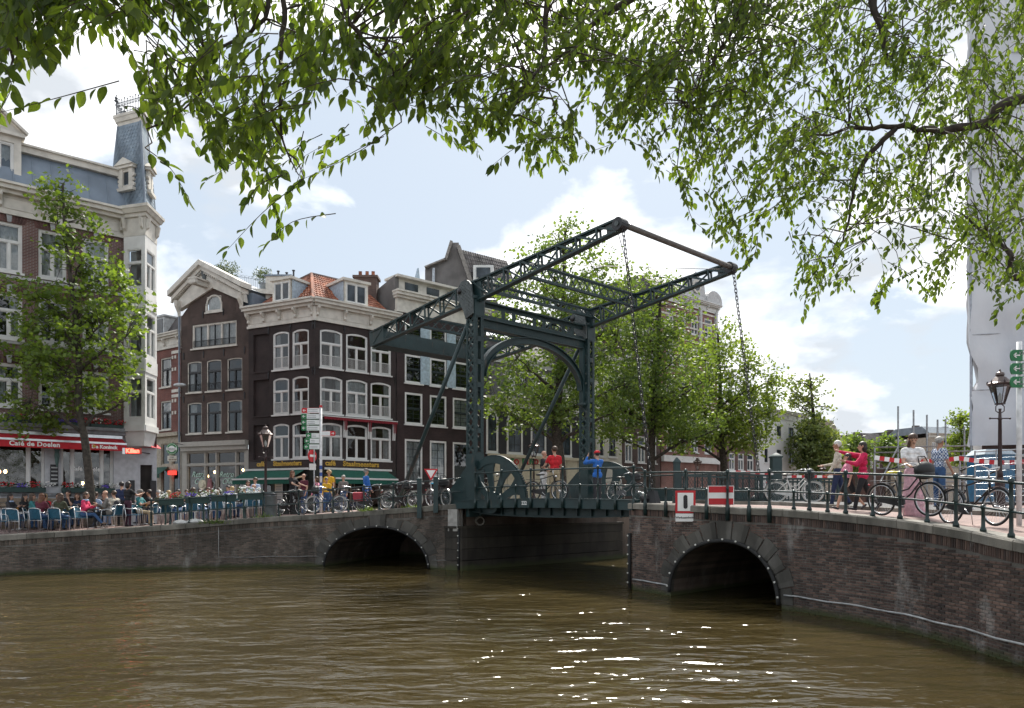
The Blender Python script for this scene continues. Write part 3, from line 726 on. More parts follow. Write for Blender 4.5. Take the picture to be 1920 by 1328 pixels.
for s, n, d in ((3.1, 16, 0.5), (-3.4, 14, 0.42), (0.9, 20, 0.3)):
 truss('cross_lattice', B(s, TN, beam_z(s) + (0.05 if s > 2 else 0.0) + (0.12 if s == .9 else 0)), B(s, TF, beam_z(s) + (0.05 if s > 2 else 0) + (0.12 if s == .9 else 0)), Z1, d, d, n, AX, chord=(0.1, 0.06), brace=0.04, verticals=False)
for a, b_ in (((3.1, TN), (7.2, TF)), ((3.1, TF), (7.2, TN))):
 MB().tube([B(a[0], a[1], beam_z(a[0]) + .2), B(b_[0], b_[1], beam_z(b_[0]))], 0.012, 4).build('stay_wire', M_black, DB)
sm = 0.5; zb0, zb1 = 9.3, 9.98
t0, t1 = TN + .21, TF - .21
mb = MB()
def pl(mb_, ta, tb, za, zb, sa=sm - .02, sb=sm + .02): mb_.hexa([B(sa, ta, za), B(sb, ta, za), B(sb, tb, za), B(sa, tb, za)], [B(sa, ta, zb), B(sb, ta, zb), B(sb, tb, zb), B(sa, tb, zb)])
pl(mb, t0, t1, zb1 - .06, zb1, sm - .16, sm + .16); pl(mb, t0, t1, zb0, zb0 + .06, sm - .16, sm + .16)
pl(mb, t0, t1, zb1 - .2, zb1 - .06); pl(mb, t0, t1, zb0 + .06, zb0 + .2)
pl(mb, t0, t1, 8.98, 9.0, sm - .13, sm + .13); pl(mb, t0, t1, 9.0, zb0)
cb_ = mb.build('crossbeam', M_green, DB)
tt = t0; k = 0
widths = [.95, .38]
while tt < t1 - .1:
 mb = MB(); pl(mb, tt, min(tt + .16, t1), zb0 + .2, zb1 - .2); mb.build('web_plate', M_green, cb_)
 tt += .16 + widths[k % 2]; k += 1
mb = MB()
for k in range(60):
 t = t0 + .05 + k * (t1 - t0 - .1) / 59
 for z in (zb0 + .1, zb1 - .1, 9.08): mb.ell(B(sm + .022, t, z), (.014, .014, .014), 5, 4)
tag(mb.build('rivets', M_green, cb_), kind='stuff')
mb = MB(); tc_, hw = (t0 + t1) / 2, (t1 - t0) / 2; zsp, zcr = 7.2, 9.0
N_ = 36
def el_(k, r): a = math.pi * k / N_; return tc_ - (hw - r) * math.cos(a), zsp + (zcr - zsp - r) * math.sin(a)
for k in range(N_):
 (ta, za), (tb, zb) = el_(k, 0.0), el_(k + 1, 0.0); (tc2, zc2), (td, zd) = el_(k + 1, .24), el_(k, .24)
 mb.hexa([B(sm - .02, ta, za), B(sm - .02, tb, zb), B(sm - .02, tc2, zc2), B(sm - .02, td, zd)], [B(sm + .02, ta, za), B(sm + .02, tb, zb), B(sm + .02, tc2, zc2), B(sm + .02, td, zd)])
 for r_ in (0.0, .24):                         # flanges
  (ta, za), (tb, zb) = el_(k, r_), el_(k + 1, r_); (tc2, zc2), (td, zd) = el_(k + 1, r_ + .03), el_(k, r_ + .03)
  mb.hexa([B(sm - .12, ta, za), B(sm - .12, tb, zb), B(sm - .12, tc2, zc2), B(sm - .12, td, zd)], [B(sm + .12, ta, za), B(sm + .12, tb, zb), B(sm + .12, tc2, zc2), B(sm + .12, td, zd)])
mb.build('portal_arch', M_green, DB)
for t in (t0 + .02, t1 - .14):
 mb = MB(); pl(mb, t, t + .12, 6.6, 9.0, sm - .1, sm + .1); mb.build('arch_leg', M_green, DB)
 MB().tube([B(sm, t + .06, 6.7), B(sm, t + .06, 6.62), B(sm, t + .06, 6.5)], [.2, .2, .05], 8).build('arch_boss', M_green, DB)
def chain(a, b_, nl):
 mb = MB(); a = Vector(a); b_ = Vector(b_)
 for k in range(nl):
  f = (k + .5) / nl; p = a.lerp(b_, f); d = (b_ - a).normalized()
  p = p + Vector((0, 0, -0.05 * math.sin(math.pi * f)))
  r = d.cross(TX).normalized() if k % 2 else TX; ln = (b_ - a).length / nl * 0.72; w = 0.045
  pts = []
  for i in range(10):
   an = 2 * math.pi * i / 10; pts.append(p + d * (ln * math.copysign(abs(math.cos(an)) ** .6, math.cos(an))) + r * (w * math.sin(an)))
  pts.append(pts[0]); mb.tube(pts, 0.014, 5, caps=False)
 o = mb.build('chain', M_black, DB, smooth=True); o['kind'] = 'stuff'
chain(B(7.45, TN, beam_z(7.35) - .1), B(8.55, TN, 2.75), 60); chain(B(7.45, TF, beam_z(7.35) - .1), B(8.55, TF, 2.75), 60)
for t in (TN, TF):
 mb = MB(); mb.hexa([B(8.2, t - .12, 2.5), B(8.75, t - .12, 2.5), B(8.75, t + .12, 2.5), B(8.2, t + .12, 2.5)], [B(8.45, t - .08, 2.85), B(8.65, t - .08, 2.85), B(8.65, t + .08, 2.85), B(8.45, t + .08, 2.85)]); mb.build('chain_anchor', M_black, DB)
 mb = MB(); mb.ell(B(8.35, t - .1, 2.62), (.16, .16, .14), 8, 6); mb.build('anchor_block', M_black, DB)
def dz(s): return 2.5 + 0.06 * math.sin(math.pi * min(max(s / 8.2, 0), 1))
mb = MB(); n = 12
for k in range(n):
 sa, sb = -0.15 + 8.55 * k / n, -0.15 + 8.55 * (k + 1) / n; za, zb = dz(sa), dz(sb)
 mb.hexa([B(sa, .1, za - .12), B(sb, .1, zb - .12), B(sb, 7.1, zb - .12), B(sa, 7.1, za - .12)], [B(sa, .1, za), B(sb, .1, zb), B(sb, 7.1, zb), B(sa, 7.1, za)])
mb.build('deck', plain('worn deck planks', (0.12, 0.11, 0.10), .85, var=.3, scale=5), DB)
for t in (0.0, 7.1):
 mb = MB()
 for k in range(n):
  sa, sb = -0.2 + 8.5 * k / n, -0.2 + 8.5 * (k + 1) / n; za, zb = dz(sa), dz(sb)
  f0, f1 = (0.30 + .1 * math.sin(math.pi * k / n)), (0.30 + .1 * math.sin(math.pi * (k + 1) / n))
  mb.hexa([B(sa, t, za - .22), B(sb, t, zb - .22), B(sb, t + .1, zb - .22), B(sa, t + .1, za - .22)], [B(sa, t, za + .06), B(sb, t, zb + .06), B(sb, t + .1, zb + .06), B(sa, t + .1, za + .06)])
  mb.hexa([B(sa, t - .03, za + .06), B(sb, t - .03, zb + .06), B(sb, t + .14, zb + .06), B(sa, t + .14, za + .06)], [B(sa, t - .03, za + .09), B(sb, t - .03, zb + .09), B(sb, t + .14, zb + .09), B(sa, t + .14, za + .09)])
 mb.build('edge_girder', M_green, DB)
for j, t in enumerate((0.55, 2.1, 3.6, 5.1, 6.6)):
 mb = MB()
 for k in range(n):
  sa, sb = .2 + 8.0 * k / n, .2 + 8.0 * (k + 1) / n
  ba = dz(sa) - .3 - .22 * math.sin(math.pi * k / n) ** .6 if 0 < k else dz(sa) - .3
  bb = dz(sb) - .3 - .22 * math.sin(math.pi * (k + 1) / n) ** .6 if k + 1 < n else dz(sb) - .3
  mb.hexa([B(sa, t, ba), B(sb, t, bb), B(sb, t + .05, bb), B(sa, t + .05, ba)], [B(sa, t, dz(sa) - .13), B(sb, t, dz(sb) - .13), B(sb, t + .05, dz(sb) - .13), B(sa, t + .05, dz(sa) - .13)])
  mb.hexa([B(sa, t - .1, ba - .03), B(sb, t - .1, bb - .03), B(sb, t + .15, bb - .03), B(sa, t + .15, ba - .03)], [B(sa, t - .1, ba), B(sb, t - .1, bb), B(sb, t + .15, bb), B(sa, t + .15, ba)])
 g_ = mb.build('floor_girder', M_green, DB)
 if j == 0:
  for k in range(13):
   s = .7 + k * .6; MB().bar(B(s, .5, dz(s) - .47), B(s, .5, dz(s) - .14), .05, .05, AX).build('stiffener', M_green, g_)
for s in (0.1, 8.15):
 mb = MB(); mb.hexa([B(s, .3, 1.98), B(s + .2, .3, 1.98), B(s + .2, 6.9, 1.98), B(s, 6.9, 1.98)], [B(s, .3, 2.36), B(s + .2, .3, 2.36), B(s + .2, 6.9, 2.36), B(s, 6.9, 2.36)]); mb.build('end_beam', M_green, DB)
MB().ring(B(.75, .45, 1.83), .15, .045, 'y', 10, 5).build('hinge_bearing', plain('greasy bearing', (.05, .043, .03), .6, var=.5, scale=14), DB)
def quadrant(t):
 c_s, c_z, r1, r0 = 1.55, 2.46, 1.7, 1.45; N_ = 30; mb = MB()
 for k in range(N_):
  a0, a1 = R(168) - R(168) * k / N_, R(168) - R(168) * (k + 1) / N_
  def q(a, r, tt): return B(c_s + r * 1.02 * math.cos(a), tt, c_z + r * math.sin(a))
  mb.hexa([q(a0, r0, t - .06), q(a1, r0, t - .06), q(a1, r0, t + .06), q(a0, r0, t + .06)], [q(a0, r1, t - .06), q(a1, r1, t - .06), q(a1, r1, t + .06), q(a0, r1, t + .06)])
 w = mb.build('quadrant_wheel', M_green, DB)
 mb = MB()
 for k in range(56):
  a = R(165) - R(160) * k / 55
  mb.bar(B(c_s + (r1 - .02) * 1.02 * math.cos(a), t, c_z + (r1 - .02) * math.sin(a)), B(c_s + (r1 + .05) * 1.02 * math.cos(a), t, c_z + (r1 + .05) * math.sin(a)), .1, .05, AX)
 tag(mb.build('teeth', M_green, w), kind='stuff')
 for a in (25, 62, 100, 138):
  a = R(a); mb = MB()
  pts = [(0.28, .05), (0.5, .12), (1.05, .15), (1.3, .26), (1.47, .36)]; lo = []; hi = []
  e = (math.cos(a), math.sin(a)); f = (-math.sin(a), math.cos(a))
  outl = [(r * e[0] + w_ * f[0], r * e[1] + w_ * f[1]) for r, w_ in pts] + [(r * e[0] - w_ * f[0], r * e[1] - w_ * f[1]) for r, w_ in reversed(pts)]
  mb.prism([B(c_s + x, t - .03, c_z + z) for x, z in outl], TX * .06); mb.build('spoke', M_green, w)
 MB().tube([B(c_s, t - .12, c_z + .05), B(c_s, t + .12, c_z + .05)], .4, 16).build('hub', M_green, w)
 MB().prism([B(s, t - .02, z) for s, z in ((-2.0, 2.45), (-2.0, 2.95), (-.9, 3.05), (-.1, 3.75), (.3, 4.0), (.3, 2.45))], TX * .04).build('parapet_plate', M_green, DB)
 MB().prism([B(s, t - .02, z) for s, z in ((3.05, 2.5), (3.15, 2.95), (4.0, 3.05), (8.1, 3.0), (8.1, 2.5))] if t > 3 else [B(s, t - .02, z) for s, z in ((3.05, 2.5), (3.05, 2.62), (8.1, 2.62), (8.1, 2.5))], TX * .04).build('side_plate', M_green, DB)
quadrant(TN); quadrant(TF)
def rail_post(mb, p, h, tall, below=0.0, r=0.032):
 p = Vector(p); zt = h + (0.07 if tall else -0.0)
 mb.lathe([(r * 1.7, -below), (r * 1.7, .05), (r * 1.1, .08), (r, .12), (r, h * .5), (r * 1.35, h * .53), (r, h * .56), (r * .95, zt - .1), (r * 1.5, zt - .07), (r * 1.5, zt - .02), (r * .6, zt + .01)] if tall else
    [(r * 1.6, -below), (r * 1.6, .04), (r, .07), (r * .9, h - .03), (r * 1.3, h - .02), (r * 1.3, h + .03), (r * .5, h + .05)], p, 8)
def railing(parent, pts, posts, h=0.9, mid=0.47, rr=0.024, rail_pts=None):
 MB().tube([Vector(p) + Z1 * h for p in pts], rr, 7).build('top_rail', M_green_rail, parent, smooth=True)
 MB().tube([Vector(p) + Z1 * (h * mid) for p in pts], rr * .85, 7).build('middle_rail', M_green_rail, parent, smooth=True)
 for p, tall, below in posts:
  mb = MB(); rail_post(mb, p, h if tall else h * mid, tall, below); mb.build('railing_post', M_green_rail, parent, smooth=True)
for t, vis in ((0.02, True), (7.1, False)):
 sp = [s_at(x, t) for x in (893, 942, 997, 1057, 1123, 1190)] if vis else [0.2, 1.8, 3.4, 5.0, 6.6, 8.1]
 sh = [(a + b_) / 2 for a, b_ in zip(sp[:-1], sp[1:])]
 railing(DB, [B(s, t, dz(s) + .02) for s in np.linspace(sp[0], sp[-1], 14)], [(B(s, t - .05, dz(s) + .02), True, .24) for s in sp] + [(B(s, t - .05, dz(s) + .02), False, .24) for s in sh], h=1.0, mid=.48, rr=.027)
 p = B(sp[-1], t, dz(8)); MB().tube([p + Z1 * 1.0, p + AX * .25 + Z1 * 1.0, p + AX * .34 + Z1 * .9, p + AX * .34 + Z1 * .58, p + AX * .25 + Z1 * .48, p + Z1 * .48], .022, 6).build('rail_loop', M_green_rail, DB, smooth=True)
def edge_railing(label, E, xs_tall, xs_short, h, off=-0.12, hang=None, ends=None, group='quay railings'):
 ut = [E.u_px(x) for x in xs_tall]; us_ = [E.u_px(x) for x in xs_short]
 ua, ub = ends or (min(ut + us_), max(ut + us_))
 c, d, n = E.at((ua + ub) / 2, off)
 T = thing('railing', (c.x, c.y, c.z), label, 'railing', group)
 pts = [E.at(u, off)[0] for u in np.linspace(ua, ub, 26)]
 posts = []
 for us__, tall in ((ut, True), (us_, False)):
  for u in us__:
   hb = hang(u) if hang else 0.0
   posts.append((E.at(u, off + (0.2 if hb else 0))[0], tall, hb))
 railing(T, pts, posts, h=h)
 if hang:
  for u in ut + us_:
   if hang(u):
    for hh in ((h, h * .47) if u in ut else (h * .47,)):
     a, b_ = E.at(u, off)[0], E.at(u, off + .2)[0]; MB().bar(a + Z1 * hh, b_ + Z1 * hh, .03, .03).build('bracket', M_green_rail, T)
 return T
RL = edge_railing('dark green railing along the terrace quay, left of the drawbridge', EL, [283, 355, 424, 493, 559, 622, 680, 735, 784], [319, 390, 459, 522, 590, 651, 708, 760], .95, ends=(EL.u_px(283), EL.L - .1))
u1447 = ER.u_px(1447)
RR = edge_railing('dark green railing along the curving right wall, in front of the parked bicycles', ER, [1214, 1289, 1368, 1447, 1511, 1578, 1678, 1780, 1882], [1252, 1327, 1408, 1481, 1545, 1628, 1727, 1830, 1935], .87,
     hang=lambda u: .34 if u <= u1447 + .01 else 0.0, ends=(0.15, ER.u_px(1882) + 3.0))
for x, zb in ((790, -0.45), (820, -.28)):
 u = EL.u_px(x); q, d, n = EL.at(u, .12)
 T = thing('gate_post', (q.x, q.y, q.z), 'heavy dark green post fixed to the wall, %s of two left of the drawbridge' % ('left' if x == 790 else 'right'), 'post')
 MB().box(q.x - .085, q.x + .085, q.y - .085, q.y + .085, q.z + zb, q.z + 1.0).build('shaft', M_green, T)
 MB().lathe([(.12, 0), (.13, .03), (.1, .07), (.02, .1)], (q.x, q.y, q.z + 1.0), 4).build('cap', M_green, T)
# ------------------------------------------------------------------ lettering
def text(name, s, size, M, mat, parent, ext=0.004, shear=0.0, bold=0.0, align='CENTER', space=1.0):
 cu = bpy.data.curves.new(name, 'FONT'); cu.body = s; cu.size = size; cu.extrude = ext; cu.shear = shear; cu.offset = bold
 cu.align_x = align; cu.align_y = 'CENTER'; cu.space_character = space; cu.resolution_u = 3
 o = bpy.data.objects.new(name, cu); col.objects.link(o)
 dg = bpy.context.evaluated_depsgraph_get(); me = bpy.data.meshes.new_from_object(o.evaluated_get(dg)); me.name = name
 bpy.data.objects.remove(o); bpy.data.curves.remove(cu)
 off = wloc(parent); me.transform(Matrix.Translation(-off) @ M); me.materials.clear(); me.materials.append(mat)
 q = bpy.data.objects.new(name, me); col.objects.link(q); q.parent = parent; return q
def frame(p, d, n):
 d = Vector(d).normalized(); n = Vector(n).normalized(); u = n.cross(d)
 return Matrix(((d.x, u.x, n.x, p[0]), (d.y, u.y, n.y, p[1]), (d.z, u.z, n.z, p[2]), (0, 0, 0, 1)))
M_wpaint = plain('white lettering', (0.8, 0.8, 0.78), .5, var=.03)
s = s_at(983); text('number', '222', .17, frame(B(s, -.005, dz(s) - .07), AX, -TX), M_wpaint, DB, bold=.004)
# ------------------------------------------------------------------ facades
class Fac:
 def __init__(s, x0, Y0, x1, Y1, pts=None):
  s.p = Vector((px(x0, Y0), Y0, 0)) if pts is None else Vector(pts[0]).to_3d(); q = Vector((px(x1, Y1), Y1, 0)) if pts is None else Vector(pts[1]).to_3d()
  s.p.z = 0; q.z = 0
  s.L = (q - s.p).length; s.d = (q - s.p).normalized(); s.n = Vector((s.d.y, -s.d.x, 0))
 def u(s, x):
  r = (x - CX) / F; return (r * s.p.y - s.p.x) / (s.d.x - r * s.d.y)
 def Y(s, x): return s.p.y + s.d.y * s.u(x)
 def z(s, x, y): return pz(y, s.Y(x))
 def w(s, u, y, z): return s.p + s.d * u - s.n * y + Vector((0, 0, z))
 def box(s, mb, u0, u1, y0, y1, z0, z1):
  return mb.hexa([s.w(u0, y0, z0), s.w(u1, y0, z0), s.w(u1, y1, z0), s.w(u0, y1, z0)], [s.w(u0, y0, z1), s.w(u1, y0, z1), s.w(u1, y1, z1), s.w(u0, y1, z1)])
 def poly(s, mb, uz, y0, y1): return mb.prism([s.w(u, y0, z) for u, z in uz], -s.n * (y1 - y0))
 def wall(s, mb, u0, u1, z0, z1, ops, rev=.22):
  U = sorted(set([u0, u1] + [v for o in ops for v in (o[0], o[1]) if u0 < v < u1])); Z = sorted(set([z0, z1] + [v for o in ops for v in (o[2], o[3]) if z0 < v < z1]))
  for a, b_ in zip(U[:-1], U[1:]):
   for c, d in zip(Z[:-1], Z[1:]):
    m, k = (a + b_) / 2, (c + d) / 2
    if any(o[0] < m < o[1] and o[2] < k < o[3] for o in ops): continue
    mb.quad(s.w(a, 0, c), s.w(b_, 0, c), s.w(b_, 0, d), s.w(a, 0, d))
  for o in ops:
   a, b_, c, d = o[:4]
   mb.quad(s.w(a, 0, c), s.w(a, rev, c), s.w(a, rev, d), s.w(a, 0, d)); mb.quad(s.w(b_, 0, c), s.w(b_, 0, d), s.w(b_, rev, d), s.w(b_, rev, c))
   mb.quad(s.w(a, 0, d), s.w(a, rev, d), s.w(b_, rev, d), s.w(b_, 0, d)); mb.quad(s.w(a, 0, c), s.w(b_, 0, c), s.w(b_, rev, c), s.w(a, rev, c))
  return mb
def arc_z(q, z1, arch, half): return z1 - arch + arch * math.sqrt(max(0, 1 - q * q)) if arch > half * .6 else z1 - arch * q * q
def window(f, T, u0, u1, z0, z1, mat=None, fw=.08, trans=None, mull=(.5,), mull_top=(), grid=None, sash=None, sw=.035, arch=0.0, sill=True, curtain=None, rail=False, d=.1, wallmat=None,
   surround=0.0, name='window', glass=None, sillmat=None):
 mat = mat or M_white; sash = sash or mat; w = u1 - u0; h = z1 - z0; um = (u0 + u1) / 2; half = w / 2; glass = glass or M_glass
 mb = MB()
 f.box(mb, u0, u0 + fw, d - .05, d + .05, z0, z1 - (arch * .8 if arch else 0)); f.box(mb, u1 - fw, u1, d - .05, d + .05, z0, z1 - (arch * .8 if arch else 0)); f.box(mb, u0 + fw, u1 - fw, d - .05, d + .05, z0, z0 + fw)
 if arch:
  n = 10
  for k in range(n):
   qa, qb = -1 + 2 * k / n, -1 + 2 * (k + 1) / n; ua, ub = um + qa * half, um + qb * half; za, zb = arc_z(qa, z1, arch, half), arc_z(qb, z1, arch, half)
   ia, ib = um + qa * (half - fw), um + qb * (half - fw); ja, jb = arc_z(qa, z1 - fw, arch * (1 if arch < half * .6 else (1 - fw / half)), half - fw), arc_z(qb, z1 - fw, arch * (1 if arch < half * .6 else (1 - fw / half)), half - fw)
   mb.hexa([f.w(ia, d - .05, ja), f.w(ib, d - .05, jb), f.w(ub, d - .05, zb), f.w(ua, d - .05, za)], [f.w(ia, d + .05, ja), f.w(ib, d + .05, jb), f.w(ub, d + .05, zb), f.w(ua, d + .05, za)])
 else: f.box(mb, u0 + fw, u1 - fw, d - .05, d + .05, z1 - fw, z1)
 if surround:
  for a, b_, c, e in ((u0 - surround, u0, z0 - .02, z1 + surround), (u1, u1 + surround, z0 - .02, z1 + surround), (u0, u1, z1, z1 + surround)): f.box(mb, a, b_, -.03, .02, c, e)
 W = mb.build(name, mat, T)
 if arch and wallmat:                           # wall over the curved head
  mb = MB(); n = 10
  for k in range(n):
   qa, qb = -1 + 2 * k / n, -1 + 2 * (k + 1) / n; ua, ub = um + qa * half, um + qb * half; za, zb = arc_z(qa, z1, arch, half), arc_z(qb, z1, arch, half)
   if z1 - min(za, zb) < .004: continue
   mb.hexa([f.w(ua, 0, za), f.w(ub, 0, zb), f.w(ub, d + .04, zb), f.w(ua, d + .04, za)], [f.w(ua, 0, z1 + .001), f.w(ub, 0, z1 + .001), f.w(ub, d + .04, z1 + .001), f.w(ua, d + .04, z1 + .001)])
  mb.build('window_head', wallmat, W, uv=True)['kind'] = 'stuff'
 a0, a1, c0, c1 = u0 + fw, u1 - fw, z0 + fw, z1 - fw
 cells = []
 if trans:
  zt = z1 - trans * h; mb = MB(); f.box(mb, a0, a1, d - .06, d + .05, zt - .045, zt + .045); mb.build('transom', sash, W)
  zones = [(c0, zt - .045, mull), (zt + .045, c1, mull_top)]
 else: zones = [(c0, c1, mull)]
 for za, zb, ms in zones:
  xs = [a0] + [a0 + (a1 - a0) * m for m in ms] + [a1]
  for m in xs[1:-1]:
   mb = MB(); f.box(mb, m - .045, m + .045, d - .055, d + .045, za, zb); mb.build('mullion', sash, W)
  for k in range(len(xs) - 1):
   cells.append((xs[k] + (.045 if k else 0), xs[k + 1] - (.045 if k < len(xs) - 2 else 0), za, zb))
 for (ca, cb2, cc, cd) in cells:                # sash frame and glazing bars, then the pane
  mb = MB(); e = sw
  f.box(mb, ca, ca + e, d - .02, d + .03, cc, cd); f.box(mb, cb2 - e, cb2, d - .02, d + .03, cc, cd); f.box(mb, ca + e, cb2 - e, d - .02, d + .03, cc, cc + e); f.box(mb, ca + e, cb2 - e, d - .02, d + .03, cd - e, cd)
  if grid:
   for i in range(1, grid[0]): x = ca + (cb2 - ca) * i / grid[0]; f.box(mb, x - .014, x + .014, d - .01, d + .02, cc + e, cd - e)
   for j in range(1, grid[1]): zz = cc + (cd - cc) * j / grid[1]; f.box(mb, ca + e, cb2 - e, d - .012, d + .022, zz - .014, zz + .014)
  mb.build('sash', sash, W)
  mb = MB(); mb.quad(f.w(ca + e, d + .012, cc + e), f.w(cb2 - e, d + .012, cc + e), f.w(cb2 - e, d + .012, cd - e), f.w(ca + e, d + .012, cd - e)); mb.build('pane', glass, W, keep=True)
 if sill:
  mb = MB(); f.box(mb, u0 - .07, u1 + .07, -.09, d - .051, z0 - .09, z0); mb.build('sill', sillmat or mat, W)
 if curtain:
  for side, frac in curtain:
   mb = MB(); n = 14; ua, ub = (a0, a0 + (a1 - a0) * frac) if side == 'l' else ((a1 - (a1 - a0) * frac, a1) if side == 'r' else (a0, a1))
   zt, zl = (c1, c0) if side != 'b' else (c1, c1 - (c1 - c0) * frac)
   for k in range(n):
    va, vb = ua + (ub - ua) * k / n, ua + (ub - ua) * (k + 1) / n; ya, yb = d + .14 + .035 * math.sin(k * 2.1), d + .14 + .035 * math.sin((k + 1) * 2.1)
    mb.quad(f.w(va, ya, zl), f.w(vb, yb, zl), f.w(vb, yb, zt), f.w(va, ya, zt))
   mb.build('blind' if side == 'b' else 'curtain', M_curtain, W)
 if rail:
  mb = MB(); zr = z0 + rail[1] if isinstance(rail, tuple) else z0 + .62
  mat_r = rail[0] if isinstance(rail, tuple) else M_white
  f.box(mb, a0, a1, d - .09, d - .07, zr - .03, zr); f.box(mb, a0, a1, d - .09, d - .07, z0 + .1, z0 + .13)
  n = max(4, int((a1 - a0) / .085))
  for k in range(n + 1): x = a0 + .01 + (a1 - a0 - .02) * k / n; f.box(mb, x - .008, x + .008, d - .088, d - .072, z0 + .12, zr - .02)
  mb.build('window_guard', mat_r, W)
 return W
def cornice(f, T, u0, u1, z0, z1, mat, proj=.35, brackets=0, base=True, name='cornice', ends=True):
 h = z1 - z0; mb = MB()
 f.box(mb, u0, u1, -.05, .2, z0, z1 - h * .34)
 f.box(mb, u0 - .05, u1 + .05, -.1, .2, z0, z0 + h * .12)
 f.box(mb, u0 - .1, u1 + .1, -.05 - proj * .45, .25, z1 - h * .34, z1 - h * .22)
 f.box(mb, u0 - .16, u1 + .16, -.05 - proj * .8, .25, z1 - h * .22, z1 - h * .08); f.box(mb, u0 - .2, u1 + .2, -.05 - proj, .25, z1 - h * .08, z1)
 C = mb.build(name, mat, T)
 for k in range(brackets):
  u = u0 + .12 + (u1 - u0 - .24) * k / max(1, brackets - 1)
  mb = MB(); f.poly(mb, [], 0, 0) if 0 else None
  prof = [(-.05, z1 - h * .34), (-.05 - proj * .7, z1 - h * .34), (-.05 - proj * .65, z1 - h * .46), (-.05 - proj * .25, z1 - h * .62), (-.05 - proj * .3, z1 - h * .74), (-.05, z1 - h * .8)]
  mb.prism([f.w(u - .07, y, z) for y, z in prof], f.d * .14); mb.build('bracket', mat, C)
 for k in range(max(0, brackets - 1)):
  ua = u0 + .12 + (u1 - u0 - .24) * k / (brackets - 1) + .14; ub = u0 + .12 + (u1 - u0 - .24) * (k + 1) / (brackets - 1) - .14
  if ub - ua > .2:
   mb = MB(); za, zb = z0 + h * .2, z1 - h * .42
   for r_ in ((ua, ub, za, za + .03), (ua, ub, zb - .03, zb), (ua, ua + .03, za + .03, zb - .03), (ub - .03, ub, za + .03, zb - .03)): f.box(mb, r_[0], r_[1], -.075, -.045, r_[2], r_[3])
   mb.build('frieze_panel', mat, C)
 return C
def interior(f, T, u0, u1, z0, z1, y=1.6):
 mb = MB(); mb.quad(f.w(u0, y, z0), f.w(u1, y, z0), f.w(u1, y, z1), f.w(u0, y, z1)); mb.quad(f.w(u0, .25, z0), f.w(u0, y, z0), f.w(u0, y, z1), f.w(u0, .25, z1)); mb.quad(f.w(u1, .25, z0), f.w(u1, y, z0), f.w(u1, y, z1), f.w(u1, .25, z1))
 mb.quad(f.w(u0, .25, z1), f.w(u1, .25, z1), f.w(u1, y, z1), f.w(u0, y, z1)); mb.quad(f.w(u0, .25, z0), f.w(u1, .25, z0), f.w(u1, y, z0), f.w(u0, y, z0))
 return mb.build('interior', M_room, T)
def anchors(f, T, us, z):
 for u in us:
  mb = MB(); f.box(mb, u - .025, u + .025, -.05, 0, z - .22, z + .22); f.box(mb, u - .08, u + .08, -.05, 0, z + .05, z + .1); mb.build('wall_anchor', M_black, T)
def tiles(f, T, quad, name, mat, pitch=.22, course=.3):
 a, b_, c, d = [Vector(q) for q in quad]; mb = MB()
 n = max(4, int((b_ - a).length / pitch)); m = max(3, int((d - a).length / course)); nn = (b_ - a).cross(d - a).normalized()
 if nn.z < 0: nn = -nn
 for i in range(n):
  for j in range(m):
   def q(s, t, h): return a.lerp(b_, s).lerp(d.lerp(c, s), t) + nn * h
   s0, s1, s2, t0, t1 = i / n, (i + .5) / n, (i + 1) / n, j / m, (j + 1) / m
   mb.add([q(s0, t0, .045), q(s1, t0, .1), q(s2, t0, .045), q(s2, t1, .01), q(s1, t1, .065), q(s0, t1, .01), q(s0, t0, 0), q(s1, t0, .02), q(s2, t0, 0)], [(0, 1, 4, 5), (1, 2, 3, 4), (6, 7, 1, 0), (7, 8, 2, 1)])
 o = mb.build(name, mat, T); o['kind'] = 'stuff'; return o
M_orange = masonry('orange pantiles', (0.24, 0.075, 0.04), (0.32, 0.11, 0.058), (0.4, 0.16, 0.09), stain=(.16, .13, .1), stain_amt=.2, low=-5)
M_greytile = masonry('grey pantiles', (0.08, 0.07, 0.07), (0.11, 0.10, 0.10), (0.15, 0.14, 0.13), stain_amt=.02, low=-5)
M_slate = masonry('blue grey slates', (0.20, 0.26, 0.32), (0.23, 0.29, 0.35), (0.26, 0.32, 0.38), stain_amt=.04, low=-5)
M_zinc = plain('blue grey zinc', (0.17, 0.21, 0.26), .45, var=.12, scale=1.5)
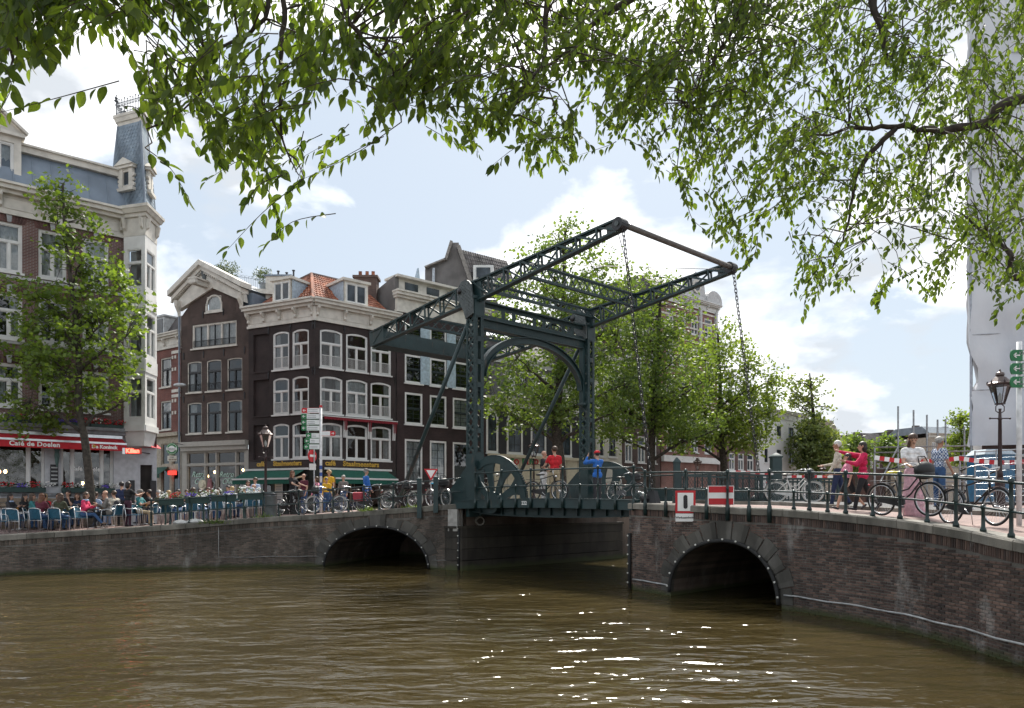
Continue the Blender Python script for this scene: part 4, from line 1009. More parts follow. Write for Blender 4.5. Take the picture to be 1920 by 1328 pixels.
# ---- corner cafe building with slate turret, far left -------------------------------------------
def turret_house():
 f = Fac(-95, 28.95, 235, 33.0); zg = 1.35
 T = thing('corner_house', f.w(f.L, 0, zg), 'red-brick corner cafe building with blue slate turret, red awning and white bay', 'building')
 mbrk = brickmat('purple red facade brick', (0.13, 0.06, 0.055), (0.18, 0.085, 0.075), (0.3, 0.27, 0.25))
 Z = [(11.85, 13.85), (9.15, 11.0), (6.4, 8.15)]; U = [(f.u(-85), f.u(-38)), (f.u(-8), f.u(42)), (f.u(72), f.u(125)), (f.u(155), f.u(204))]
 ops = [(a, b_, c, d) for a, b_ in U for c, d in Z]
 mb = MB(); f.wall(mb, 0, f.L, 5.75, 14.2, ops); mb.build('brick_wall', mbrk, T, uv=True)
 for zi, (c, d) in enumerate(Z):
  for i, (a, b_) in enumerate(U):
   if i == 0: continue
   window(f, T, a, b_, c, d, M_white, .1, trans=.38, mull=(.5,), sill=True, curtain=[('a', 1)] if zi == 0 else ([('l', .35), ('r', .3)] if (i + zi) % 2 else [('r', .45)]), d=.12)
   mb = MB(); n = 11                      # rubbed brick flat arch with key stone
   for k in range(n):
    ua, ub = a - .1 + (b_ - a + .2) * k / n, a - .1 + (b_ - a + .2) * (k + 1) / n
    t0 = (ua + ub - a - b_) / 2 * .18
    f.poly(mb, [(ua + .006, d + .02), (ub - .006, d + .02), (ub - .006 + t0, d + .3), (ua + .006 + t0, d + .3)], -.015, .01)
   o = mb.build('flat_arch', masonry('rubbed brick', (.11, .05, .045), (.14, .065, .055), (.17, .08, .07), low=-5), T); o['kind'] = 'stuff'
   mb = MB(); f.poly(mb, [((a + b_) / 2 - .07, d + .015), ((a + b_) / 2 + .07, d + .015), ((a + b_) / 2 + .1, d + .34), ((a + b_) / 2 - .1, d + .34)], -.04, -.016); mb.build('key_stone', plain('grey key stone', (.35, .36, .37), .7), T)
 for z in (11.6, 8.95):
  mb = MB(); f.box(mb, 0, f.L - .02, -.06, 0, z, z + .12); mb.build('string_course', plain('grey string course', (.42, .42, .42), .7), T)
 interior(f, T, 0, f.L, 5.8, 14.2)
 cornice(f, T, 0, f.L - .05, 14.15, 15.35, M_cream, .5, brackets=5)
 mb = MB(); mb.hexa([f.w(0, -.2, 15.36), f.w(f.L, -.2, 15.36), f.w(f.L, 2.5, 15.36), f.w(0, 2.5, 15.36)], [f.w(0, .45, 16.95), f.w(f.L, .45, 16.95), f.w(f.L, 2.5, 16.95), f.w(0, 2.5, 16.95)]); roof = mb.build('mansard', M_zinc, T)
 for k in range(1, 9):
  u = f.L * k / 9; MB().bar(f.w(u, -.21, 15.38), f.w(u, .44, 16.93), .04, .04).build('standing_seam', M_zinc, roof)
 mb = MB(); f.box(mb, 0, f.L, .25, .6, 16.95, 17.2); f.box(mb, 0, f.L, .15, .65, 17.2, 17.28); mb.build('gutter_board', M_cream, roof)
 a, b_ = f.u(-45), f.u(40); mb = MB(); zb, zt = 15.4, 17.35
 f.wall(mb, a, b_, zb, zt, [(a + .25, b_ - .25, zb + .1, zt - .25)]); f.box(mb, a, a + .12, .01, 1.2, zb, zt); f.box(mb, b_ - .12, b_, .01, 1.2, zb, zt); f.box(mb, a - .12, b_ + .12, -.18, 1.2, zt, zt + .14)
 f.poly(mb, [(a - .12, zt + .14), (b_ + .12, zt + .14), ((a + b_) / 2, zt + .85)], -.06, 1.1)
 for s in (0, 1):
  e = a - .2 if s == 0 else b_ + .2; mb.bar(f.w(e, -.12, zt + .17), f.w((a + b_) / 2, -.12, zt + .95), .26, .1)
 D = mb.build('dormer', M_cream, T); window(f, D, a + .25, b_ - .25, zb + .1, zt - .25, M_white, .08, mull=(.5,), sill=False, curtain=[('a', 1)], name='dormer_window')
 mp = plain('grey painted stone', (.42, .43, .45), .65, var=.1)
 G = [(f.u(-85), f.u(-30)), (f.u(-20), f.u(84)), (f.u(115), f.u(213))]; zs, zt = 2.95, 5.05
 mb = MB(); f.wall(mb, 0, f.L + .05, zg - .1, 5.45, [(a, b_, zs, zt) for a, b_ in G], rev=.3); mb.build('ground_floor_wall', mp, T)
 mb = MB(); f.box(mb, 0, f.L, -.1, -.002, zs - .16, zs - .04); mb.build('plinth_band', plain('blue stone', (.2, .21, .22), .7), T)
 for k in range(7):                              # bench-like plank cladding below the windows
  mb = MB(); z = zg + .1 + k * .18; f.box(mb, f.u(-60), f.u(230), -.06, -.02, z, z + .16); mb.build('plank', plain('weathered planks', (.24, .19, .14), .8, var=.25), T)
 for i, (a, b_) in enumerate(G): window(f, T, a, b_, zs, zt, M_white, .06, mull=(.12, .72) if i == 1 else (.2, .8), sill=False, d=.2, name='shop_window')
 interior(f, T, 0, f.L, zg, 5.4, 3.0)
 for k, x in enumerate((8, 20, 150, 170)):       # lit lamps inside
  q = f.w(f.u(x), 1.6, f.z(x, 882 if k < 2 else 905)); MB().ell(q, (.06, .06, .08), 8, 6).build('lamp_bulb', emit('warm lamp glow', (1, .62, .25), 8.0), T)
 mb = MB(); f.box(mb, 0, f.L + .25, -.28, 0, 5.45, 5.6); f.box(mb, 0, f.L + .35, -.38, 0, 5.6, 5.74); mb.build('shop_cornice', plain('dark grey cornice', (.2, .21, .22), .6), T)
 mr = plain('red awning cloth', (.45, .012, .022), .75, var=.12); ua, ub = 0, f.u(228)
 A = thing('awning', f.w(ub, -.5, 5.0), 'red cloth awning with white gothic lettering over the cafe windows', 'awning')
 mb = MB(); mb.hexa([f.w(ua, -.12, 5.28), f.w(ub, -.12, 5.28), f.w(ub, -.1, 5.3), f.w(ua, -.1, 5.3)], [f.w(ua, -.85, 5.03), f.w(ub, -.85, 5.03), f.w(ub, -.85, 5.05), f.w(ua, -.85, 5.05)]); mb.build('cloth', mr, A)
 mb = MB(); f.box(mb, ua, ub, -.885, -.87, 4.72, 5.0); V = mb.build('valance', mr, A)
 mb = MB(); f.box(mb, ua, ub, -.92, -.84, 4.99, 5.07); mb.build('front_bar', M_alu, A)
 mb = MB(); f.box(mb, ua, ub, -.14, -.02, 5.3, 5.43); mb.build('cassette', M_alu, A)
 def vt(s, x, size, **k):
  u = f.u(x) ; text('lettering', s, size, frame(f.w(u, -.89, 4.86), f.d, f.n), M_wpaint, V, shear=0.0, **k)
 vt('Café de Doelen', 59, .26, bold=.008, space=1.05); vt('De Koninck', 187, .2, bold=.01)
 mb = MB(); mb.ell(f.w(f.u(166), -.89, 4.88), (.14, .02, .06), 10, 6); mb.build('emblem', plain('gold emblem', (.6, .35, .05), .5), V)
 text('window_lettering', 'Café', .24, frame(f.w(f.u(145), .17, 3.95), f.d, f.n), M_wpaint, T, bold=.006); text('window_lettering', 'Doelen', .24, frame(f.w(f.u(178), .17, 3.95), f.d, f.n), M_wpaint, T, bold=.006)
 mb = MB(); f.box(mb, f.u(94), f.u(109), -.05, 0, 3.2, 4.1); o = mb.build('menu_board', M_black, T)
 for k in range(5): mb = MB(); f.box(mb, f.u(95.5), f.u(107.5), -.056, -.051, 3.3 + k * .16, 3.36 + k * .16); mb.build('chalk_line', plain('chalk', (.35, .36, .36), .9), o)
 q = f.w(f.u(105), -.22, 4.75); mb = MB(); mb.lathe([(.02, -.75), (.06, -.6), (.1, -.3), (.08, -.1), (.12, -.02)], q, 8); mb.lathe([(.14, 0), (.12, .1), (.05, .22)], q, 8); mb.build('wall_lantern', plain('verdigris', (.06, .12, .11), .5), T)
 b0 = Vector((px(232, 32.75), 32.75, 0)); b1 = Vector((px(272, 32.45), 32.45, 0)); b2 = Vector((px(294, 33.75), 33.75, 0)); b3 = b0 + (b2 - b1)
 zb, zt = 5.75, 14.15; zr = [(11.9, 13.6), (8.95, 10.8), (6.2, 8.0)]
 BAY = MB(); f1 = Fac(0, 1, 1, 1, pts=(b0, b1)); f2 = Fac(0, 1, 1, 1, pts=(b1, b2))
 o1 = [(.15, f1.L - .15, c, d) for c, d in zr]; o2 = [(.18, f2.L - .18, c, d) for c, d in zr]
 f1.wall(BAY, 0, f1.L, zb, zt, o1, .12); f2.wall(BAY, 0, f2.L, zb, zt, o2, .12); BAY.prism([b0 + Z1 * zb, b1 + Z1 * zb, b2 + Z1 * zb, b3 + Z1 * zb], (0, 0, .02))
 BAY.quad(b2 + Z1 * zb, b3 + Z1 * zb, b3 + Z1 * zt, b2 + Z1 * zt)
 Wb = BAY.build('corner_bay', M_white, T)
 for ff, ops_ in ((f1, o1), (f2, o2)):
  for a, b_, c, d in ops_: window(ff, T, a, b_, c, d, M_white, .05, trans=.36, mull=() if ff is f1 else (.5,), sill=False, d=.06, curtain=[('l', .4)] if ff is f1 else None, sw=.03, name='bay_window')
  for z in (8.15, 10.95):
   mb = MB(); ff.box(mb, .0, ff.L, -.03, -.002, z + .05, z + .62); mb.build('bay_panel', M_white, Wb)
  mb = MB(); ff.box(mb, -.05, ff.L + .03, -.07, -.002, zb - .12, zb + .14); mb.build('bay_skirting', M_white, Wb)
 cc = (b0 + b1 + b2 + b3) / 4
 def sc_(q, k, z): v = cc + (q - cc) * k; return Vector((v.x, v.y, z))
 mb = MB(); mb.hexa([sc_(q, .8, 5.0) for q in (b0, b1, b2, b3)], [sc_(q, 1.0, zb - .01) for q in (b0, b1, b2, b3)]); mb.build('bay_corbel', M_white, Wb)
 for k0, k1, z0, z1 in ((1.02, 1.02, 14.15, 14.95), (1.15, 1.2, 14.95, 15.1), (1.3, 1.45, 15.1, 15.28), (1.5, 1.52, 15.28, 15.4)):
  mb = MB(); mb.hexa([sc_(q, k0, z0) for q in (b0, b1, b2, b3)], [sc_(q, k1, z1) for q in (b0, b1, b2, b3)]); mb.build('bay_cornice', M_cream, Wb)
 for ff in (f1, f2):
  for u in (.12, ff.L - .12):
   mb = MB(); mb.prism([ff.w(u - .06, y, z) for y, z in ((-.02, 14.9), (-.2, 14.9), (-.12, 14.5), (-.02, 14.4))], ff.d * .12); mb.build('bracket', M_cream, Wb)
 tb = [Vector(p) for p in ((px(205, 33.3), 33.3, 15.4), (px(272, 32.5), 32.5, 15.4), (px(292, 34.1), 34.1, 15.4))]; tb.append(tb[0] + tb[2] - tb[1])
 ct = (tb[0] + tb[2]) / 2; tt = [ct + (q - ct) * .63 for q in tb]
 for q in tt: q.z = 19.35
 mb = MB(); mb.hexa(tb, tt); TU = mb.build('turret', M_slate, T)
 for ia in (0, 1):                               # slates laid in diagonal rows on the two faces in view
  a, b_, c, d = tb[ia], tb[ia + 1], tt[ia + 1], tt[ia]; nn = (b_ - a).cross(d - a).normalized(); nn = nn if nn.y < .2 else -nn
  if nn.dot(Vector((0, -1, 0))) < 0 and ia == 0: nn = -nn
  if ia == 1 and nn.x < 0: nn = -nn
  rows = 24; mb = MB(); nb = 8 if ia == 0 else 8
  for j in range(rows):
   for i in range(nb + 1):
    s0 = (i - (.5 if j % 2 else 0)) / nb; s1 = s0 + 1.0 / nb; t1, t0 = (j + 1) / rows, (j - .35) / rows
    sm_ = (s0 + s1) / 2
    if s0 < -.01 or s1 > 1.01:
     s0, s1 = max(s0, 0), min(s1, 1)
     if s1 - s0 < .01: continue
     sm_ = (s0 + s1) / 2
    def q(s, t, h): t = min(max(t, 0), 1); return a.lerp(b_, s).lerp(d.lerp(c, s), t) + nn * h
    tm = t0 + (t1 - t0) * .45
    mb.add([q(s0 + .004, tm, .022), q(sm_, t0, .03), q(s1 - .004, tm, .022), q(s1 - .004, t1, .006), q(s0 + .004, t1, .006)], [(0, 1, 2, 3, 4)])
  o = mb.build('slate_rows', M_slate, TU); o['kind'] = 'stuff'
 for k in range(3):                              # hips in lead
  MB().tube([tb[k], tt[k]], .05, 6).build('hip_roll', M_zinc, TU)
 for k0, k1, z0, z1 in ((1.0, 1.05, 19.35, 19.5), (1.18, 1.3, 19.5, 19.68), (1.35, 1.36, 19.68, 19.8)):
  mb = MB(); lo = [ct + (q - ct) * k0 for q in tt]; hi = [ct + (q - ct) * k1 for q in tt]
  for q in lo: q.z = z0
  for q in hi: q.z = z1
  mb.hexa(lo, hi); mb.build('turret_cornice', M_cream, TU)
 M_iron = plain('grey wrought iron', (.05, .06, .075), .5)
 hi = [ct + (q - ct) * 1.12 for q in tt]
 for q in hi: q.z = 19.8
 for k in range(4):                              # iron cresting
  a, b_ = hi[k], hi[(k + 1) % 4]; mb = MB(); n = 9
  for i in range(n + 1): p = a.lerp(b_, i / n); mb.tube([p, p + Z1 * (.62 + .06 * (i % 2))], .011, 4); mb.ell(p + Z1 * (.66 + .06 * (i % 2)), (.028, .028, .045), 5, 4); mb.ring(p + Z1 * .5, .05, .01, 'y', 8, 4)
  for h in (.12, .42, .56): mb.bar(a + Z1 * h, b_ + Z1 * h, .014, .02)
  tag(mb.build('cresting', M_iron, TU), kind='stuff')
  h_ = 1.6 if k == 2 else .95
  mb = MB(); mb.tube([a, a + Z1 * h_], .02, 5); mb.ell(a + Z1 * (h_ * .72), (.09, .09, .05), 7, 5); mb.ell(a + Z1 * (h_ * .85), (.07, .07, .07), 7, 5); mb.build('finial', M_iron, TU)
 for ia, uf, wd in ((0, .5, .52), (1, .5, .4)):
  a, b_, c, d = tb[ia], tb[ia + 1], tt[ia + 1], tt[ia]; e = (b_ - a).normalized(); out = Vector((e.y, -e.x, 0))
  p = a.lerp(b_, uf).lerp(d.lerp(c, uf), .33); p = p + out * .06
  ff = Fac(0, 1, 1, 1, pts=(p - e * wd, p + e * wd)); z0 = p.z - .35; L2 = ff.L
  mb = MB(); ff.box(mb, .12, .34, -.06, .5, z0, z0 + 0.88); ff.box(mb, L2 - .34, L2 - .12, -.06, .5, z0, z0 + 0.88); ff.box(mb, .0, L2, -.16, .4, z0 - .14, z0); ff.box(mb, .02, L2 - .02, -.14, .5, z0 + 0.88, z0 + 1.0)
  ff.box(mb, .34, L2 - .34, -.02, .5, z0, z0 + .16); ff.box(mb, .34, L2 - .34, -.02, .5, z0 + 0.74, z0 + 0.88)
  ff.poly(mb, [(-.04, z0 + 1.0), (L2 + .04, z0 + 1.0), (L2 / 2, z0 + 1.32)], -.2, .6)
  for sg in (0, 1):
   x = .1 if sg == 0 else L2 - .1
   for zz, rr in ((z0 + .15, .1), (z0 + .36, .07), (z0 + .58, .09)): mb.tube([ff.w(x, -.05, zz), ff.w(x, .2, zz)], rr, 8)
  DD = mb.build('turret_dormer', M_cream, TU)
  mb = MB(); mb.quad(ff.w(.34, .03, z0 + .16), ff.w(L2 - .34, .03, z0 + .16), ff.w(L2 - .34, .03, z0 + 0.74), ff.w(.34, .03, z0 + 0.74)); mb.build('pane', M_dglass, DD)
 mb = MB(); e1 = b2 + Vector((-.6, .83, 0)) * 9; mb.quad(b2 + Z1 * zg, e1 + Z1 * zg, e1 + Z1 * 15.0, b2 + Z1 * 15.0); mb.build('side_wall', mbrk, T, uv=True)
 mb = MB(); p0, p1 = f.w(f.L + .05, 0, 0), b2
 ff = Fac(0, 1, 1, 1, pts=(p0, p1)); ff.wall(mb, 0, ff.L, zg, 5.0, [(ff.L * .45, ff.L * .85, zg + .1, 4.2)], .3); mb.build('corner_wall', mp, T)
 mb = MB(); mb.quad(ff.w(ff.L * .45, .25, zg), ff.w(ff.L * .85, .25, zg), ff.w(ff.L * .85, .25, 4.2), ff.w(ff.L * .45, .25, 4.2)); mb.build('corner_door', M_room, T)
 for u in (.2, ff.L - .15):
  mb = MB(); ff.box(mb, u - .12, u + .12, -.05, 0, 2.4, 3.5); mb.build('menu_board', M_black, T)
 S = thing('neon_sign', P(250, 846, 31.9), 'small red glowing lettered sign projecting from the building corner', 'sign')
 q = P(249, 846, 31.9); mb = MB(); mb.box(q.x - .3, q.x + .33, q.y - .05, q.y + .1, q.z - .13, q.z + .13); mb.build('sign_box', plain('dull red sign box', (.3, .04, .03), .5), S)
 mb = MB(); mb.box(q.x - .42, q.x - .3, q.y - .05, q.y + .1, q.z - .13, q.z + .13); mb.build('sign_end', M_alu, S); MB().bar((q.x - .1, q.y + .1, q.z), (q.x - .1, 33.6, q.z), .04, .04).build('sign_arm', M_black, S)
 text('lettering', 'Kilian', .26, frame((q.x + .02, q.y - .056, q.z), (1, 0, 0), (0, -1, 0)), emit('red neon', (1, .08, .05), 3.0), S, bold=.012)
 R2 = thing('awning', P(264, 836, 33.5), 'small red awning over the side door below the white bay', 'awning')
 q = P(262, 822, 33.3); mb = MB(); mb.hexa([(q.x, q.y, q.z - .4), (q.x + .55, q.y, q.z - .4), (q.x + .55, q.y + .9, q.z - .4), (q.x, q.y + .9, q.z - .4)], [(q.x, q.y + .3, q.z), (q.x + .1, q.y + .3, q.z), (q.x + .1, q.y + .9, q.z), (q.x, q.y + .9, q.z)]); mb.build('cloth', mr, R2)
 return f, T
f_turret, T_turret = turret_house()
M_fl = [plain('red petals', (.5, .02, .03), .6), plain('violet petals', (.13, .08, .5), .6), plain('white petals', (.8, .8, .78), .6), plain('pink petals', (.6, .1, .2), .6)]
M_leafs = leafmat('box plant leaves', (.03, .07, .015), (.06, .12, .03), .3)
M_box = plain('dark green planter', (.012, .04, .035), .5)
FLN = [0]
def flower_box(f, ua, ub, z, y, label, group, h=.2, dep=.22, parent=None, seed=0):
 r = random.Random(seed + 7); c = f.w((ua + ub) / 2, y, z)
 T = thing('flower_box', c, label, 'flower box', group) if parent is None else parent
 mb = MB(); f.box(mb, ua, ub, y - dep / 2, y + dep / 2, z, z + h); mb.build('box', M_box, T)
 mb = MB(); n = int((ub - ua) * 90)
 for k in range(n):
  p = f.w(r.uniform(ua, ub), y + r.uniform(-.16, .14), z + h + r.uniform(-.03, .2)); a = r.uniform(0, 6.3); s_ = r.uniform(.03, .07); e = Vector((math.cos(a), math.sin(a), r.uniform(-.6, .6))) * s_; g = Vector((-math.sin(a), math.cos(a), r.uniform(-.5, .5))) * s_ * .5
  mb.quad(p - e, p - g, p + e, p + g)
 tag(mb.build('leaves', M_leafs, T), kind='stuff')
 u = ua;
 while u < ub:
  m = r.randrange(3); wd = r.uniform(.25, .5); mb = MB()
  for k in range(22):
   p = f.w(u + r.uniform(0, wd), y + r.uniform(-.17, .1), z + h + r.uniform(.02, .24 if m != 1 else .14)); mb.ell(p, (.03, .03, .026), 5, 4)
  mb.build('blossoms', M_fl[m], T)['kind'] = 'stuff'; u += wd + r.uniform(0, .15)
 return T
ft = f_turret
flower_box(ft, ft.u(-20), ft.u(84), 2.93, -.16, 'green flower box under the left cafe window behind the terrace', 'cafe flower boxes', seed=1)
flower_box(ft, ft.u(115), ft.u(213), 2.93, -.16, 'green flower box under the right cafe window behind the tree trunk', 'cafe flower boxes', seed=2)
for k, (a, b_) in enumerate(((-30, 40), (42, 100), (102, 165), (167, 233))):
 flower_box(ft, ft.u(a), ft.u(b_), 5.76, -.22, 'flower box on the ledge over the red awning, %s from the left' % ('first', 'second', 'third', 'fourth')[k], 'ledge flower boxes', h=.12, seed=10 + k)
# ---- narrow red house in the side street ------------------------------------------------------
def narrow_house():
 f = Fac(283, 51.2, 339, 49.2); zg = 1.75
 T = thing('narrow_house', f.w(f.L / 2, 0, zg), 'narrow red-brick house with cream trim set back beside the white bay', 'building')
 m = brickmat('bright red facade brick', (.17, .05, .04), (.22, .07, .055), (.2, .15, .13))
 a, b_ = f.u(301), f.u(321); Z = [(f.z(311, 726), f.z(311, 671)), (f.z(311, 806), f.z(311, 752))]
 zc = f.z(315, 655); zs = f.z(315, 812)
 mb = MB(); f.wall(mb, 0, f.L, zs, zc, [(a, b_, c, d) for c, d in Z]); mb.build('brick_wall', m, T, uv=True)
 for c, d in Z:
  window(f, T, a, b_, c, d, M_cream, .08, trans=.4, mull=(.5,), sash=M_black, d=.1, curtain=[('r', .4)])
  for z in (c - .35, d + .25):
   mb = MB(); f.box(mb, b_ + .1, f.L, -.04, 0, z - .1, z + .1); mb.build('stone_band', M_cream, T)
  for z in ((c + d) / 2, (c + d) / 2 + .8):
   for u in (b_ + .12, b_ + .45): mb = MB(); f.box(mb, u, u + .16, -.04, 0, z, z + .22); mb.build('quoin_block', M_cream, T)
 interior(f, T, 0, f.L, zs, zc); cornice(f, T, 0, f.L, zc, f.z(315, 626), M_cream, .35, 3)
 zt = f.z(315, 628); mb = MB(); mb.hexa([f.w(0, 0, zt), f.w(f.L, 0, zt), f.w(f.L, 3, zt), f.w(0, 3, zt)], [f.w(0, .9, zt + 1.45), f.w(f.L, .9, zt + 1.45), f.w(f.L, 3, zt + 1.45), f.w(0, 3, zt + 1.45)]); mb.build('roof', M_greytile, T)
 mb = MB(); ua, ub = f.u(291), f.u(309); f.box(mb, ua, ub, -.05, 1.2, zt, zt + 1.3); f.box(mb, ua - .08, ub + .08, -.12, 1.25, zt + 1.3, zt + 1.42); D = mb.build('dormer', plain('pale grey paint', (.45, .47, .48), .6), T)
 mb = MB(); f.box(mb, ua + .2, ub - .15, -.08, -.052, zt + .15, zt + 1.15); mb.build('dormer_pane', M_dglass, D)
 mt = plain('beige painted timber', (.36, .31, .24), .6)
 G = [(f.u(302), f.u(317), f.z(310, 872), f.z(310, 832)), (f.u(322), f.u(336), f.z(330, 872), f.z(330, 832)), (f.u(302), f.u(318), zg + .4, f.z(310, 880)), (f.u(322), f.u(336), zg + .1, f.z(330, 880))]
 mb = MB(); f.wall(mb, 0, f.L, zg - .1, zs, G, .15); mb.build('shop_front', mt, T)
 for a, b_, c, d in G: window(f, T, a, b_, c, d, mt, .05, mull=(), sill=False, d=.1, name='shop_window')
 interior(f, T, 0, f.L, zg, zs - .1)
 mb = MB(); f.box(mb, 0, f.L, -.25, -.002, zs - .25, zs); mb.build('shop_cornice', mt, T)
 q = f.w(f.u(326), -.1, f.z(326, 887)); mb = MB(); mb.box(q.x - .28, q.x + .28, q.y - .05, q.y, q.z - .13, q.z + .13); mb.build('lit_sign', emit('red shop glow', (.9, .03, .02), 1.2), T)
 A = thing('awning', f.w(f.u(308), -.5, f.z(308, 880)), 'short dark green frilled awning on the narrow house front', 'awning')
 ua, ub = f.u(296), f.u(317); zt = f.z(308, 876); mb = MB(); mb.hexa([f.w(ua, -.7, zt - .5), f.w(ub, -.7, zt - .5), f.w(ub, -.68, zt - .5), f.w(ua, -.68, zt - .5)], [f.w(ua, -.05, zt), f.w(ub, -.05, zt), f.w(ub, -.03, zt), f.w(ua, -.03, zt)]); f.box(mb, ua, ub, -.7, -.68, zt - .75, zt - .5); mb.build('cloth', plain('dark green cloth', (.01, .06, .04), .8), A)
 S = thing('hanging_sign', P(323, 842, 46.5), 'round green and white beer sign hanging over a small lettered plate', 'sign')
 q = P(323, 842, 46.5); r = 11 * 46.5 / F
 for rr, y, m_ in ((r, 0, plain('sign green', (.02, .2, .05), .4)), (r * .88, -.012, M_wpaint), (r * .82, -.02, MATS['sign green']), (r * .55, -.03, M_wpaint)):
  MB().tube([(q.x, q.y + y, q.z), (q.x, q.y + y - .05, q.z)], rr, 24).build('disc', m_, S)
 mb = MB(); mb.box(q.x - r * .9, q.x + r * .9, q.y - .1, q.y - .084, q.z - .08, q.z + .08); mb.build('band', M_wpaint, S); text('lettering', 'Heineken', .13, frame((q.x, q.y - .105, q.z), (1, 0, 0), (0, -1, 0)), M_black, S)
 mb = MB(); z = pz(860, 46.5); mb.box(q.x - .28, q.x + .28, q.y - .04, q.y, z - .17, z + .17); o = mb.build('plate', plain('ivory plate', (.6, .57, .48), .5), S)
 text('lettering', 'Café', .13, frame((q.x, q.y - .045, z + .07), (1, 0, 0), (0, -1, 0)), M_black, S); mb = MB(); [mb.box(q.x - .2 + .1 * k, q.x - .13 + .1 * k, q.y - .046, q.y - .041, z - .11, z - .03) for k in range(5)]; mb.build('small_print', plain('brown print', (.2, .13, .08), .7), S)['kind'] = 'stuff'
 MB().bar((q.x, q.y, q.z + r + .02), (q.x, 49.7, q.z + r + .02), .03, .03).build('arm', M_black, S)
narrow_house()
# ---- brown gabled house --------------------------------------------------------------------
def gable_house():
 f = Fac(340, 48.5, 466, 46.35); zg = 1.75
 T = thing('gable_house', f.w(f.L / 2, 0, zg), 'brown brick house with cream pointed gable, between the narrow house and corner cafe', 'building')
 m = brickmat('brown facade brick', (.062, .038, .032), (.088, .054, .045), (.105, .088, .076), dirt=.42)
 Z = [(9.6, 11.6), (6.95, 8.95)]; U = [(f.u(351), f.u(378)), (f.u(387), f.u(415)), (f.u(425.5), f.u(454))]
 att = (f.u(360), f.u(443.5), 12.4, 13.95); ze = f.z(400, 578) ; um = f.u(401)
 rd = (f.u(387), f.u(416.5), f.z(400, 585), f.z(400, 554))
 ops = [(a, b_, c, d) for a, b_ in U for c, d in Z] + [att]
 zs = f.z(400, 828)
 mb = MB(); f.wall(mb, 0, f.L, zs, 14.4, ops)
 gz_ = lambda u: 14.4 + 2.9 * (1 - abs(u - um) / (f.L / 2 + .15)) ** 1.0
 N_ = 28
 for k in range(N_):
  ua, ub = f.L * k / N_, f.L * (k + 1) / N_
  segs = [(14.4, gz_(ua), 14.4, gz_(ub))]
  if rd[0] < (ua + ub) / 2 < rd[1]:
   c = (rd[0] + rd[1]) / 2; h = (rd[1] - rd[0]) / 2
   ta, tb = (arc_z(max(-1, min(1, (u - c) / h)), rd[3], h, h) for u in (ua, ub)); segs = [(14.4, rd[2], 14.4, rd[2]), (ta, gz_(ua), tb, gz_(ub))]
  for a0, a1, b0, b1 in segs: mb.quad(f.w(ua, 0, a0), f.w(ub, 0, b0), f.w(ub, 0, b1), f.w(ua, 0, a1))
 mb.build('brick_wall', m, T, uv=True)
 window(f, T, rd[0] - .03, rd[1] + .03, rd[2], rd[3] + .03, M_cream, .1, mull=(), arch=(rd[1] - rd[0]) / 2, d=.0, name='round_window', curtain=[('b', .9)])
 window(f, T, *att, M_cream, .1, mull=(.335, .665), sash=M_cream, curtain=[('a', 1)], rail=(M_black, .5), name='attic_window')
 a0, a1 = att[0] + .1, att[1] - .1
 for k in range(3):
  x = a0 + (a1 - a0) * (k * .332 + .168); mb = MB(); f.box(mb, x - .02, x + .02, .06, .14, att[2] + .1, att[3] - .1); mb.build('mullion', M_black, T)
 for zi, (c, d) in enumerate(Z):
  for i, (a, b_) in enumerate(U): window(f, T, a, b_, c, d, M_cream, .07, trans=.36, mull=(.5,), sash=M_black, rail=(M_black, .55) if not zi else None, curtain=[('l', .5)] if i == 0 else ([('r', .3)] if zi else None), wallmat=m, arch=.06)
 for u in (f.u(345), f.u(382), f.u(420), f.u(459)):
  for z in (12.0, 9.2): anchors(f, T, [u], z)
 anchors(f, T, [f.u(381), f.u(419)], 14.55)
 interior(f, T, 0, f.L, zs, 14.4); mb = MB(); mb.quad(f.w(rd[0] - .5, .8, 14.5), f.w(rd[1] + .5, .8, 14.5), f.w(rd[1] + .5, .8, 16.4), f.w(rd[0] - .5, .8, 16.4)); mb.build('attic_back', M_room, T)
 eL, eR, pk = f.u(326), f.u(463), f.u(384); zl, zr, zp = f.z(330, 549), f.z(458, 532), f.z(384, 491)
 PD = None
 for s, (ue, zz) in enumerate(((eL, zl), (eR, zr))):
  mb = MB()
  inx = ue + (.5 if s == 0 else -.5)
  f.poly(mb, [(ue, zz), (pk, zp), (pk, zp - .34), (ue, zz - .34)], -.55, .4)                      # crown moulding
  f.poly(mb, [(ue + (.15 if s == 0 else -.15), zz - .34), (pk, zp - .34), (pk, zp - .62), (ue + (.15 if s == 0 else -.15), zz - .62)], -.38, .3)
  f.poly(mb, [(ue + (.48 if s == 0 else -.2), zz - .62), (pk, zp - .62), (um, f.z(401, 541)), (ue + (.5 if s == 0 else -.1), f.z(345, 582) if s == 0 else f.z(462, 567))], -.14, .2)   # frieze board
  o = mb.build('raking_cornice', M_cream, T)
  mb = MB(); u = ue + (.62 if s == 0 else -.3); z = zz - .66
  mb.prism([f.w(u - .12, y, zz_) for y, zz_ in ((-.14, z), (-.48, z), (-.42, z - .35), (-.2, z - .7), (-.14, z - .95))], f.d * .24); mb.build('bracket', M_cream, o)
  n = 22; mb = MB()
  for k in range(n):
   t = (k + .5) / n; u = ue + (pk - ue) * t; z = zz + (zp - zz) * t - .66; f.box(mb, u - .05, u + .05, -.3, -.13, z - .09, z)
  tag(mb.build('dentils', M_cream, o), kind='stuff')
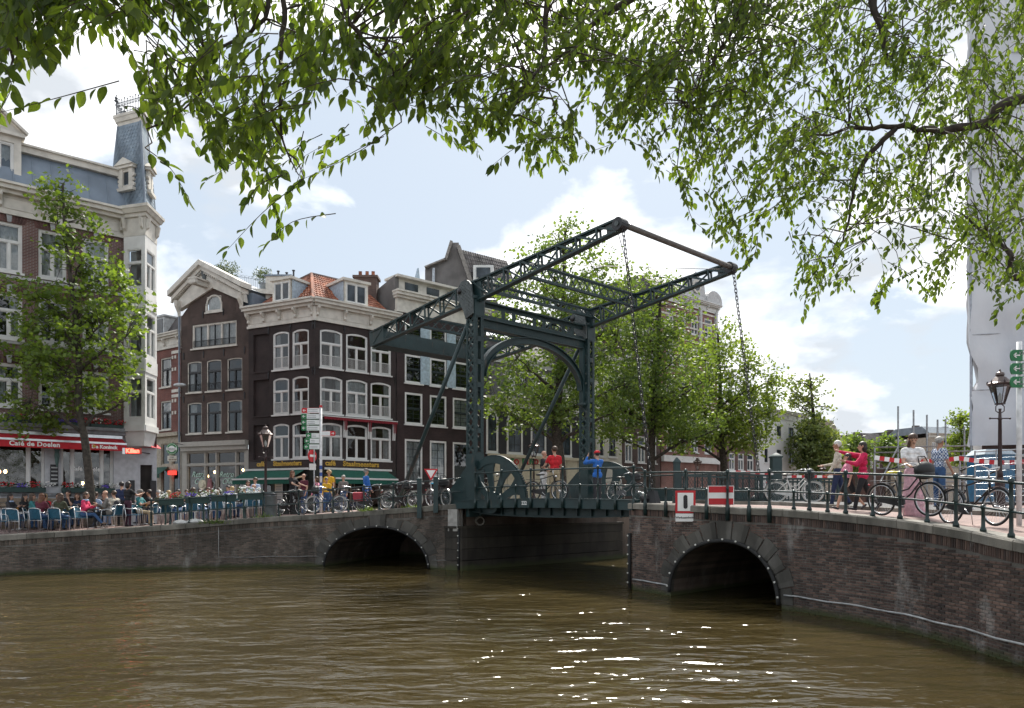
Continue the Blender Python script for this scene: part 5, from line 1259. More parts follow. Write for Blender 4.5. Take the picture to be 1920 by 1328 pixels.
 mb = MB(); c = f.w(pk + .15, -.2, f.z(386, 512)); mb.ell(c, (.2, .1, .42), 8, 8); mb.ell(c - Z1 * .35, (.13, .1, .28), 8, 6); mb.ell(c + Z1 * .3 , (.28, .1, .12), 8, 6); mb.build('carved_ornament', plain('weathered bronze', (.09, .1, .1), .6), T)
 z = f.z(393, 538); mb = MB(); f.box(mb, pk + .05, pk + .42, -1.25, .1, z - .1, z + .2); f.box(mb, pk - .1, pk + .57, -1.3, -.2, z + .2, z + .3); f.box(mb, pk - .05, pk + .52, -1.28, -1.1, z - .05, z + .2); mb.build('hoist_beam', M_cream, T)
 zr_ = zp - .4
 mb = MB(); f.poly(mb, [(.1, zl - .3), (pk, zr_), (f.L - .1, zr - .3)], .42, 9.0); mb.build('roof', M_zinc, T)
 mb = MB(); f.box(mb, f.L - .95, f.L - .02, .4, 5, 14.4, zr - .5); mb.build('lead_gutter', M_zinc, T)
 z0, z1 = zs - .02, f.z(400, 845); mg = plain('stone grey shop paint', (.38, .36, .32), .55, var=.06)
 mb = MB(); f.box(mb, .05, f.L, -.32, 0, z0 - .28, z0 + .02); f.box(mb, .1, f.L - .03, -.18, 0, z1, z0 - .28); mb.build('shop_fascia', mg, T)
 xs = [349, 384, 405, 442, 459]; zt = f.z(405, 871)
 ops = []
 for a, b_ in zip(xs[:-1], xs[1:]): ops += [(f.u(a) + .05, f.u(b_) - .05, zt + .06, z1 - .1), (f.u(a) + .05, f.u(b_) - .05, zg + .35 if a != 384 else zg + .05, zt - .06)]
 mb = MB(); f.wall(mb, 0, f.L, zg - .1, z1, ops, .2); mb.build('shop_front', mg, T)
 for a, b_, c, d in ops: window(f, T, a, b_, c, d, mg, .035, mull=(), sill=False, d=.14, sw=.02, name='shop_window')
 interior(f, T, 0, f.L, zg, z1, 2.4)
 M_lit = plain('mint window lettering', (.45, .65, .55), .5)
 for x in (372, 425):
  for s_, dy, dx in (('Retro', 890, -2), ('and', 897, 6), ('Chic', 903, 0)):
   text('window_lettering', s_, .5 if s_ != 'and' else .28, frame(f.w(f.u(x + dx - (1 if x == 425 else 0)), .1, f.z(x, dy)), f.d, f.n), M_lit, T, shear=.35)
 for k, x in enumerate((363, 380, 376, 430, 438, 436)):
  q = f.w(f.u(x), 1.2, f.z(x, (892, 878, 884, 880, 888, 884)[k])); MB().ell(q, (.07, .07, .09), 8, 6).build('lamp_bulb', emit('warm lamp glow', (1, .62, .25), 8.0), T)
 q = f.w(f.u(383), -.12, f.z(383, 909)); mb = MB()
 mb.tube([q - f.n * 0, q + f.n * .05], .32, 18); mb.tube([q + f.n * .05, q + f.n * .12], .18, 14); mb.build('straw_hat', plain('straw hat', (.6, .55, .42), .8), T)
 mb = MB(); q = f.w(f.u(397), -.12, f.z(397, 912)); mb.hexa([q + f.d * -.35 - Z1 * .9, q + f.d * .35 - Z1 * .9, q + f.d * .35 - f.n * -.1 - Z1 * .9, q + f.d * -.35 - f.n * -.1 - Z1 * .9], [q - f.d * .1 + Z1 * .5, q + f.d * .1 + Z1 * .5, q + f.d * .1 + f.n * .1 + Z1 * .5, q - f.d * .1 + f.n * .1 + Z1 * .5]); mb.build('hanging_cloth', plain('dusty rose cloth', (.3, .14, .15), .9, bump=.3), T)
 mb = MB(); mb.tube([f.w(-.12, -.06, zg), f.w(-.12, -.06, 14.6)], .06, 7); mb.build('downpipe', M_zinc, T)
 L_ = thing('street_light', f.w(f.u(360), -.6, f.z(360, 726)), 'white oval street light strung in front of the gabled house', 'street light')
 q = f.w(f.u(358), -.9, f.z(358, 726)); MB().ell(q, (.42, .22, .13), 12, 6).build('housing', plain('pale lamp housing', (.5, .52, .53), .4), L_); MB().tube([q + Z1 * .1, q + Z1 * .25, q + f.d * -5 + Z1 * .9], .012, 4).build('wire', M_black, L_)
 return f, T
f_gable, T_gable = gable_house()
# ---- corner cafe house ---------------------------------------------------------------------
def corner_house():
 f1 = Fac(466, 46.3, 590, 44.0); f2 = Fac(590, 44.0, 742, 47.65); zg = 1.85
 T = thing('cafe_house', f2.w(0, 0, zg), 'dark brick corner cafe with cream cornice, white windows, green awnings and orange tiled roof', 'building')
 m = brickmat('black brown facade brick', (.030, .019, .019), (.042, .026, .025), (.048, .04, .037), dirt=.42)
 Z = [(10.55, 12.85), (7.83, 10.05), (5.15, 7.28)]; zc = 13.25; zsig = 5.05
 U1 = [(f1.u(512), f1.u(542)), (f1.u(548), f1.u(579))]; U2 = [(f2.u(600), f2.u(642)), (f2.u(649), f2.u(689)), (f2.u(695), f2.u(733))]
 nic = (f1.u(475), f1.u(505))
 for f, U, nm in ((f1, U1, 0), (f2, U2, 1)):
  ops = [(a, b_, c, d) for a, b_ in U for c, d in Z]
  ex = [(nic[0], nic[1], c, d) for c, d in Z] if nm == 0 else []
  mb = MB(); f.wall(mb, 0, f.L, zsig - .35, zc, ops + ex, .2)
  for a, b_, c, d in ex: mb.quad(f.w(a, .14, c), f.w(b_, .14, c), f.w(b_, .14, d), f.w(a, .14, d))
  mb.build('brick_wall', m, T, uv=True)
  for a, b_, c, d in ex:
   mb = MB(); f.box(mb, a - .05, b_ + .05, -.05, .0, c - .08, c); mb.build('niche_sill', m, T, uv=True)
  for zi, (c, d) in enumerate(Z):
   for i, (a, b_) in enumerate(U):
    cur = [[('l', .3)], [('r', .25)], [('l', .25), ('r', .2)], None, [('a', 1)]][(i * 2 + zi + nm) % 5]
    if zi == 2: cur = [('l', .3), ('r', .3)] if (i + nm) % 2 else None
    window(f, T, a, b_, c, d, M_white, .09, trans=.37, mull=(.5,), arch=.12, wallmat=m, rail=(M_white, .75) if zi < 2 else None, curtain=cur, d=.07)
  anchors(f, T, [U[0][0] - .35] + [(U[k][1] + U[k + 1][0]) / 2 for k in range(len(U) - 1)] + [U[-1][1] + .3], 13.0); anchors(f, T, [U[0][0] - .35, U[-1][1] + .3], 10.3)
  interior(f, T, 0.02, f.L, zsig, zc)
  cornice(f, T, 0, f.L, zc, 14.55, M_cream, .5, 5 if nm == 0 else 4)
 mb = MB(); q = f2.w(0, 0, 0); mb.tube([q + Z1 * 13.25, q + Z1 * 14.1], .12, 6); mb.build('corner_fill', M_cream, T)
 mf = plain('dark brown fascia', (.03, .018, .016), .5)
 for f, U in ((f1, U1), (f2, U2)):
  mb = MB(); f.box(mb, .1, f.L - .05, -.08, -.002, 4.62, 5.03); mb.build('fascia', mf, T)
 M_gold = plain('gold lettering', (.55, .34, .05), .45)
 text('lettering', 'café', .42, frame(f2.w(f2.u(618), -.1, 4.86), f2.d, f2.n), M_gold, T, bold=.012, ext=.02); text('lettering', 'Staalmeesters', .42, frame(f2.w(f2.u(676), -.1, 4.86), f2.d, f2.n), M_gold, T, bold=.012, ext=.02, space=1.06)
 text('lettering', 'café', .4, frame(f1.w(f1.u(491), -.1, 4.86), f1.d, f1.n), M_gold, T, bold=.012, ext=.02); text('lettering', 'Staalmeesters', .4, frame(f1.w(f1.u(541), -.1, 4.86), f1.d, f1.n), M_gold, T, bold=.012, ext=.02)
 mgd = plain('dark green black timber', (.018, .022, .02), .5)
 for f, xs in ((f1, [(478, 508), (514, 532), (538, 575)]), (f2, [(604, 622), (628, 660), (664, 690), (694, 716)])):
  ops = [(f.u(a), f.u(b_), zg + (.1 if a in (514, 604, 694) else .6), 4.0) for a, b_ in xs]
  mb = MB(); f.wall(mb, 0, f.L, zg - .1, zsig - .36, ops, .2); mb.build('ground_floor_wall', mgd, T)
  for a, b_, c, d in ops: window(f, T, a, b_, c, d, mgd if f is f1 else plain('tan timber', (.3, .25, .17), .6), .05, mull=(.5,) if b_ - a > 1.1 else (), sill=False, name='shop_window')
  interior(f, T, .05, f.L, zg, zsig - .4, 2.2)
 for x, y in ((509, 896), (630, 895)):
  f = f1 if x < 590 else f2; q = f.w(f.u(x), -.5, f.z(x, y)); MB().ell(q, (.07, .07, .08), 8, 6).build('lamp_bulb', emit('warm lamp glow', (1, .62, .25), 8.0), T)
 mb = MB(); f1.box(mb, f1.u(517), f1.u(531), -.08, -.03, 2.5, 3.9); o = mb.build('poster', M_white, T)
 for k in range(7): mb = MB(); f1.box(mb, f1.u(519), f1.u(529), -.086, -.081, 2.7 + k * .15, 2.75 + k * .15); mb.build('print_line', plain('grey print', (.4, .42, .45), .8), o)
 mg = plain('green awning cloth', (.004, .085, .058), .75, var=.2)
 for f, xa, xb, dp, ztop, lab in ((f2, 609, 724, 1.35, 4.48, 'green cafe awning with white edge on the canal front'), (f1, 466, 574, 1.25, 4.46, 'green cafe awning on the left side front behind the lamp post')):
  ua, ub = f.u(xa), f.u(xb); A = thing('awning', f.w((ua + ub) / 2, -.5, ztop - .3), lab, 'awning')
  mb = MB(); mb.hexa([f.w(ua, -dp, ztop - .52), f.w(ub, -dp, ztop - .52), f.w(ub, -dp + .02, ztop - .5), f.w(ua, -dp + .02, ztop - .5)], [f.w(ua, -.1, ztop), f.w(ub, -.1, ztop), f.w(ub, -.1, ztop + .02), f.w(ua, -.1, ztop + .02)]); mb.build('cloth', mg, A)
  mb = MB(); f.box(mb, ua, ub, -dp - .05, -dp, ztop - .86, ztop - .6); mb.build('valance', mg, A)
  mb = MB(); f.box(mb, ua, ub, -dp - .08, -dp + .02, ztop - .6, ztop - .5); mb.build('front_bar', M_white, A); mb = MB(); f.box(mb, ua - .1, ub + .3, -.22, -.09, ztop + .0, ztop + .12); mb.build('cassette', M_white, A)
  mb = MB(); mb.bar(f.w(ub + .15, -.1, ztop - .3), f.w(ub + .1, -dp + .1, ztop - .55), .06, .1); mb.bar(f.w(ua - .05, -.1, ztop - .3), f.w(ua - .05, -dp + .1, ztop - .55), .06, .1); mb.build('arms', M_alu, A)['kind'] = 'stuff'
 mr = plain('dark red scalloped cloth', (.2, .012, .022), .8)
 ua, ub = f2.u(604), f2.u(741); A = thing('blind', f2.w(ua, -.2, 7.5), 'narrow dark red scalloped blind above the first floor canal windows', 'awning')
 mb = MB(); n = 26
 for k in range(n):
  a, b_ = ua + (ub - ua) * k / n, ua + (ub - ua) * (k + 1) / n; f2.poly(mb, [(a, 7.62), (b_, 7.62), (b_, 7.5), (b_ - (b_ - a) * .25, 7.45), (a + (b_ - a) * .25, 7.45), (a, 7.5)], -.3, -.27)
 mb.build('scalloped_cloth', mr, A); mb = MB(); f2.box(mb, ua, ub, -.32, -.02, 7.62, 7.67); mb.build('head_rail', M_white, A)
 for x in (645, 690.5, 737):
  for dx in (-1.6, 1.6):
   u = f2.u(x + dx); mb = MB(); mb.bar(f2.w(u, -.16, 7.6), f2.w(u, -.1, 6.45), .05, .07); mb.build('side_arm', M_white, A)
   mb = MB(); f2.poly(mb, [(u - .03, 7.6), (u + .03, 7.6), (u + .02, 6.9), (u - .02, 6.9)], -.26, -.2); mb.build('side_cloth', mr, A)
 c0 = f2.w(0, .25, 14.5); cl = f1.w(.1, .3, 14.5); cr = f2.w(f2.L - .05, .3, 14.5)
 ap = f2.w(1.4, 3.3, 17.0); al = f1.w(.2, 3.3, 16.8); ar = f2.w(f2.L - .8, 3.2, 16.9)
 for nm_, q in (('tiled_slope', (cl, c0, ap, al)), ('tiled_slope', (c0, cr, ar, ap))):
  mb = MB(); mb.add(q, [(0, 1, 2, 3)]); o = mb.build(nm_, M_orange, T); tiles(f1, o, q, 'pantiles', M_orange, .24, .34)
 mb = MB(); mb.tube([c0 + Z1 * .05, ap + Z1 * .05], .1, 6); mb.build('hip_tiles', M_orange, T); mb = MB(); mb.tube([al + Z1 * .04, ap + Z1 * .04, ar + Z1 * .04], .1, 6); mb.build('ridge_tiles', plain('dark ridge tiles', (.12, .08, .07), .8), T)
 mb = MB(); mb.hexa([c0, cr, cr - f2.n * 6, cl - f1.n * 5], [ap - Z1 * .05, ar - Z1 * .05, ar - f2.n * 2.5 - Z1 * .05, al - f1.n * 1.5 - Z1 * .05]); mb.build('roof_core', M_lead, T)
 for f, xa, xb, ya, yb in ((f1, 511, 545, 569, 531), (f2, 645, 689, 570, 536)):
  ua, ub = f.u(xa), f.u(xb); za, zb = 14.55, 15.95 if f is f1 else 16.0
  if f is f2: ua, ub = f.u(646), f.u(690)
  mb = MB(); f.wall(mb, ua, ub, za, zb, [(ua + .12, ub - .12, za + .18, zb - .12)], .1); f.box(mb, ua, ua + .06, .101, 2.0, za, zb); f.box(mb, ub - .06, ub, .101, 2.0, za, zb); D = mb.build('dormer', M_cream, T)
  mb = MB(); f.box(mb, ua + .0, ua + .02, .1, 2.2, za, zb - .02) if 0 else f.box(mb, ua - .15, ub + .15, -.12, 2.4, zb, zb + .16); mb.build('dormer_roof', M_cream, D)
  mb = MB(); f.box(mb, ua - .025, ua - .002, .12, 2.2, za, zb); f.box(mb, ub + .002, ub + .025, .12, 2.2, za, zb); mb.build('dormer_cheek', plain('pale blue boards', (.32, .40, .47), .6), D)
  window(f, D, ua + .12, ub - .12, za + .18, zb - .12, M_white, .05, mull=(.5,), sill=False, d=.04, name='dormer_window', glass=M_dglass)
 q = f2.w(f2.L - .4, 2.6, 15.2); Zt = pz(525, q.y)
 mb = MB(); mb.box(q.x - .9, q.x + .55, q.y - .5, q.y + .5, 14, Zt); mb.box(q.x - 1.0, q.x + .65, q.y - .58, q.y + .58, Zt, Zt + .16); C = mb.build('chimney', brickmat('sooty brick', (.1, .06, .05), (.14, .085, .07), (.1, .09, .08)), T, uv=True)
 for dx in (-.6, -.15, .25): MB().lathe([(.13, 0), (.11, .35), (.13, .38)], (q.x + dx, q.y, Zt + .16), 8).build('chimney_pot', M_orange, C)
 G = thing('roof_terrace_railing', f_gable.w(f_gable.L, 4, 16.6), 'thin hooped metal railing of the roof terrace above the brown gable', 'railing')
 a, b_ = P(425, 515, 49), P(500, 527, 48); mb = MB(); n = 22
 MB().tube([a, b_], .02, 5).build('top_rail', M_steel, G)
 for k in range(n + 1): p = a.lerp(b_, k / n); MB().tube([p + Z1 * .0, p - Z1 * 1.0], .012, 4).build('baluster', M_steel, G)
 for k in range(0, n, 2): p = a.lerp(b_, (k + 1) / n); MB().ring(p + Z1 * .0, .13, .012, 'y', 10, 4, 0, math.pi).build('hoop', M_steel, G)
 mb = MB(); mb.hexa([P(430, 545, 48.2), P(515, 552, 47.4), P(515, 552, 47.4) + Vector((0, 3, 0)), P(430, 545, 48.2) + Vector((0, 3, 0))], [P(430, 538, 48.2), P(515, 543, 47.4), P(515, 543, 47.4) + Vector((0, 3, 0)), P(430, 538, 48.2) + Vector((0, 3, 0))]); mb.build('terrace_parapet', M_cream, G)
 for i, (x, y, r) in enumerate(((428, 507, .75), (412, 512, .55), (494, 517, .6))):
  Tn = thing('rooftop_shrub', P(x, y + 14, 49.2), 'bushy grey-green shrub in a rooftop pot, %s' % ('tallest, above the gable', 'low and dark beside the tall one', 'beside the chimney pots right of the railing')[i], 'shrub', 'rooftop shrubs')
  rr = random.Random(i); c = P(x, y, 49.2); mb = MB()
  for k in range(500):
   v = Vector((rr.gauss(0, 1), rr.gauss(0, 1), rr.gauss(0, 1))).normalized() * r * rr.uniform(.3, 1.1); p = c + Vector((v.x * 1.1, v.y, v.z * .9)); e = Vector((rr.uniform(-1, 1), rr.uniform(-1, 1), rr.uniform(-1, 1))).normalized() * .09; g = e.orthogonal().normalized() * .03; mb.quad(p - e, p - g, p + e, p + g)
  tag(mb.build('foliage', leafmat('olive leaves', (.06, .085, .05), (.10, .13, .08), .25), Tn), kind='stuff')
  mb = MB(); mb.lathe([(.2, 0), (.26, .45), (.22, .45)], c - Z1 * (r + .35), 10); mb.tube([c - Z1 * r, c], .03, 5); mb.build('pot', plain('zinc pot', (.25, .27, .28), .5), Tn)
 V = thing('roof_terrace_hut', P(525, 532, 48.3), 'small cream roof hut with vent pipes above the orange tiles', 'roof hut')
 q = P(523, 530, 48.3); mb = MB(); mb.box(q.x - .7, q.x + .9, q.y - .5, q.y + 2, q.z - 1.2, q.z + .25); mb.build('body', M_cream, V); mb = MB(); mb.box(q.x - .8, q.x + 1.0, q.y - .6, q.y + 2, q.z + .25, q.z + .35); mb.build('lid', M_zinc, V)
 for dx, h in ((-.2, .5), (.35, .4), (.8, .55), (1.3, .35), (1.9, .75)): MB().lathe([(.06, 0), (.06, h), (.1, h), (.1, h + .06)], (q.x + dx, q.y + .5, q.z + .35 if dx < 1 else q.z - .3), 7).build('vent_pipe', plain('dark vent', (.05, .05, .055), .6), V)
 mb = MB(); mb.quad(f2.w(f2.L, 0, zg), f2.w(f2.L, 6, zg), f2.w(f2.L, 6, 14.5), f2.w(f2.L, 0, 14.5)); mb.build('party_wall', m, T, uv=True)
 return f1, f2, T
f_s1, f_s2, T_caf = corner_house()
# ---- canal front behind the bridge, left to right -----------------------------------------------
DF = Vector((.755, .656, 0)).normalized(); P0F = f_s2.w(f_s2.L, 0, 0)
def canal_fac(xa, xb, back=0.0):
 o = P0F - Vector((DF.y, -DF.x, 0)) * back
 def at(x): r = (x - CX) / F; u = (r * o.y - o.x) / (DF.x - r * DF.y); return o + DF * u
 return Fac(0, 1, 1, 1, pts=(at(xa), at(xb)))
def shutter_house():
 f = canal_fac(744, 912); zg = 1.9
 T = thing('shutter_house', f.w(f.L / 2, 0, zg), 'dark house with white framed windows and pale blue shutters, right of the corner cafe', 'building')
 m = brickmat('very dark purple brick', (.032, .018, .018), (.045, .026, .025), (.04, .03, .03), dirt=.42)
 cols = [(759, 792), (806, 837), (849, 880)]; U = [(f.u(a), f.u(b_)) for a, b_ in cols]
 x = 775; Z = [(f.z(x, 650), f.z(x, 609)), (f.z(x, 719), f.z(x, 666)), (f.z(x, 796), f.z(x, 737)), (f.z(x, 905), f.z(x, 824))]
 zc = f.z(x, 590); zt = f.z(x, 551)
 ops = [(a, b_, c, d) for a, b_ in U for c, d in Z]
 mb = MB(); f.wall(mb, 0, f.L, zg - .1, zc, ops); mb.build('brick_wall', m, T, uv=True)
 for zi, (c, d) in enumerate(Z):
  for i, (a, b_) in enumerate(U):
   window(f, T, a, b_, c, d, M_white, .13, mull=(), grid=(2, 3) if zi < 3 else (2, 5), sash=plain('dark green sash', (.02, .03, .035), .4), d=.06, curtain=[('a', 1)] if (zi == 2 and i == 2) or (zi == 3 and i < 2) else None, trans=.5 if zi < 3 else None)
 for k, (zi, i, side) in enumerate(((0, 1, -1), (0, 1, 1), (1, 1, -1), (1, 1, 1))):
  a, b_ = U[i]; c, d = Z[zi]; u0 = a - .75 if side < 0 else b_ + .03
  mb = MB(); f.box(mb, u0, u0 + .72, -.05, -.005, c, d); S = mb.build('shutter', plain('pale blue shutter', (.36, .46, .52), .55), T)
  mb = MB(); f.box(mb, u0 + .1, u0 + .62, -.066, -.052, c + .15, (c + d) / 2 - .05); f.box(mb, u0 + .1, u0 + .62, -.066, -.052, (c + d) / 2 + .05, d - .15); mb.build('shutter_panel', MATS['pale blue shutter'], S)['kind'] = 'stuff'
 a, b_ = U[2]; c, d = Z[3]; mb = MB(); f.box(mb, a + .13, b_ - .13, .02, .05, c + .05, c + 1.2); mb.build('door', plain('dark green door', (.012, .02, .018), .4), T)
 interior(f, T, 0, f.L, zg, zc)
 cornice(f, T, 0, f.L, zc, zt, M_cream, .4, 0)
 mb = MB(); f.box(mb, .1, f.L, .3, 1.2, zt, zt + .9); A = mb.build('attic_storey', M_cream, T)
 for k in range(4): mb = MB(); u = .8 + k * 1.7; f.box(mb, u, u + 1.0, .26, .298, zt + .2, zt + .72); mb.build('attic_pane', M_dglass, A)
 mb = MB(); f.box(mb, 0, f.L, -.1, 1.5, zt + .9, zt + 1.05); mb.build('eaves', M_cream, A)
 mr = plain('grey render', (.16, .15, .145), .85, var=.25, scale=.8, bump=.2)
 mb = MB(); p = [f.w(-.02, y, z) for y, z in ((.2, zg), (7, zg), (7, zt - 1.0), (4, zt + .2), (.2, zt + 1.0))]; mb.prism(p, f.d * .3); mb.build('party_wall', mr, T)
 mb = MB(); f.poly(mb, [(f.u(820), zt + 1.0), (f.u(838), zt + 1.0), (f.u(832), zt + 2.9)], 3, 3.2); mb.build('roof_gable', plain('pale blue boards', (.32, .40, .47)), T)
 T2 = thing('tall_gable_house', P(855, 560, 60), 'tall grey rendered gable wall with tiled roof rising behind the shutter house', 'building')
 Yb = 60.0
 pts = [(797, 612), (797, 505), (836, 489), (846, 455), (860, 455), (862, 470), (888, 545), (888, 612)]
 mb = MB(); mb.prism([P(x_, y_, Yb) for x_, y_ in pts], (0, .5, 0)); mb.build('gable_wall', mr, T2)
 mb = MB(); mb.bar(P(797, 503, Yb - .1), P(836, 487, Yb - .1), .7, .12); mb.bar(P(860, 463, Yb - .1), P(889, 547, Yb - .1), .7, .3); mb.bar(P(836, 489, Yb - .1), P(847, 454, Yb - .1), .7, .2); mb.build('coping', plain('stone coping', (.25, .23, .21), .8), T2)['kind'] = 'stuff'
 q = (P(889, 560, Yb), P(975, 560, Yb + 4), P(950, 490, Yb + 6), P(862, 468, Yb + .3)); mb = MB(); mb.add(q, [(0, 1, 2, 3)]); o = mb.build('tiled_slope', M_greytile, T2); tiles(f, o, q, 'pantiles', M_greytile, .26, .36)
 mb = MB(); q = P(905, 520, Yb + .2); mb.box(q.x - .7, q.x + .9, q.y - 1.2, q.y + 1, q.z - .7, q.z + .6); D = mb.build('dormer', M_white, T2); mb = MB(); mb.box(q.x - .45, q.x + .65, q.y - 1.25, q.y - 1.205, q.z - .4, q.z + .4); mb.build('pane', M_dglass, D)
 MB().tube([P(813, 612, Yb - .2), P(813, 503, Yb - .2)], .12, 6).build('downpipe', M_steel, T2)
 mb = MB(); mb.hexa([P(797, 612, Yb + .5), P(960, 612, Yb + .6), P(960, 612, Yb + 8), P(797, 612, Yb + 8)], [P(797, 560, Yb + .5), P(930, 562, Yb + .6), P(930, 562, Yb + 8), P(797, 560, Yb + 8)]); mb.build('rear_block', mr, T2)
 return T
shutter_house()
def simple_house(xa, xb, ytop, xr, label, mat, cols, rows, trim, corn=None, back=0.0, wkw=None, sign=None, name='canal_house', ground=None, far=True, roof=None):
 f = canal_fac(xa, xb, back); zg = 1.95
 T = thing(name, f.w(f.L / 2, 0, zg), label, 'building')
 U = [(f.u(a), f.u(b_)) for a, b_ in cols]; Z = [(f.z(xr, yb), f.z(xr, ya)) for ya, yb in rows]; zt = f.z(xr, ytop)
 mb = MB(); f.wall(mb, 0, f.L, zg - .1, zt, [(a, b_, c, d) for a, b_ in U for c, d in Z]); mb.build('front_wall', mat, T, uv=True)
 kw = dict(mull=(.5,), trans=.35, d=.08, glass=M_dglass, fw=.1); kw.update(wkw or {})
 for c, d in Z:
  for a, b_ in U:
   k2 = dict(kw)
   if k2.get('arch') == 'full': k2['arch'] = (b_ - a) / 2; k2['wallmat'] = mat
   window(f, T, a, b_, c, d, trim, **k2)
 interior(f, T, 0, f.L, zg, zt)
 if corn: cornice(f, T, 0, f.L, zt, zt + corn, trim, .45, 6)
 mb = MB(); mb.quad(f.w(f.L, 0, zg), f.w(f.L, 9, zg), f.w(f.L, 9, zt), f.w(f.L, 0, zt)); mb.quad(f.w(0, 0, zg), f.w(0, 9, zg), f.w(0, 9, zt), f.w(0, 0, zt)); mb.build('side_wall', mat, T, uv=True)
 zr = zt + (corn or 0)
 if roof:
  mb = MB(); mb.hexa([f.w(0, .1, zr), f.w(f.L, .1, zr), f.w(f.L, 9, zr), f.w(0, 9, zr)], [f.w(.3, 2.6, zr + roof[0]), f.w(f.L - .3, 2.6, zr + roof[0]), f.w(f.L - .3, 6.5, zr + roof[0]), f.w(.3, 6.5, zr + roof[0])]); mb.build('roof', roof[1], T)
 else:
  mb = MB(); f.box(mb, 0, f.L, .2, 9, zr - .12, zr - .05); mb.build('roof', M_lead, T)
 return f, T, zt
m_blk = plain('black rendered wall', (.022, .022, .026), .7, var=.2, scale=1.5)
fk, Tk, zk = simple_house(914, 1116, 764, 965, 'black rendered house with tall round-headed white windows over a cream base', m_blk, [(911.5, 934), (950, 980), (995, 1024), (1050, 1072), (1086, 1106)], [(772, 852)], M_white, corn=.6, wkw=dict(arch='full', grid=(2, 5), trans=None, mull=(), sash=M_black, fw=.16, d=.03), name='arched_house')
mb = MB(); zb = fk.z(965, 853); fk.box(mb, 0, fk.L, -.12, -.002, 1.95, zb); pb = mb.build('cream_base', plain('cream plaster base', (.55, .49, .36), .7, var=.08), Tk)
mb = MB(); fk.box(mb, 0, fk.L, -.25, -.12, zb - .22, zb - .02); mb.build('base_moulding', MATS['cream plaster base'], pb)
for k in range(9): mb = MB(); u = .5 + k * fk.L / 9.2; fk.box(mb, u, u + .04, -.135, -.121, 2.0, zb - .25); mb.build('joint', plain('joint brown', (.25, .21, .15), .8), pb)  # darker brown joint strips on the cream base
for i, (c, x) in enumerate(zip('TOFIND', (957.5, 966, 979, 986.5, 994.5, 1003))):
 text('letter', c, .55, frame(fk.w(fk.u(x), -.16, fk.z(x, 866 + (i % 2))), fk.d, fk.n), plain('letter %s' % ('green', 'red')[i % 2], ((.02, .2, .06), (.4, .03, .02))[i % 2], .5), Tk, bold=.02, ext=.03)
simple_house(925, 1100, 690, 1000, 'pale rendered upper house with white windows behind the arched black house', plain('grey brown render', (.12, .11, .11), .8), [(955, 966), (974, 985), (995, 1006), (1015, 1027)], [(700, 742)], M_white, corn=.5, back=4.0, wkw=dict(), roof=(2.2, M_greytile), name='rear_house')
simple_house(1117, 1166, 690, 1140, 'cream painted house with tall narrow windows, partly hidden by the trees', plain('pale cream plaster', (.52, .50, .43), .7, var=.06, scale=1), [(1124, 1133), (1141, 1156)], [(705, 745), (765, 800), (815, 857)], M_white, corn=.9, wkw=dict(sash=M_black, rail=(M_black, .6)), roof=(2, M_greytile))
m_brn = brickmat('plain brown brick', (.09, .055, .045), (.12, .07, .06), (.12, .1, .09))
simple_house(1167, 1238, 640, 1200, 'brown brick house with tall white windows behind the middle tree', m_brn, [(1172, 1186), (1196, 1210), (1218, 1231)], [(660, 695), (715, 755), (768, 798), (818, 868)], M_white, corn=.9, roof=(3, M_greytile))
m_orn = brickmat('striped red brick', (.22, .085, .065), (.27, .11, .085), (.3, .25, .22))
fo, To, zo = simple_house(1240, 1345, 575, 1290, 'tall ornate red-brick house with white bands and a scrolled gable, behind the trees', m_orn, [(1250, 1263), (1273, 1286), (1296, 1309), (1321, 1335)], [(588, 625), (650, 690), (712, 752), (772, 808), (822, 848)], M_white, corn=.8, roof=(2, M_greytile), name='ornate_house')
for y in (582, 600, 616, 640, 660, 675, 700, 730, 760, 790, 815):
 mb = MB(); z = fo.z(1290, y); fo.box(mb, 0, fo.L, -.05, -.002, z, z + .16); mb.build('white_band', M_cream, To)
mb = MB(); z = fo.z(1290, 868); fo.box(mb, 0, fo.L, -.3, -.002, z, z + .55); mb.build('white_cornice_band', M_white, To)
u = fo.u(1303); zt = zo + .8; mb = MB()
fo.poly(mb, [(u - 2.6, zt), (u + 2.6, zt), (u + 2.4, zt + .5), (u + 1.5, zt + .7), (u + 1.3, zt + 1.7), (u + .8, zt + 2.0), (u, zt + 2.6), (u - .8, zt + 2.0), (u - 1.3, zt + 1.7), (u - 1.5, zt + .7), (u - 2.4, zt + .5)], -.1, .4); G_ = mb.build('scrolled_gable', plain('grey white stone', (.5, .5, .5), .7), To)
mb = MB(); c = fo.w(u, -.15, zt + 1.2); mb.tube([c, c + fo.n * .1], .62, 20); mb.build('oculus_ring', M_cream, G_); mb = MB(); mb.tube([c + fo.n * .1, c + fo.n * .13], .4, 20); mb.build('oculus', M_dglass, G_)
mb = MB(); u2 = fo.u(1336); fo.poly(mb, [(u2 - 1.2, zt)] + [(u2 + 1.2 * math.cos(R(180 - 18 * k)), zt + .9 * math.sin(R(180 - 18 * k)) + .35) for k in range(11)] + [(u2 + 1.2, zt)], -.25, .5); mb.build('round_pediment', MATS['grey white stone'], To)
for x in (1313, 1342): mb = MB(); uu = fo.u(x); fo.box(mb, uu - .25, uu + .05, -.2, -.002, fo.z(1290, 660), zo + .1); mb.build('pilaster', MATS['grey white stone'], To)
m_br2 = brickmat('low red brown brick', (.13, .065, .055), (.16, .08, .07), (.18, .15, .14))
simple_house(1347, 1417, 795, 1380, 'low red-brown brick house with white ground-floor windows left of the white building', m_br2, [(1367, 1378), (1384, 1395), (1401, 1413)], [(806, 824), (850, 882)], M_white, corn=.6, roof=(2, M_greytile))
m_wht = plain('white plaster', (.68, .68, .67), .7, var=.05, scale=.6)
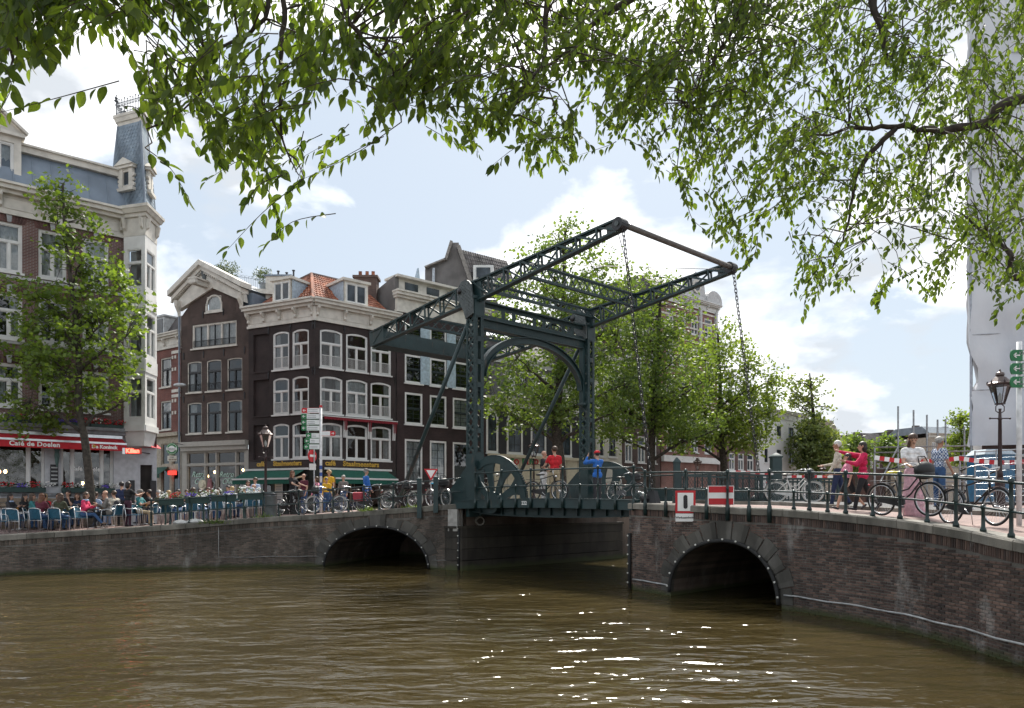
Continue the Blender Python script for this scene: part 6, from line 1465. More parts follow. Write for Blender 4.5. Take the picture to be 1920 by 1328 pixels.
simple_house(1419, 1512, 786, 1460, 'white plastered building with flat cornice beside the poplar', m_wht, [(1433, 1441), (1456, 1466), (1478, 1489)], [(797, 820), (842, 870)], M_white, corn=.9, roof=None, wkw=dict(trans=None, sash=M_black), name='white_house')
# ------------------------------------------------------------------ trees
def leaf_quads(mb_v, mb_f, p, r, size, dirv=None):
 a = Vector((r.gauss(0, 1), r.gauss(0, 1), r.gauss(0, .55) - .25)).normalized() * size
 g = a.orthogonal().normalized(); g = (Matrix.Rotation(r.uniform(0, 6.28), 3, a) @ g) * size * r.uniform(.28, .42)
 k = len(mb_v); mb_v += [p - a * .5, p + g, p + a * .5, p - g + Vector((0, 0, size * .08))]; mb_f.append((k, k + 1, k + 2, k + 3))
def tree(label, trunk, tr, blobs, nclu, per, size, mat, seed, group=None, limbs=14, clu_r=.45, up=.35, hollow=.25, name='street_tree', bark=None, twig=.012):
 r = random.Random(seed); tr_p = [Vector(p) for p in catmull([tuple(p) for p in trunk], 5)]
 T = thing(name, tr_p[0], label, 'tree', group); n = len(tr_p)
 mb = MB(); rad = [tr * (1.35 if i == 0 else 1.0) * (1 - .85 * (i / (n - 1)) ** 1.1) + .012 for i in range(n)]
 mb.tube(tr_p, rad, 9); mb.build('trunk', bark or M_bark, T, smooth=True)
 tot = sum(b_[2] for b_ in blobs)
 def sample():
  x = r.uniform(0, tot)
  for c, rd, w in blobs:
   x -= w
   if x <= 0: break
  while True:
   v = Vector((r.uniform(-1, 1), r.uniform(-1, 1), r.uniform(-1, 1)))
   if hollow < v.length < 1: return Vector(c) + Vector((v.x * rd[0], v.y * rd[1], v.z * rd[2]))
 wood = []; lm = MB()
 for k in range(limbs):
  e = sample(); i = min(range(n), key=lambda j: abs(tr_p[j].z - (e.z - up * (e - tr_p[j]).length - .4)) + (0 if j > n * .2 else 9)); s = tr_p[i]
  pts = []
  for t in np.linspace(0, 1, 7):
   p = s.lerp(e, t); p.z = s.z + (e.z - s.z) * (t ** .8) ; p += Vector((r.gauss(0, 1), r.gauss(0, 1), r.gauss(0, .6))) * .06 * (e - s).length * t * (1 - t) * 2; pts.append(p)
  r0 = min(rad[i] * .62, .03 + .022 * (e - s).length); lm = MB(); lm.tube(pts, [r0 * (1 - .85 * t) + .008 for t in np.linspace(0, 1, 7)], 6); lm.build('limb', bark or M_bark, T, smooth=True)
  wood += pts[2:]
 wood += tr_p[n // 2:]
 W = np.array([tuple(p) for p in wood]); tw = MB(); v = []; f = []
 for k in range(nclu):
  c = sample(); j = int(np.argmin(((W - np.array(c)) ** 2).sum(1))); s = Vector(W[j])
  if (c - s).length > .25:
   m = s.lerp(c, .5) + Vector((r.gauss(0, .1), r.gauss(0, .1), r.gauss(0, .1) + .06)); tw.tube([s, m, c], [twig * 1.5, twig, twig * .5], 4, caps=False)
  ax = (c - s).normalized() if (c - s).length > .01 else Vector((0, 0, 1))
  for q in range(int(per * r.uniform(.6, 1.4))):
   p = c + ax * r.uniform(-1.1, .7) * clu_r + Vector((r.gauss(0, 1), r.gauss(0, 1), r.gauss(0, .7))) * clu_r * .45; leaf_quads(v, f, p, r, size * r.uniform(.6, 1.25))
 o = tw.build('twigs', bark or M_bark, T)
 if o: o['kind'] = 'stuff'
 cm = MB(); cm.v = [tuple(p) for p in v]; cm.f = f; cm.m = [0] * len(f)
 cr = cm.build('crown', mat, T, keep=True); cr['kind'] = 'stuff'
 return T
L_near = leafmat('fresh maple leaves', (.07, .12, .025), (.15, .22, .05), .42)
L_mid = leafmat('elm leaves', (.055, .10, .028), (.14, .20, .06), .42)
L_far = leafmat('bright distant leaves', (.08, .13, .03), (.17, .23, .06), .42)
def bl(x, y, Y, rx, ry, w=1.0, rd=None): return (P(x, y, Y), (rx * Y / F, (rd if rd else rx) * Y / F, ry * Y / F), w)
Yt = 29.6; zt_ = gzl(px(172, Yt), Yt)
tree('leafy street tree with a slender leaning trunk in front of the left cafe', [(px(173, Yt), Yt, zt_ - .1), P(170, 925, Yt), P(160, 830, Yt), P(148, 760, Yt), P(147, 660, Yt), P(137, 560, Yt), P(122, 440, Yt), P(118, 345, Yt)], .17,
  [bl(120, 400, Yt, 55, 75, .6), bl(160, 520, Yt, 90, 110, 1.5), bl(100, 560, Yt, 85, 90, 1.0), bl(150, 660, Yt, 120, 120, 2.2), bl(75, 730, Yt, 75, 85, .9), bl(215, 600, Yt, 60, 110, .9), bl(190, 720, Yt, 60, 60, .5), bl(40, 640, Yt, 40, 40, .35), bl(60, 790, Yt, 45, 25, .3)], 330, 26, .19, L_near, 3, limbs=22, clu_r=.4)
Yc = 46.0
tree('tall sparse elm with forked trunk behind the drawbridge portal', [(px(1052, Yc), Yc, 1.9), P(1050, 880, Yc), P(1044, 800, Yc), P(1050, 700, Yc), P(1056, 580, Yc), P(1060, 430, Yc)], .42,
  [bl(1050, 495, Yc, 100, 85, .8), bl(1040, 610, Yc, 150, 105, 1.5), bl(990, 740, Yc, 105, 80, 1.2), bl(1110, 740, Yc, 100, 90, 1.2), bl(1140, 560, Yc, 70, 80, .5)], 700, 22, .25, L_mid, 5, limbs=30, clu_r=.6, hollow=.1, group='trees along the far quay')
Yd = 50.0
tree('broad elm directly right of the drawbridge portal, hung chain crossing it', [(px(1222, Yd), Yd, 1.9), P(1221, 880, Yd), P(1224, 800, Yd), P(1232, 680, Yd), P(1240, 520, Yd)], .33,
  [bl(1220, 590, Yd, 80, 85, 1.0), bl(1225, 700, Yd, 115, 100, 2.0), bl(1170, 770, Yd, 70, 70, .8), bl(1280, 790, Yd, 75, 60, .9)], 620, 24, .25, L_mid, 8, limbs=26, clu_r=.62, hollow=.1, group='trees along the far quay')
Ye = 58.0
tree('bright green leafy tree in front of the low brick house, right of the broad elm', [(px(1357, Ye), Ye, 1.95), P(1358, 880, Ye), P(1352, 820, Ye), P(1350, 720, Ye), P(1346, 620, Ye)], .35,
  [bl(1345, 680, Ye, 75, 75, 1.1), bl(1350, 770, Ye, 95, 70, 1.5), bl(1420, 745, Ye, 55, 70, .9), bl(1290, 800, Ye, 60, 50, .7), bl(1390, 820, Ye, 60, 45, .6)], 520, 24, .28, L_far, 9, limbs=22, clu_r=.7, hollow=.1, group='trees along the far quay')
Yf = 78.0
tree('columnar poplar with bare thin top beside the white building', [(px(1530, Yf), Yf, 2.1), P(1528, 860, Yf), P(1525, 780, Yf), P(1518, 700, Yf)], .35,
  [bl(1527, 840, Yf, 42, 62, 3.0), bl(1520, 750, Yf, 42, 45, .5), bl(1485, 740, Yf, 20, 35, .25)], 330, 22, .36, leafmat('poplar leaves', (.085, .125, .045), (.16, .2, .08), .4), 12, limbs=24, clu_r=.7, hollow=.0, twig=.03)
Yg = 105.0
for i, (x, yt, yb, w, lab) in enumerate(((1563, 822, 895, 22, 'green tree low beside the poplar on the right bank'), (1606, 812, 885, 28, 'small dark tree left of the woman in the pink jacket'), (1667, 818, 875, 22, 'small far tree before the distant houses'), (1802, 770, 880, 26, 'light green tree beside the sheeted scaffold'))):
 Y_ = Yg if i else 85.0
 tree(lab, [(px(x, Y_), Y_, 2.1), P(x, yb - 20, Y_), P(x, yt + 10, Y_)], .25, [bl(x, (yt + yb) / 2, Y_, w, (yb - yt) / 2 + 2, 1)], 95, 20, .48, L_far if i in (0, 3) else L_mid, 20 + i, limbs=10, clu_r=.9, hollow=.0, group='distant trees on the right bank', twig=.03)
# ---- the big tree that overhangs from the right bank ---------------------------------------------
L_hang = leafmat('hanging cherry-like leaves', (.036, .064, .017), (.105, .152, .035), .54, (2.25, 2.2, .68))
OT = thing('overhanging_tree', (9.2, 5.2, gzr(9.2, 5.2)), 'big tree leaning in from the right bank, its leafy twigs hanging across the sky', 'tree')
def leaf_shape():
 w = .25; S = [(.1, .5), (.26, .92), (.45, 1.0), (.66, .78), (.84, .36)]
 v = [(0, 0, 0)] + [(x, -w * k, .07 * k - .12 * x * x) for x, k in S] + [(1, 0, -.16)] + [(x, w * k, .07 * k - .12 * x * x) for x, k in reversed(S)] + [(x, 0, -.03 - .12 * x * x) for x, k in S]
 return v, [(0, 1, 12), (1, 2, 13, 12), (2, 3, 14, 13), (3, 4, 15, 14), (4, 5, 16, 15), (5, 6, 16), (0, 12, 11), (12, 13, 10, 11), (13, 14, 9, 10), (14, 15, 8, 9), (15, 16, 7, 8), (16, 6, 7)]
LV, LF = leaf_shape()
leaf_me = bpy.data.meshes.new('leaf'); leaf_me.from_pydata(LV, [], LF); leaf_me.materials.append(L_hang)
def overhang():
 r = random.Random(21)
 trunk = [Vector((9.2, 5.2, 1.3)), Vector((9.1, 5.3, 3.2)), Vector((8.7, 5.6, 5.0)), Vector((8.2, 5.8, 6.6)), Vector((7.6, 6.0, 9.0))]
 MB().tube([tuple(p) for p in catmull([tuple(p) for p in trunk], 5)], [.45, .42, .4, .38, .36, .34, .33, .32, .31, .3, .3, .29, .28, .27, .26, .25, .24, .22, .2, .18, .15], 10).build('trunk', M_bark, OT, smooth=True)
 def limb(pts, r0, r1, nm='limb', k=6):
  c = catmull([tuple(p) for p in pts], 6); n = len(c)
  c = [Vector(p) + Vector((r.gauss(0, 1), r.gauss(0, 1), r.gauss(0, 1))) * min(.012, r0 * .14) for p in c]
  MB().tube(c, [r0 + (r1 - r0) * (i / (n - 1)) for i in range(n)], k).build(nm, M_bark, OT, smooth=True); return c
 W = []
 W += limb([(8.6, 5.7, 5.2), (6.6, 6.8, 6.25), P(1920, 185, 7.2), P(1850, 228, 7.3), P(1760, 245, 7.4), P(1680, 240, 7.5), P(1590, 243, 7.6), P(1500, 262, 7.7)], .07, .008, k=8)
 W += limb([(8.6, 5.7, 5.0), (7.0, 7.0, 5.3), P(1930, 520, 8.2), P(1895, 478, 8.3), P(1860, 450, 8.5), P(1800, 400, 8.6)], .06, .01, k=8)
 W += limb([(8.0, 5.9, 7.4), (5.0, 6.6, 8.6), (2.5, 6.6, 8.3), (.5, 6.2, 7.6), (-1.4, 5.6, 7.2), (-3.0, 5.2, 6.6), (-4.4, 5.0, 6.2)], .15, .03)
 W += limb([(7.9, 5.9, 8.0), (5.2, 7.8, 9.0), (3.4, 8.0, 8.6), (1.8, 7.4, 7.8), (.6, 7.0, 6.9)], .12, .02)
 W += limb([(5.0, 6.6, 8.6), P(1660, -40, 7.6), P(1657, 60, 7.6), P(1662, 120, 7.6)], .06, .015)
 W += limb([(.5, 6.2, 7.6), P(1028, -10, 6.3), P(1020, 110, 6.3), P(985, 160, 6.2), P(955, 220, 6.2)], .035, .006)
 W += limb([(-1.4, 5.6, 7.2), P(640, 0, 5.5), P(680, 70, 5.5), P(735, 140, 5.5), P(745, 190, 5.5)], .022, .004)
 W += limb([(-2.2, 5.4, 6.9), P(523, -20, 5.4), P(528, 80, 5.4), P(525, 180, 5.4), P(530, 260, 5.4), P(560, 330, 5.4)], .026, .004)
 W += limb([(-2.2, 5.4, 6.9), P(500, -10, 5.3), P(470, 60, 5.3), P(400, 100, 5.2), P(380, 170, 5.2), P(310, 230, 5.2)], .02, .004)
 W += limb([(2.5, 6.6, 8.3), P(1400, -20, 7.0), P(1370, 60, 7.0), P(1330, 130, 7.0), P(1290, 200, 7.0)], .03, .006)
 W += limb([P(1680, 240, 7.5), P(1610, 320, 7.6), P(1590, 420, 7.7), P(1560, 500, 7.8)], .03, .005)
 W += limb([(-3.0, 5.2, 6.6), P(60, -20, 4.9), P(30, 80, 4.9), P(15, 160, 4.9)], .018, .004)
 WA = np.array([tuple(p) for p in W])
 lx = [-60, 0, 60, 100, 160, 215, 262, 285, 330, 380, 430, 500, 560, 600, 630, 690, 730, 790, 830, 880, 940, 1000, 1060, 1110, 1150, 1220, 1290, 1340, 1400, 1440, 1500, 1600, 1700, 1780, 1850, 1960]
 ly = [250, 240, 140, 115, 75, 55, 70, 250, 345, 445, 465, 460, 430, 330, 235, 290, 230, 215, 250, 290, 330, 345, 345, 255, 250, 320, 385, 470, 520, 470, 590, 570, 600, 590, 640, 620]
 def dens(x, y):
  f = y / max(1, np.interp(x, lx, ly))
  d = 1.3 if x > 1100 else (.95 if x > 720 else .52)
  if x > 1280: d = 2.5 if y < 400 else 1.2
  if x > 1750 and y < 560: d = 2.6
  if 600 < x < 700: d = .3
  if 280 < x < 600: d = .46
  if f > .8: d *= .7
  if 40 < x < 280 and y > 130: d *= .25
  n = math.sin(x * .021 + 1.3) * math.sin(y * .027 + x * .008) + .5 * math.sin(x * .053 + y * .041)
  return d * max(.06, 1 + 1.15 * n)
 leaves = []; tw = MB(); nt = 0; tries = 0
 while nt < 2250 and tries < 60000:
  tries += 1
  x = r.uniform(-40, 1960); lo = float(np.interp(x, lx, ly)) * r.uniform(.95, 1.03); y = r.uniform(-90, lo)
  if r.random() > dens(x, y) / 2.6: continue
  nt += 1
  Y = np.interp(x, [0, 500, 1000, 1400, 1900], [4.7, 5.3, 6.2, 7.3, 8.0]) * r.uniform(.86, 1.22)
  e = P(x, y, Y); ln = r.uniform(.35, .75)
  a = r.uniform(-1, 1) + (.3 if x < 1500 else .1); s = e + Vector((ln * .85 * a, ln * .45 * r.uniform(-1, 1), ln * r.uniform(.35, .85)))
  m = s.lerp(e, .55) + Vector((r.gauss(0, .04) + .03 * a, r.gauss(0, .04), r.gauss(0, .02) + .05))
  pts = [Vector(p) for p in catmull([tuple(s), tuple(m), tuple(e)], 5)]; tw.tube(pts, [.0042 - .0003 * i for i in range(len(pts))], 4, caps=False)
  if r.random() < .24:
   j = int(np.argsort(((WA - np.array(s)) ** 2).sum(1))[r.randrange(9)]); q = Vector(WA[j]); dd = (q - s).length
   if .1 < dd < 1.1: tw.tube([q, q.lerp(s, .4) + Vector((r.gauss(0, .05), r.gauss(0, .05), .07 * dd)), q.lerp(s, .75) + Vector((r.gauss(0, .03), r.gauss(0, .03), .05 * dd)), s], [.008, .0065, .0055, .0045], 4, caps=False)
  nl = int(r.uniform(9, 15)); side = 1
  for k in range(nl):
   t = 1 - (k / nl) * .95 if k else 1.0; ii = min(len(pts) - 1, max(0, t * (len(pts) - 1))); i0 = int(ii); p = pts[i0].lerp(pts[min(i0 + 1, len(pts) - 1)], ii - i0)
   ax = (pts[min(i0 + 1, len(pts) - 1)] - pts[max(i0 - 1, 0)]).normalized()
   out = Vector((r.gauss(0, 1), r.gauss(0, 1), r.gauss(0, .4))); out = (out - ax * out.dot(ax)).normalized()
   d = (ax * r.uniform(.3, .8) + out * r.uniform(.4, .9) + Vector((0, 0, -r.uniform(.1, .8)))).normalized() if k else (ax + Vector((0, 0, -.4))).normalized()
   sz = r.uniform(.066, .118) * float(np.interp(x, [0, 650, 1100, 1500], [1.0, .95, .8, .72]))
   up = Vector((r.gauss(0, .6), r.gauss(0, .6) - .7, .8)); up = (up - d * up.dot(d)).normalized(); si = up.cross(d)
   M = Matrix(((d.x, si.x, up.x), (d.y, si.y, up.y), (d.z, si.z, up.z)))
   leaves.append((p + d * .012, M, sz, r.uniform(.8, 1.25), x, y))
 tag(tw.build('twigs', plain('thin brown twigs', (.045, .035, .025), .8), OT), kind='stuff')
 vis = [l for l in leaves if -10 < l[4] < 1930 and 5 < l[5] < 640]; vis.sort(key=lambda l: -l[2] / l[0].y)
 own = vis[:300]; ids = set(id(l) for l in own); base = wloc(OT)
 for p, M, sz, wd, x, y in own:
  o = lobj('leaf', leaf_me, OT); o.matrix_local = Matrix.Translation(p - base) @ M.to_4x4() @ Matrix.Diagonal((sz, sz * wd, sz, 1))
 v = []; f = []
 for l in leaves:
  if id(l) in ids: continue
  p, M, sz, wd, x, y = l; k = len(v)
  for q in LV: v.append(tuple(p + M @ Vector((q[0] * sz, q[1] * sz * wd, q[2] * sz))))
  f += [tuple(i + k for i in ff) for ff in LF]
 cm = MB(); cm.v = v; cm.f = f; cm.m = [0] * len(f); cm.build('foliage', L_hang, OT, keep=True)['kind'] = 'stuff'
overhang()
# ------------------------------------------------------------------ street furniture
M_lampiron = plain('brown black lamp iron', (.03, .014, .014), .4)
M_lampglass = glassmat('lantern glass', (.85, .88, .9))
def lamp_post(x, Y, ytop, label, gz):
 X = px(x, Y); g = gz(X, Y); zt = pz(ytop, Y); H = zt - g; k = H / 4.3
 T = thing('street_lamp', (X, Y, g), label, 'street lamp', 'crowned lantern lamp posts'); c = (X, Y, g)
 zl = H - 1.08 * k                                   # bottom of the lantern
 MB().lathe([(.2 * k, 0), (.2 * k, .12 * k), (.15 * k, .16 * k), (.14 * k, .75 * k), (.17 * k, .8 * k), (.1 * k, .9 * k), (.09 * k, .95 * k)], c, 10).build('base', M_lampiron, T, smooth=False)
 MB().lathe([(.085 * k, .95 * k), (.08 * k, 1.1 * k), (.065 * k, 1.2 * k), (.05 * k, zl - .5 * k), (.07 * k, zl - .47 * k), (.05 * k, zl - .43 * k), (.035 * k, zl - .2 * k), (.05 * k, zl - .15 * k)], c, 10).build('column', M_lampiron, T, smooth=True)
 mb = MB(); mb.tube([(X - .3 * k, Y, g + zl - .45 * k), (X + .3 * k, Y, g + zl - .45 * k)], .02 * k, 6)
 for s in (-1, 1): mb.ell((X + s * .31 * k, Y, g + zl - .45 * k), (.035 * k,) * 3, 6, 4)
 mb.build('ladder_bar', M_lampiron, T)
 for s in (-1, 1): MB().tube([(X, Y, g + zl - .3 * k), (X + s * .13 * k, Y, g + zl - .22 * k), (X + s * .13 * k, Y, g + zl - .08 * k), (X + s * .04 * k, Y, g + zl)], .016 * k, 5).build('scroll', M_lampiron, T)
 r0, r1, h = .13 * k, .3 * k, .58 * k; mb = MB()
 for i in range(6):
  a = math.pi * i / 3 + .3; mb.tube([(X + r0 * math.cos(a), Y + r0 * math.sin(a), g + zl), (X + r1 * math.cos(a), Y + r1 * math.sin(a), g + zl + h)], .013 * k, 4)
 mb.lathe([(r0 * 1.1, -.02 * k), (r0 * 1.1, .02 * k)], (X, Y, g + zl), 6); mb.ring((X, Y, g + zl + h), r1, .02 * k, 'z', 6, 4, .3, .3 + 2 * math.pi)
 LN = mb.build('lantern_frame', M_lampiron, T)
 mb = MB()
 for i in range(6):
  a, b_ = math.pi * i / 3 + .3, math.pi * (i + 1) / 3 + .3
  mb.quad((X + r0 * .96 * math.cos(a), Y + r0 * .96 * math.sin(a), g + zl + .01), (X + r0 * .96 * math.cos(b_), Y + r0 * .96 * math.sin(b_), g + zl + .01), (X + r1 * .96 * math.cos(b_), Y + r1 * .96 * math.sin(b_), g + zl + h), (X + r1 * .96 * math.cos(a), Y + r1 * .96 * math.sin(a), g + zl + h))
 mb.build('lantern_glass', M_lampglass, LN)
 MB().lathe([(.33 * k, 0), (.36 * k, .04 * k), (.3 * k, .08 * k), (.16 * k, .24 * k), (.1 * k, .27 * k), (.13 * k, .31 * k), (.11 * k, .38 * k), (.03 * k, .42 * k), (.03 * k, .46 * k), (.005, .5 * k)], (X, Y, g + zl + h), 12).build('lantern_roof', plain('tarnished copper roof', (.10, .075, .07), .35, metal=.4), LN)
 for i in range(6):
  a = math.pi * i / 3 + .3; MB().lathe([(.02 * k, 0), (.03 * k, .05 * k), (.004, .12 * k)], (X + .34 * k * math.cos(a), Y + .34 * k * math.sin(a), g + zl + h + .03 * k), 5).build('crown_point', M_lampiron, LN)
 MB().lathe([(.03 * k, 0), (.05 * k, .1 * k), (.05 * k, .2 * k), (.02 * k, .28 * k)], (X, Y, g + zl + .05 * k), 8).build('burner', M_white, LN)
 return T
lamp_post(498, 33.0, 796, 'lamp post with crowned lantern before the corner cafe', gzl)
lamp_post(1875, 20.0, 692, 'tall dark red lamp post with clear lantern before the scaffold, far right', gzr)
lamp_post(1001, 50.0, 822, 'dark lamp post seen through the drawbridge portal', gzl)
lamp_post(1308, 49.0, 856, 'lamp post in front of the ornate red house behind the barrier', gzl)
lamp_post(1543, 58.0, 871, 'small distant lamp post below the poplar', gzr)
def arm_sign(T, X, Y, z, ln, h, side, tip, txt=None, th=.03, txtsize=None):
 mb = MB(); a, b_ = (X - ln, X) if side < 0 else (X, X + ln)
 tw = h * 1.1
 mb.box(a + (tw if side < 0 else 0), b_ - (0 if side < 0 else tw), Y - th, Y, z - h / 2, z + h / 2); pl_ = mb.build('finger_plate', plain('white sign face', (.72, .74, .74), .45, var=.04), T)
 c = a + tw if side < 0 else b_ - tw; pts = [(c, z - h / 2)] + [(c + side * (tw - h * .2 + h * .2 * math.cos(R(-90 + 22.5 * k))), z + h / 2 * math.sin(R(-90 + 22.5 * k))) for k in range(9)] + [(c, z + h / 2)]
 MB().prism([(x, Y - th, zz) for x, zz in pts], (0, th, 0)).build('arrow_tip', tip, T)
 cx_ = c + side * tw * .5; s = h * .28; mb = MB(); yy = Y - th - .004
 mb.bar((cx_ + side * s, yy, z), (cx_ - side * s, yy, z), .006, h * .1); mb.bar((cx_ + side * s, yy, z), (cx_ + side * s * .1, yy, z + s * .75), .006, h * .1); mb.bar((cx_ + side * s, yy, z), (cx_ + side * s * .1, yy, z - s * .75), .006, h * .1); mb.build('arrow', M_wpaint, T)['kind'] = 'stuff'
 edge = MB(); e = h * .05
 edge.box(min(c, X), max(c, X), Y - th - .002, Y - th, z + h / 2 - e, z + h / 2); edge.box(min(c, X), max(c, X), Y - th - .002, Y - th, z - h / 2, z - h / 2 + e); edge.build('plate_border', tip, T)['kind'] = 'stuff'
 return pl_
M_sgreen = plain('sign green enamel', (.01, .16, .05), .4, var=.04); M_sred = plain('sign red enamel', (.5, .012, .02), .4, var=.04)
Ys = 32.6; Xs = px(601, Ys); gs = gzl(Xs, Ys)
SP = thing('signpost', (Xs, Ys, gs), 'white finger signpost with stacked green-tipped arms before the corner cafe', 'signpost')
MB().tube([(Xs, Ys + .06, gs), (Xs, Ys + .06, pz(764, Ys))], .055, 10).build('pole', plain('white pole paint', (.65, .66, .67), .45), SP, smooth=True)
for ya, yb in ((873, 880), (886, 893), (905, 925)):
 MB().tube([(Xs, Ys + .06, pz(yb, Ys)), (Xs, Ys + .06, pz(ya, Ys))], .058, 10).build('blue_band', plain('blue band', (.03, .08, .3), .45), SP)
MB().tube([(Xs, Ys + .06, pz(764, Ys)), (Xs, Ys + .06, pz(760, Ys))], .065, 10).build('pole_cap', M_sred, SP)
M_blk_ink = plain('dull sign ink', (.25, .27, .28), .7)
for i, (y, ln) in enumerate(((770, 33), (781, 34), (792, 34), (803, 34), (817, 25), (827, 28), (838, 29))):
 h = 9.6 * Ys / F; q = arm_sign(SP, Xs - .05, Ys, pz(y, Ys), ln * Ys / F, h, -1, M_sred if i == 0 else M_sgreen)
 for dz_ in ((.035, -.035) if i == 0 else (.02, -.05)):
  mb = MB(); mb.box(Xs - .05 - (ln - 12) * Ys / F, Xs - .12 - .06 * (i % 3), Ys - .034, Ys - .031, pz(y, Ys) + dz_ - .01, pz(y, Ys) + dz_ + .012); mb.build('small_print', M_blk_ink, SP)
arm_sign(SP, Xs + .05, Ys, pz(813, Ys), 26 * Ys / F, 9 * Ys / F, 1, M_sred)
NE = thing('traffic_sign', (px(586, 32.9), 32.9, gzl(px(586, 32.9), 32.9)), 'round red and white traffic sign beside the finger signpost', 'traffic sign')
q = P(586, 855, 32.9); MB().tube([(q.x + .06, q.y + .05, NE.location.z), (q.x + .06, q.y + .05, q.z + .3)], .03, 7).build('pole', M_steel, NE)
e = Vector((.45, .89, 0)); n_ = Vector((.89, -.45, 0)).normalized()
MB().tube([q, q - n_ * .03], .27, 20).build('disc', M_sred, NE); mb = MB(); mb.bar(q + n_ * .01 - Vector((n_.y, -n_.x, 0)) * .17, q + n_ * .01 + Vector((n_.y, -n_.x, 0)) * .17, .02, .1); mb.build('white_bar', M_wpaint, NE)
mb = MB(); mb.box(q.x - .14, q.x + .14, q.y - .02, q.y + .02, q.z - .62, q.z - .34); mb.build('lower_plate', M_white, NE)
q = P(808, 890, 34.0); YS = thing('traffic_sign', (q.x, q.y, gzl(q.x, q.y)), 'inverted triangular give-way sign behind the bicycles by the bridge', 'traffic sign')
MB().tube([(q.x, q.y + .03, YS.location.z), (q.x, q.y + .03, q.z + .2)], .03, 7).build('pole', M_steel, YS)
MB().prism([(q.x - .32, q.y, q.z + .26), (q.x + .32, q.y, q.z + .26), (q.x, q.y, q.z - .3)], (0, .02, 0)).build('plate', M_sred, YS); MB().prism([(q.x - .21, q.y - .006, q.z + .2), (q.x + .21, q.y - .006, q.z + .2), (q.x, q.y - .006, q.z - .16)], (0, .004, 0)).build('inner_plate', M_wpaint, YS)
Yr = 13.4; Xr = px(1914.5, Yr); gr = gzr(Xr, Yr)
SR = thing('signpost', (Xr, Yr, gr), 'signpost with three green arrow plates cut by the right edge of the picture', 'signpost')
MB().tube([(Xr, Yr + .05, gr), (Xr, Yr + .05, pz(640, Yr))], .045, 10).build('pole', plain('white pole paint', (.65, .66, .67)), SR, smooth=True)
for (y, l1, l2) in ((667, 'Kno', None), (692, 'LF2', 'Sted'), (717, 'LF7', 'Dever')):
 h = 20.5 * Yr / F; arm_sign(SR, Xr + .7, Yr, pz(y, Yr), Xr + .7 - px(1893, Yr), h, -1, M_sgreen)
 xl = px(1907.5, Yr); text('lettering', l1, .085, frame((xl, Yr - .034, pz(y - 4, Yr)), (1, 0, 0), (0, -1, 0)), M_blk_ink, SR, align='LEFT', shear=.2)
 if l2: text('lettering', l2, .055, frame((xl, Yr - .034, pz(y + 3.5, Yr)), (1, 0, 0), (0, -1, 0)), M_blk_ink, SR, align='LEFT', shear=.2)
def water_sign(x0, x1, y0, y1, label):
 u = ER.u_px((x0 + x1) / 2); q, d, n = ER.at(u, .2); Y = q.y
 d = Vector((1, 0, 0)).lerp(d, .12).normalized(); n = Vector((d.y, -d.x, 0)); c = Vector((px((x0 + x1) / 2, Y), Y, pz((y0 + y1) / 2, Y))); w = (x1 - x0) * Y / F; h = (y1 - y0) * Y / F
 return thing('water_sign', c - Vector((0, 0, h / 2)), label, 'sign'), c, d, n, w, h
def plate(T, c, d, n, w, h, o, th, mat, name, du=0, dz_=0):
 mb = MB(); a = c + d * du + Vector((0, 0, dz_)) + n * o; mb.hexa([a - d * w / 2 - Z1 * h / 2, a + d * w / 2 - Z1 * h / 2, a + d * w / 2 - n * -th - Z1 * h / 2, a - d * w / 2 - n * -th - Z1 * h / 2], [a - d * w / 2 + Z1 * h / 2, a + d * w / 2 + Z1 * h / 2, a + d * w / 2 + n * th + Z1 * h / 2, a - d * w / 2 + n * th + Z1 * h / 2]); return mb.build(name, mat, T)
T, c, d, n, w, h = water_sign(1266.5, 1303.5, 920, 962.5, 'square white sign with red border and black bar hung on the bridge railing')
plate(T, c, d, n, w, h, 0, .02, M_sred, 'red_border'); plate(T, c, d, n, w * .78, h * .8, .021, .004, M_wpaint, 'white_field')
pts = []
for k in range(16):
 a = 2 * math.pi * k / 16; pts.append(c + n * .03 + d * (.055 * h / .6 * math.cos(a)) + Z1 * (h * .21 * (1 if math.sin(a) > 0 else -1) + .055 * math.sin(a)))
MB().prism(pts, n * .004).build('black_bar', M_black, T)
plate(T, c, d, n, w * .98, h * .35, 0, .015, M_wpaint, 'lower_plate', 0, -h * .69); text('lettering', 'Werkzaamheden', .073, frame(c + n * .018 - Z1 * h * .69, d, n), M_black, T, bold=.0015)
MB().bar(c - n * .02 + Z1 * h * .35, c - n * .26 + Z1 * h * .35, .03, .03).build('bracket', M_green_rail, T)
T, c, d, n, w, h = water_sign(1327.5, 1375.5, 911, 947.5, 'red sign with a white horizontal band hung on the bridge railing above the arch')
plate(T, c, d, n, w, h, 0, .02, M_wpaint, 'white_plate'); plate(T, c, d, n, w * .94, h * .32, .021, .004, M_sred, 'red_band', 0, h * .31); plate(T, c, d, n, w * .94, h * .32, .021, .004, M_sred, 'red_band', 0, -h * .31)
MB().bar(c - n * .02, c - n * .26, .03, .03).build('bracket', M_green_rail, T)
def square_post(p, w, h, label, cap=True):
 T = thing('gate_post', p, label, 'post'); x, y, z = p
 MB().box(x - w / 2, x + w / 2, y - w / 2, y + w / 2, z, z + h).build('shaft', M_green, T); MB().lathe([(w * .8, 0), (w * .85, .05), (w * .6, .1), (.02, .18)], (x, y, z + h), 4).build('cap', M_green, T); MB().box(x - w * .65, x + w * .65, y - w * .65, y + w * .65, z, z + .2).build('foot', M_green, T)
square_post(tuple(B(8.85, 1.15, 2.5)), .17, 1.15, 'square dark green gate post nearest the water on the right approach')
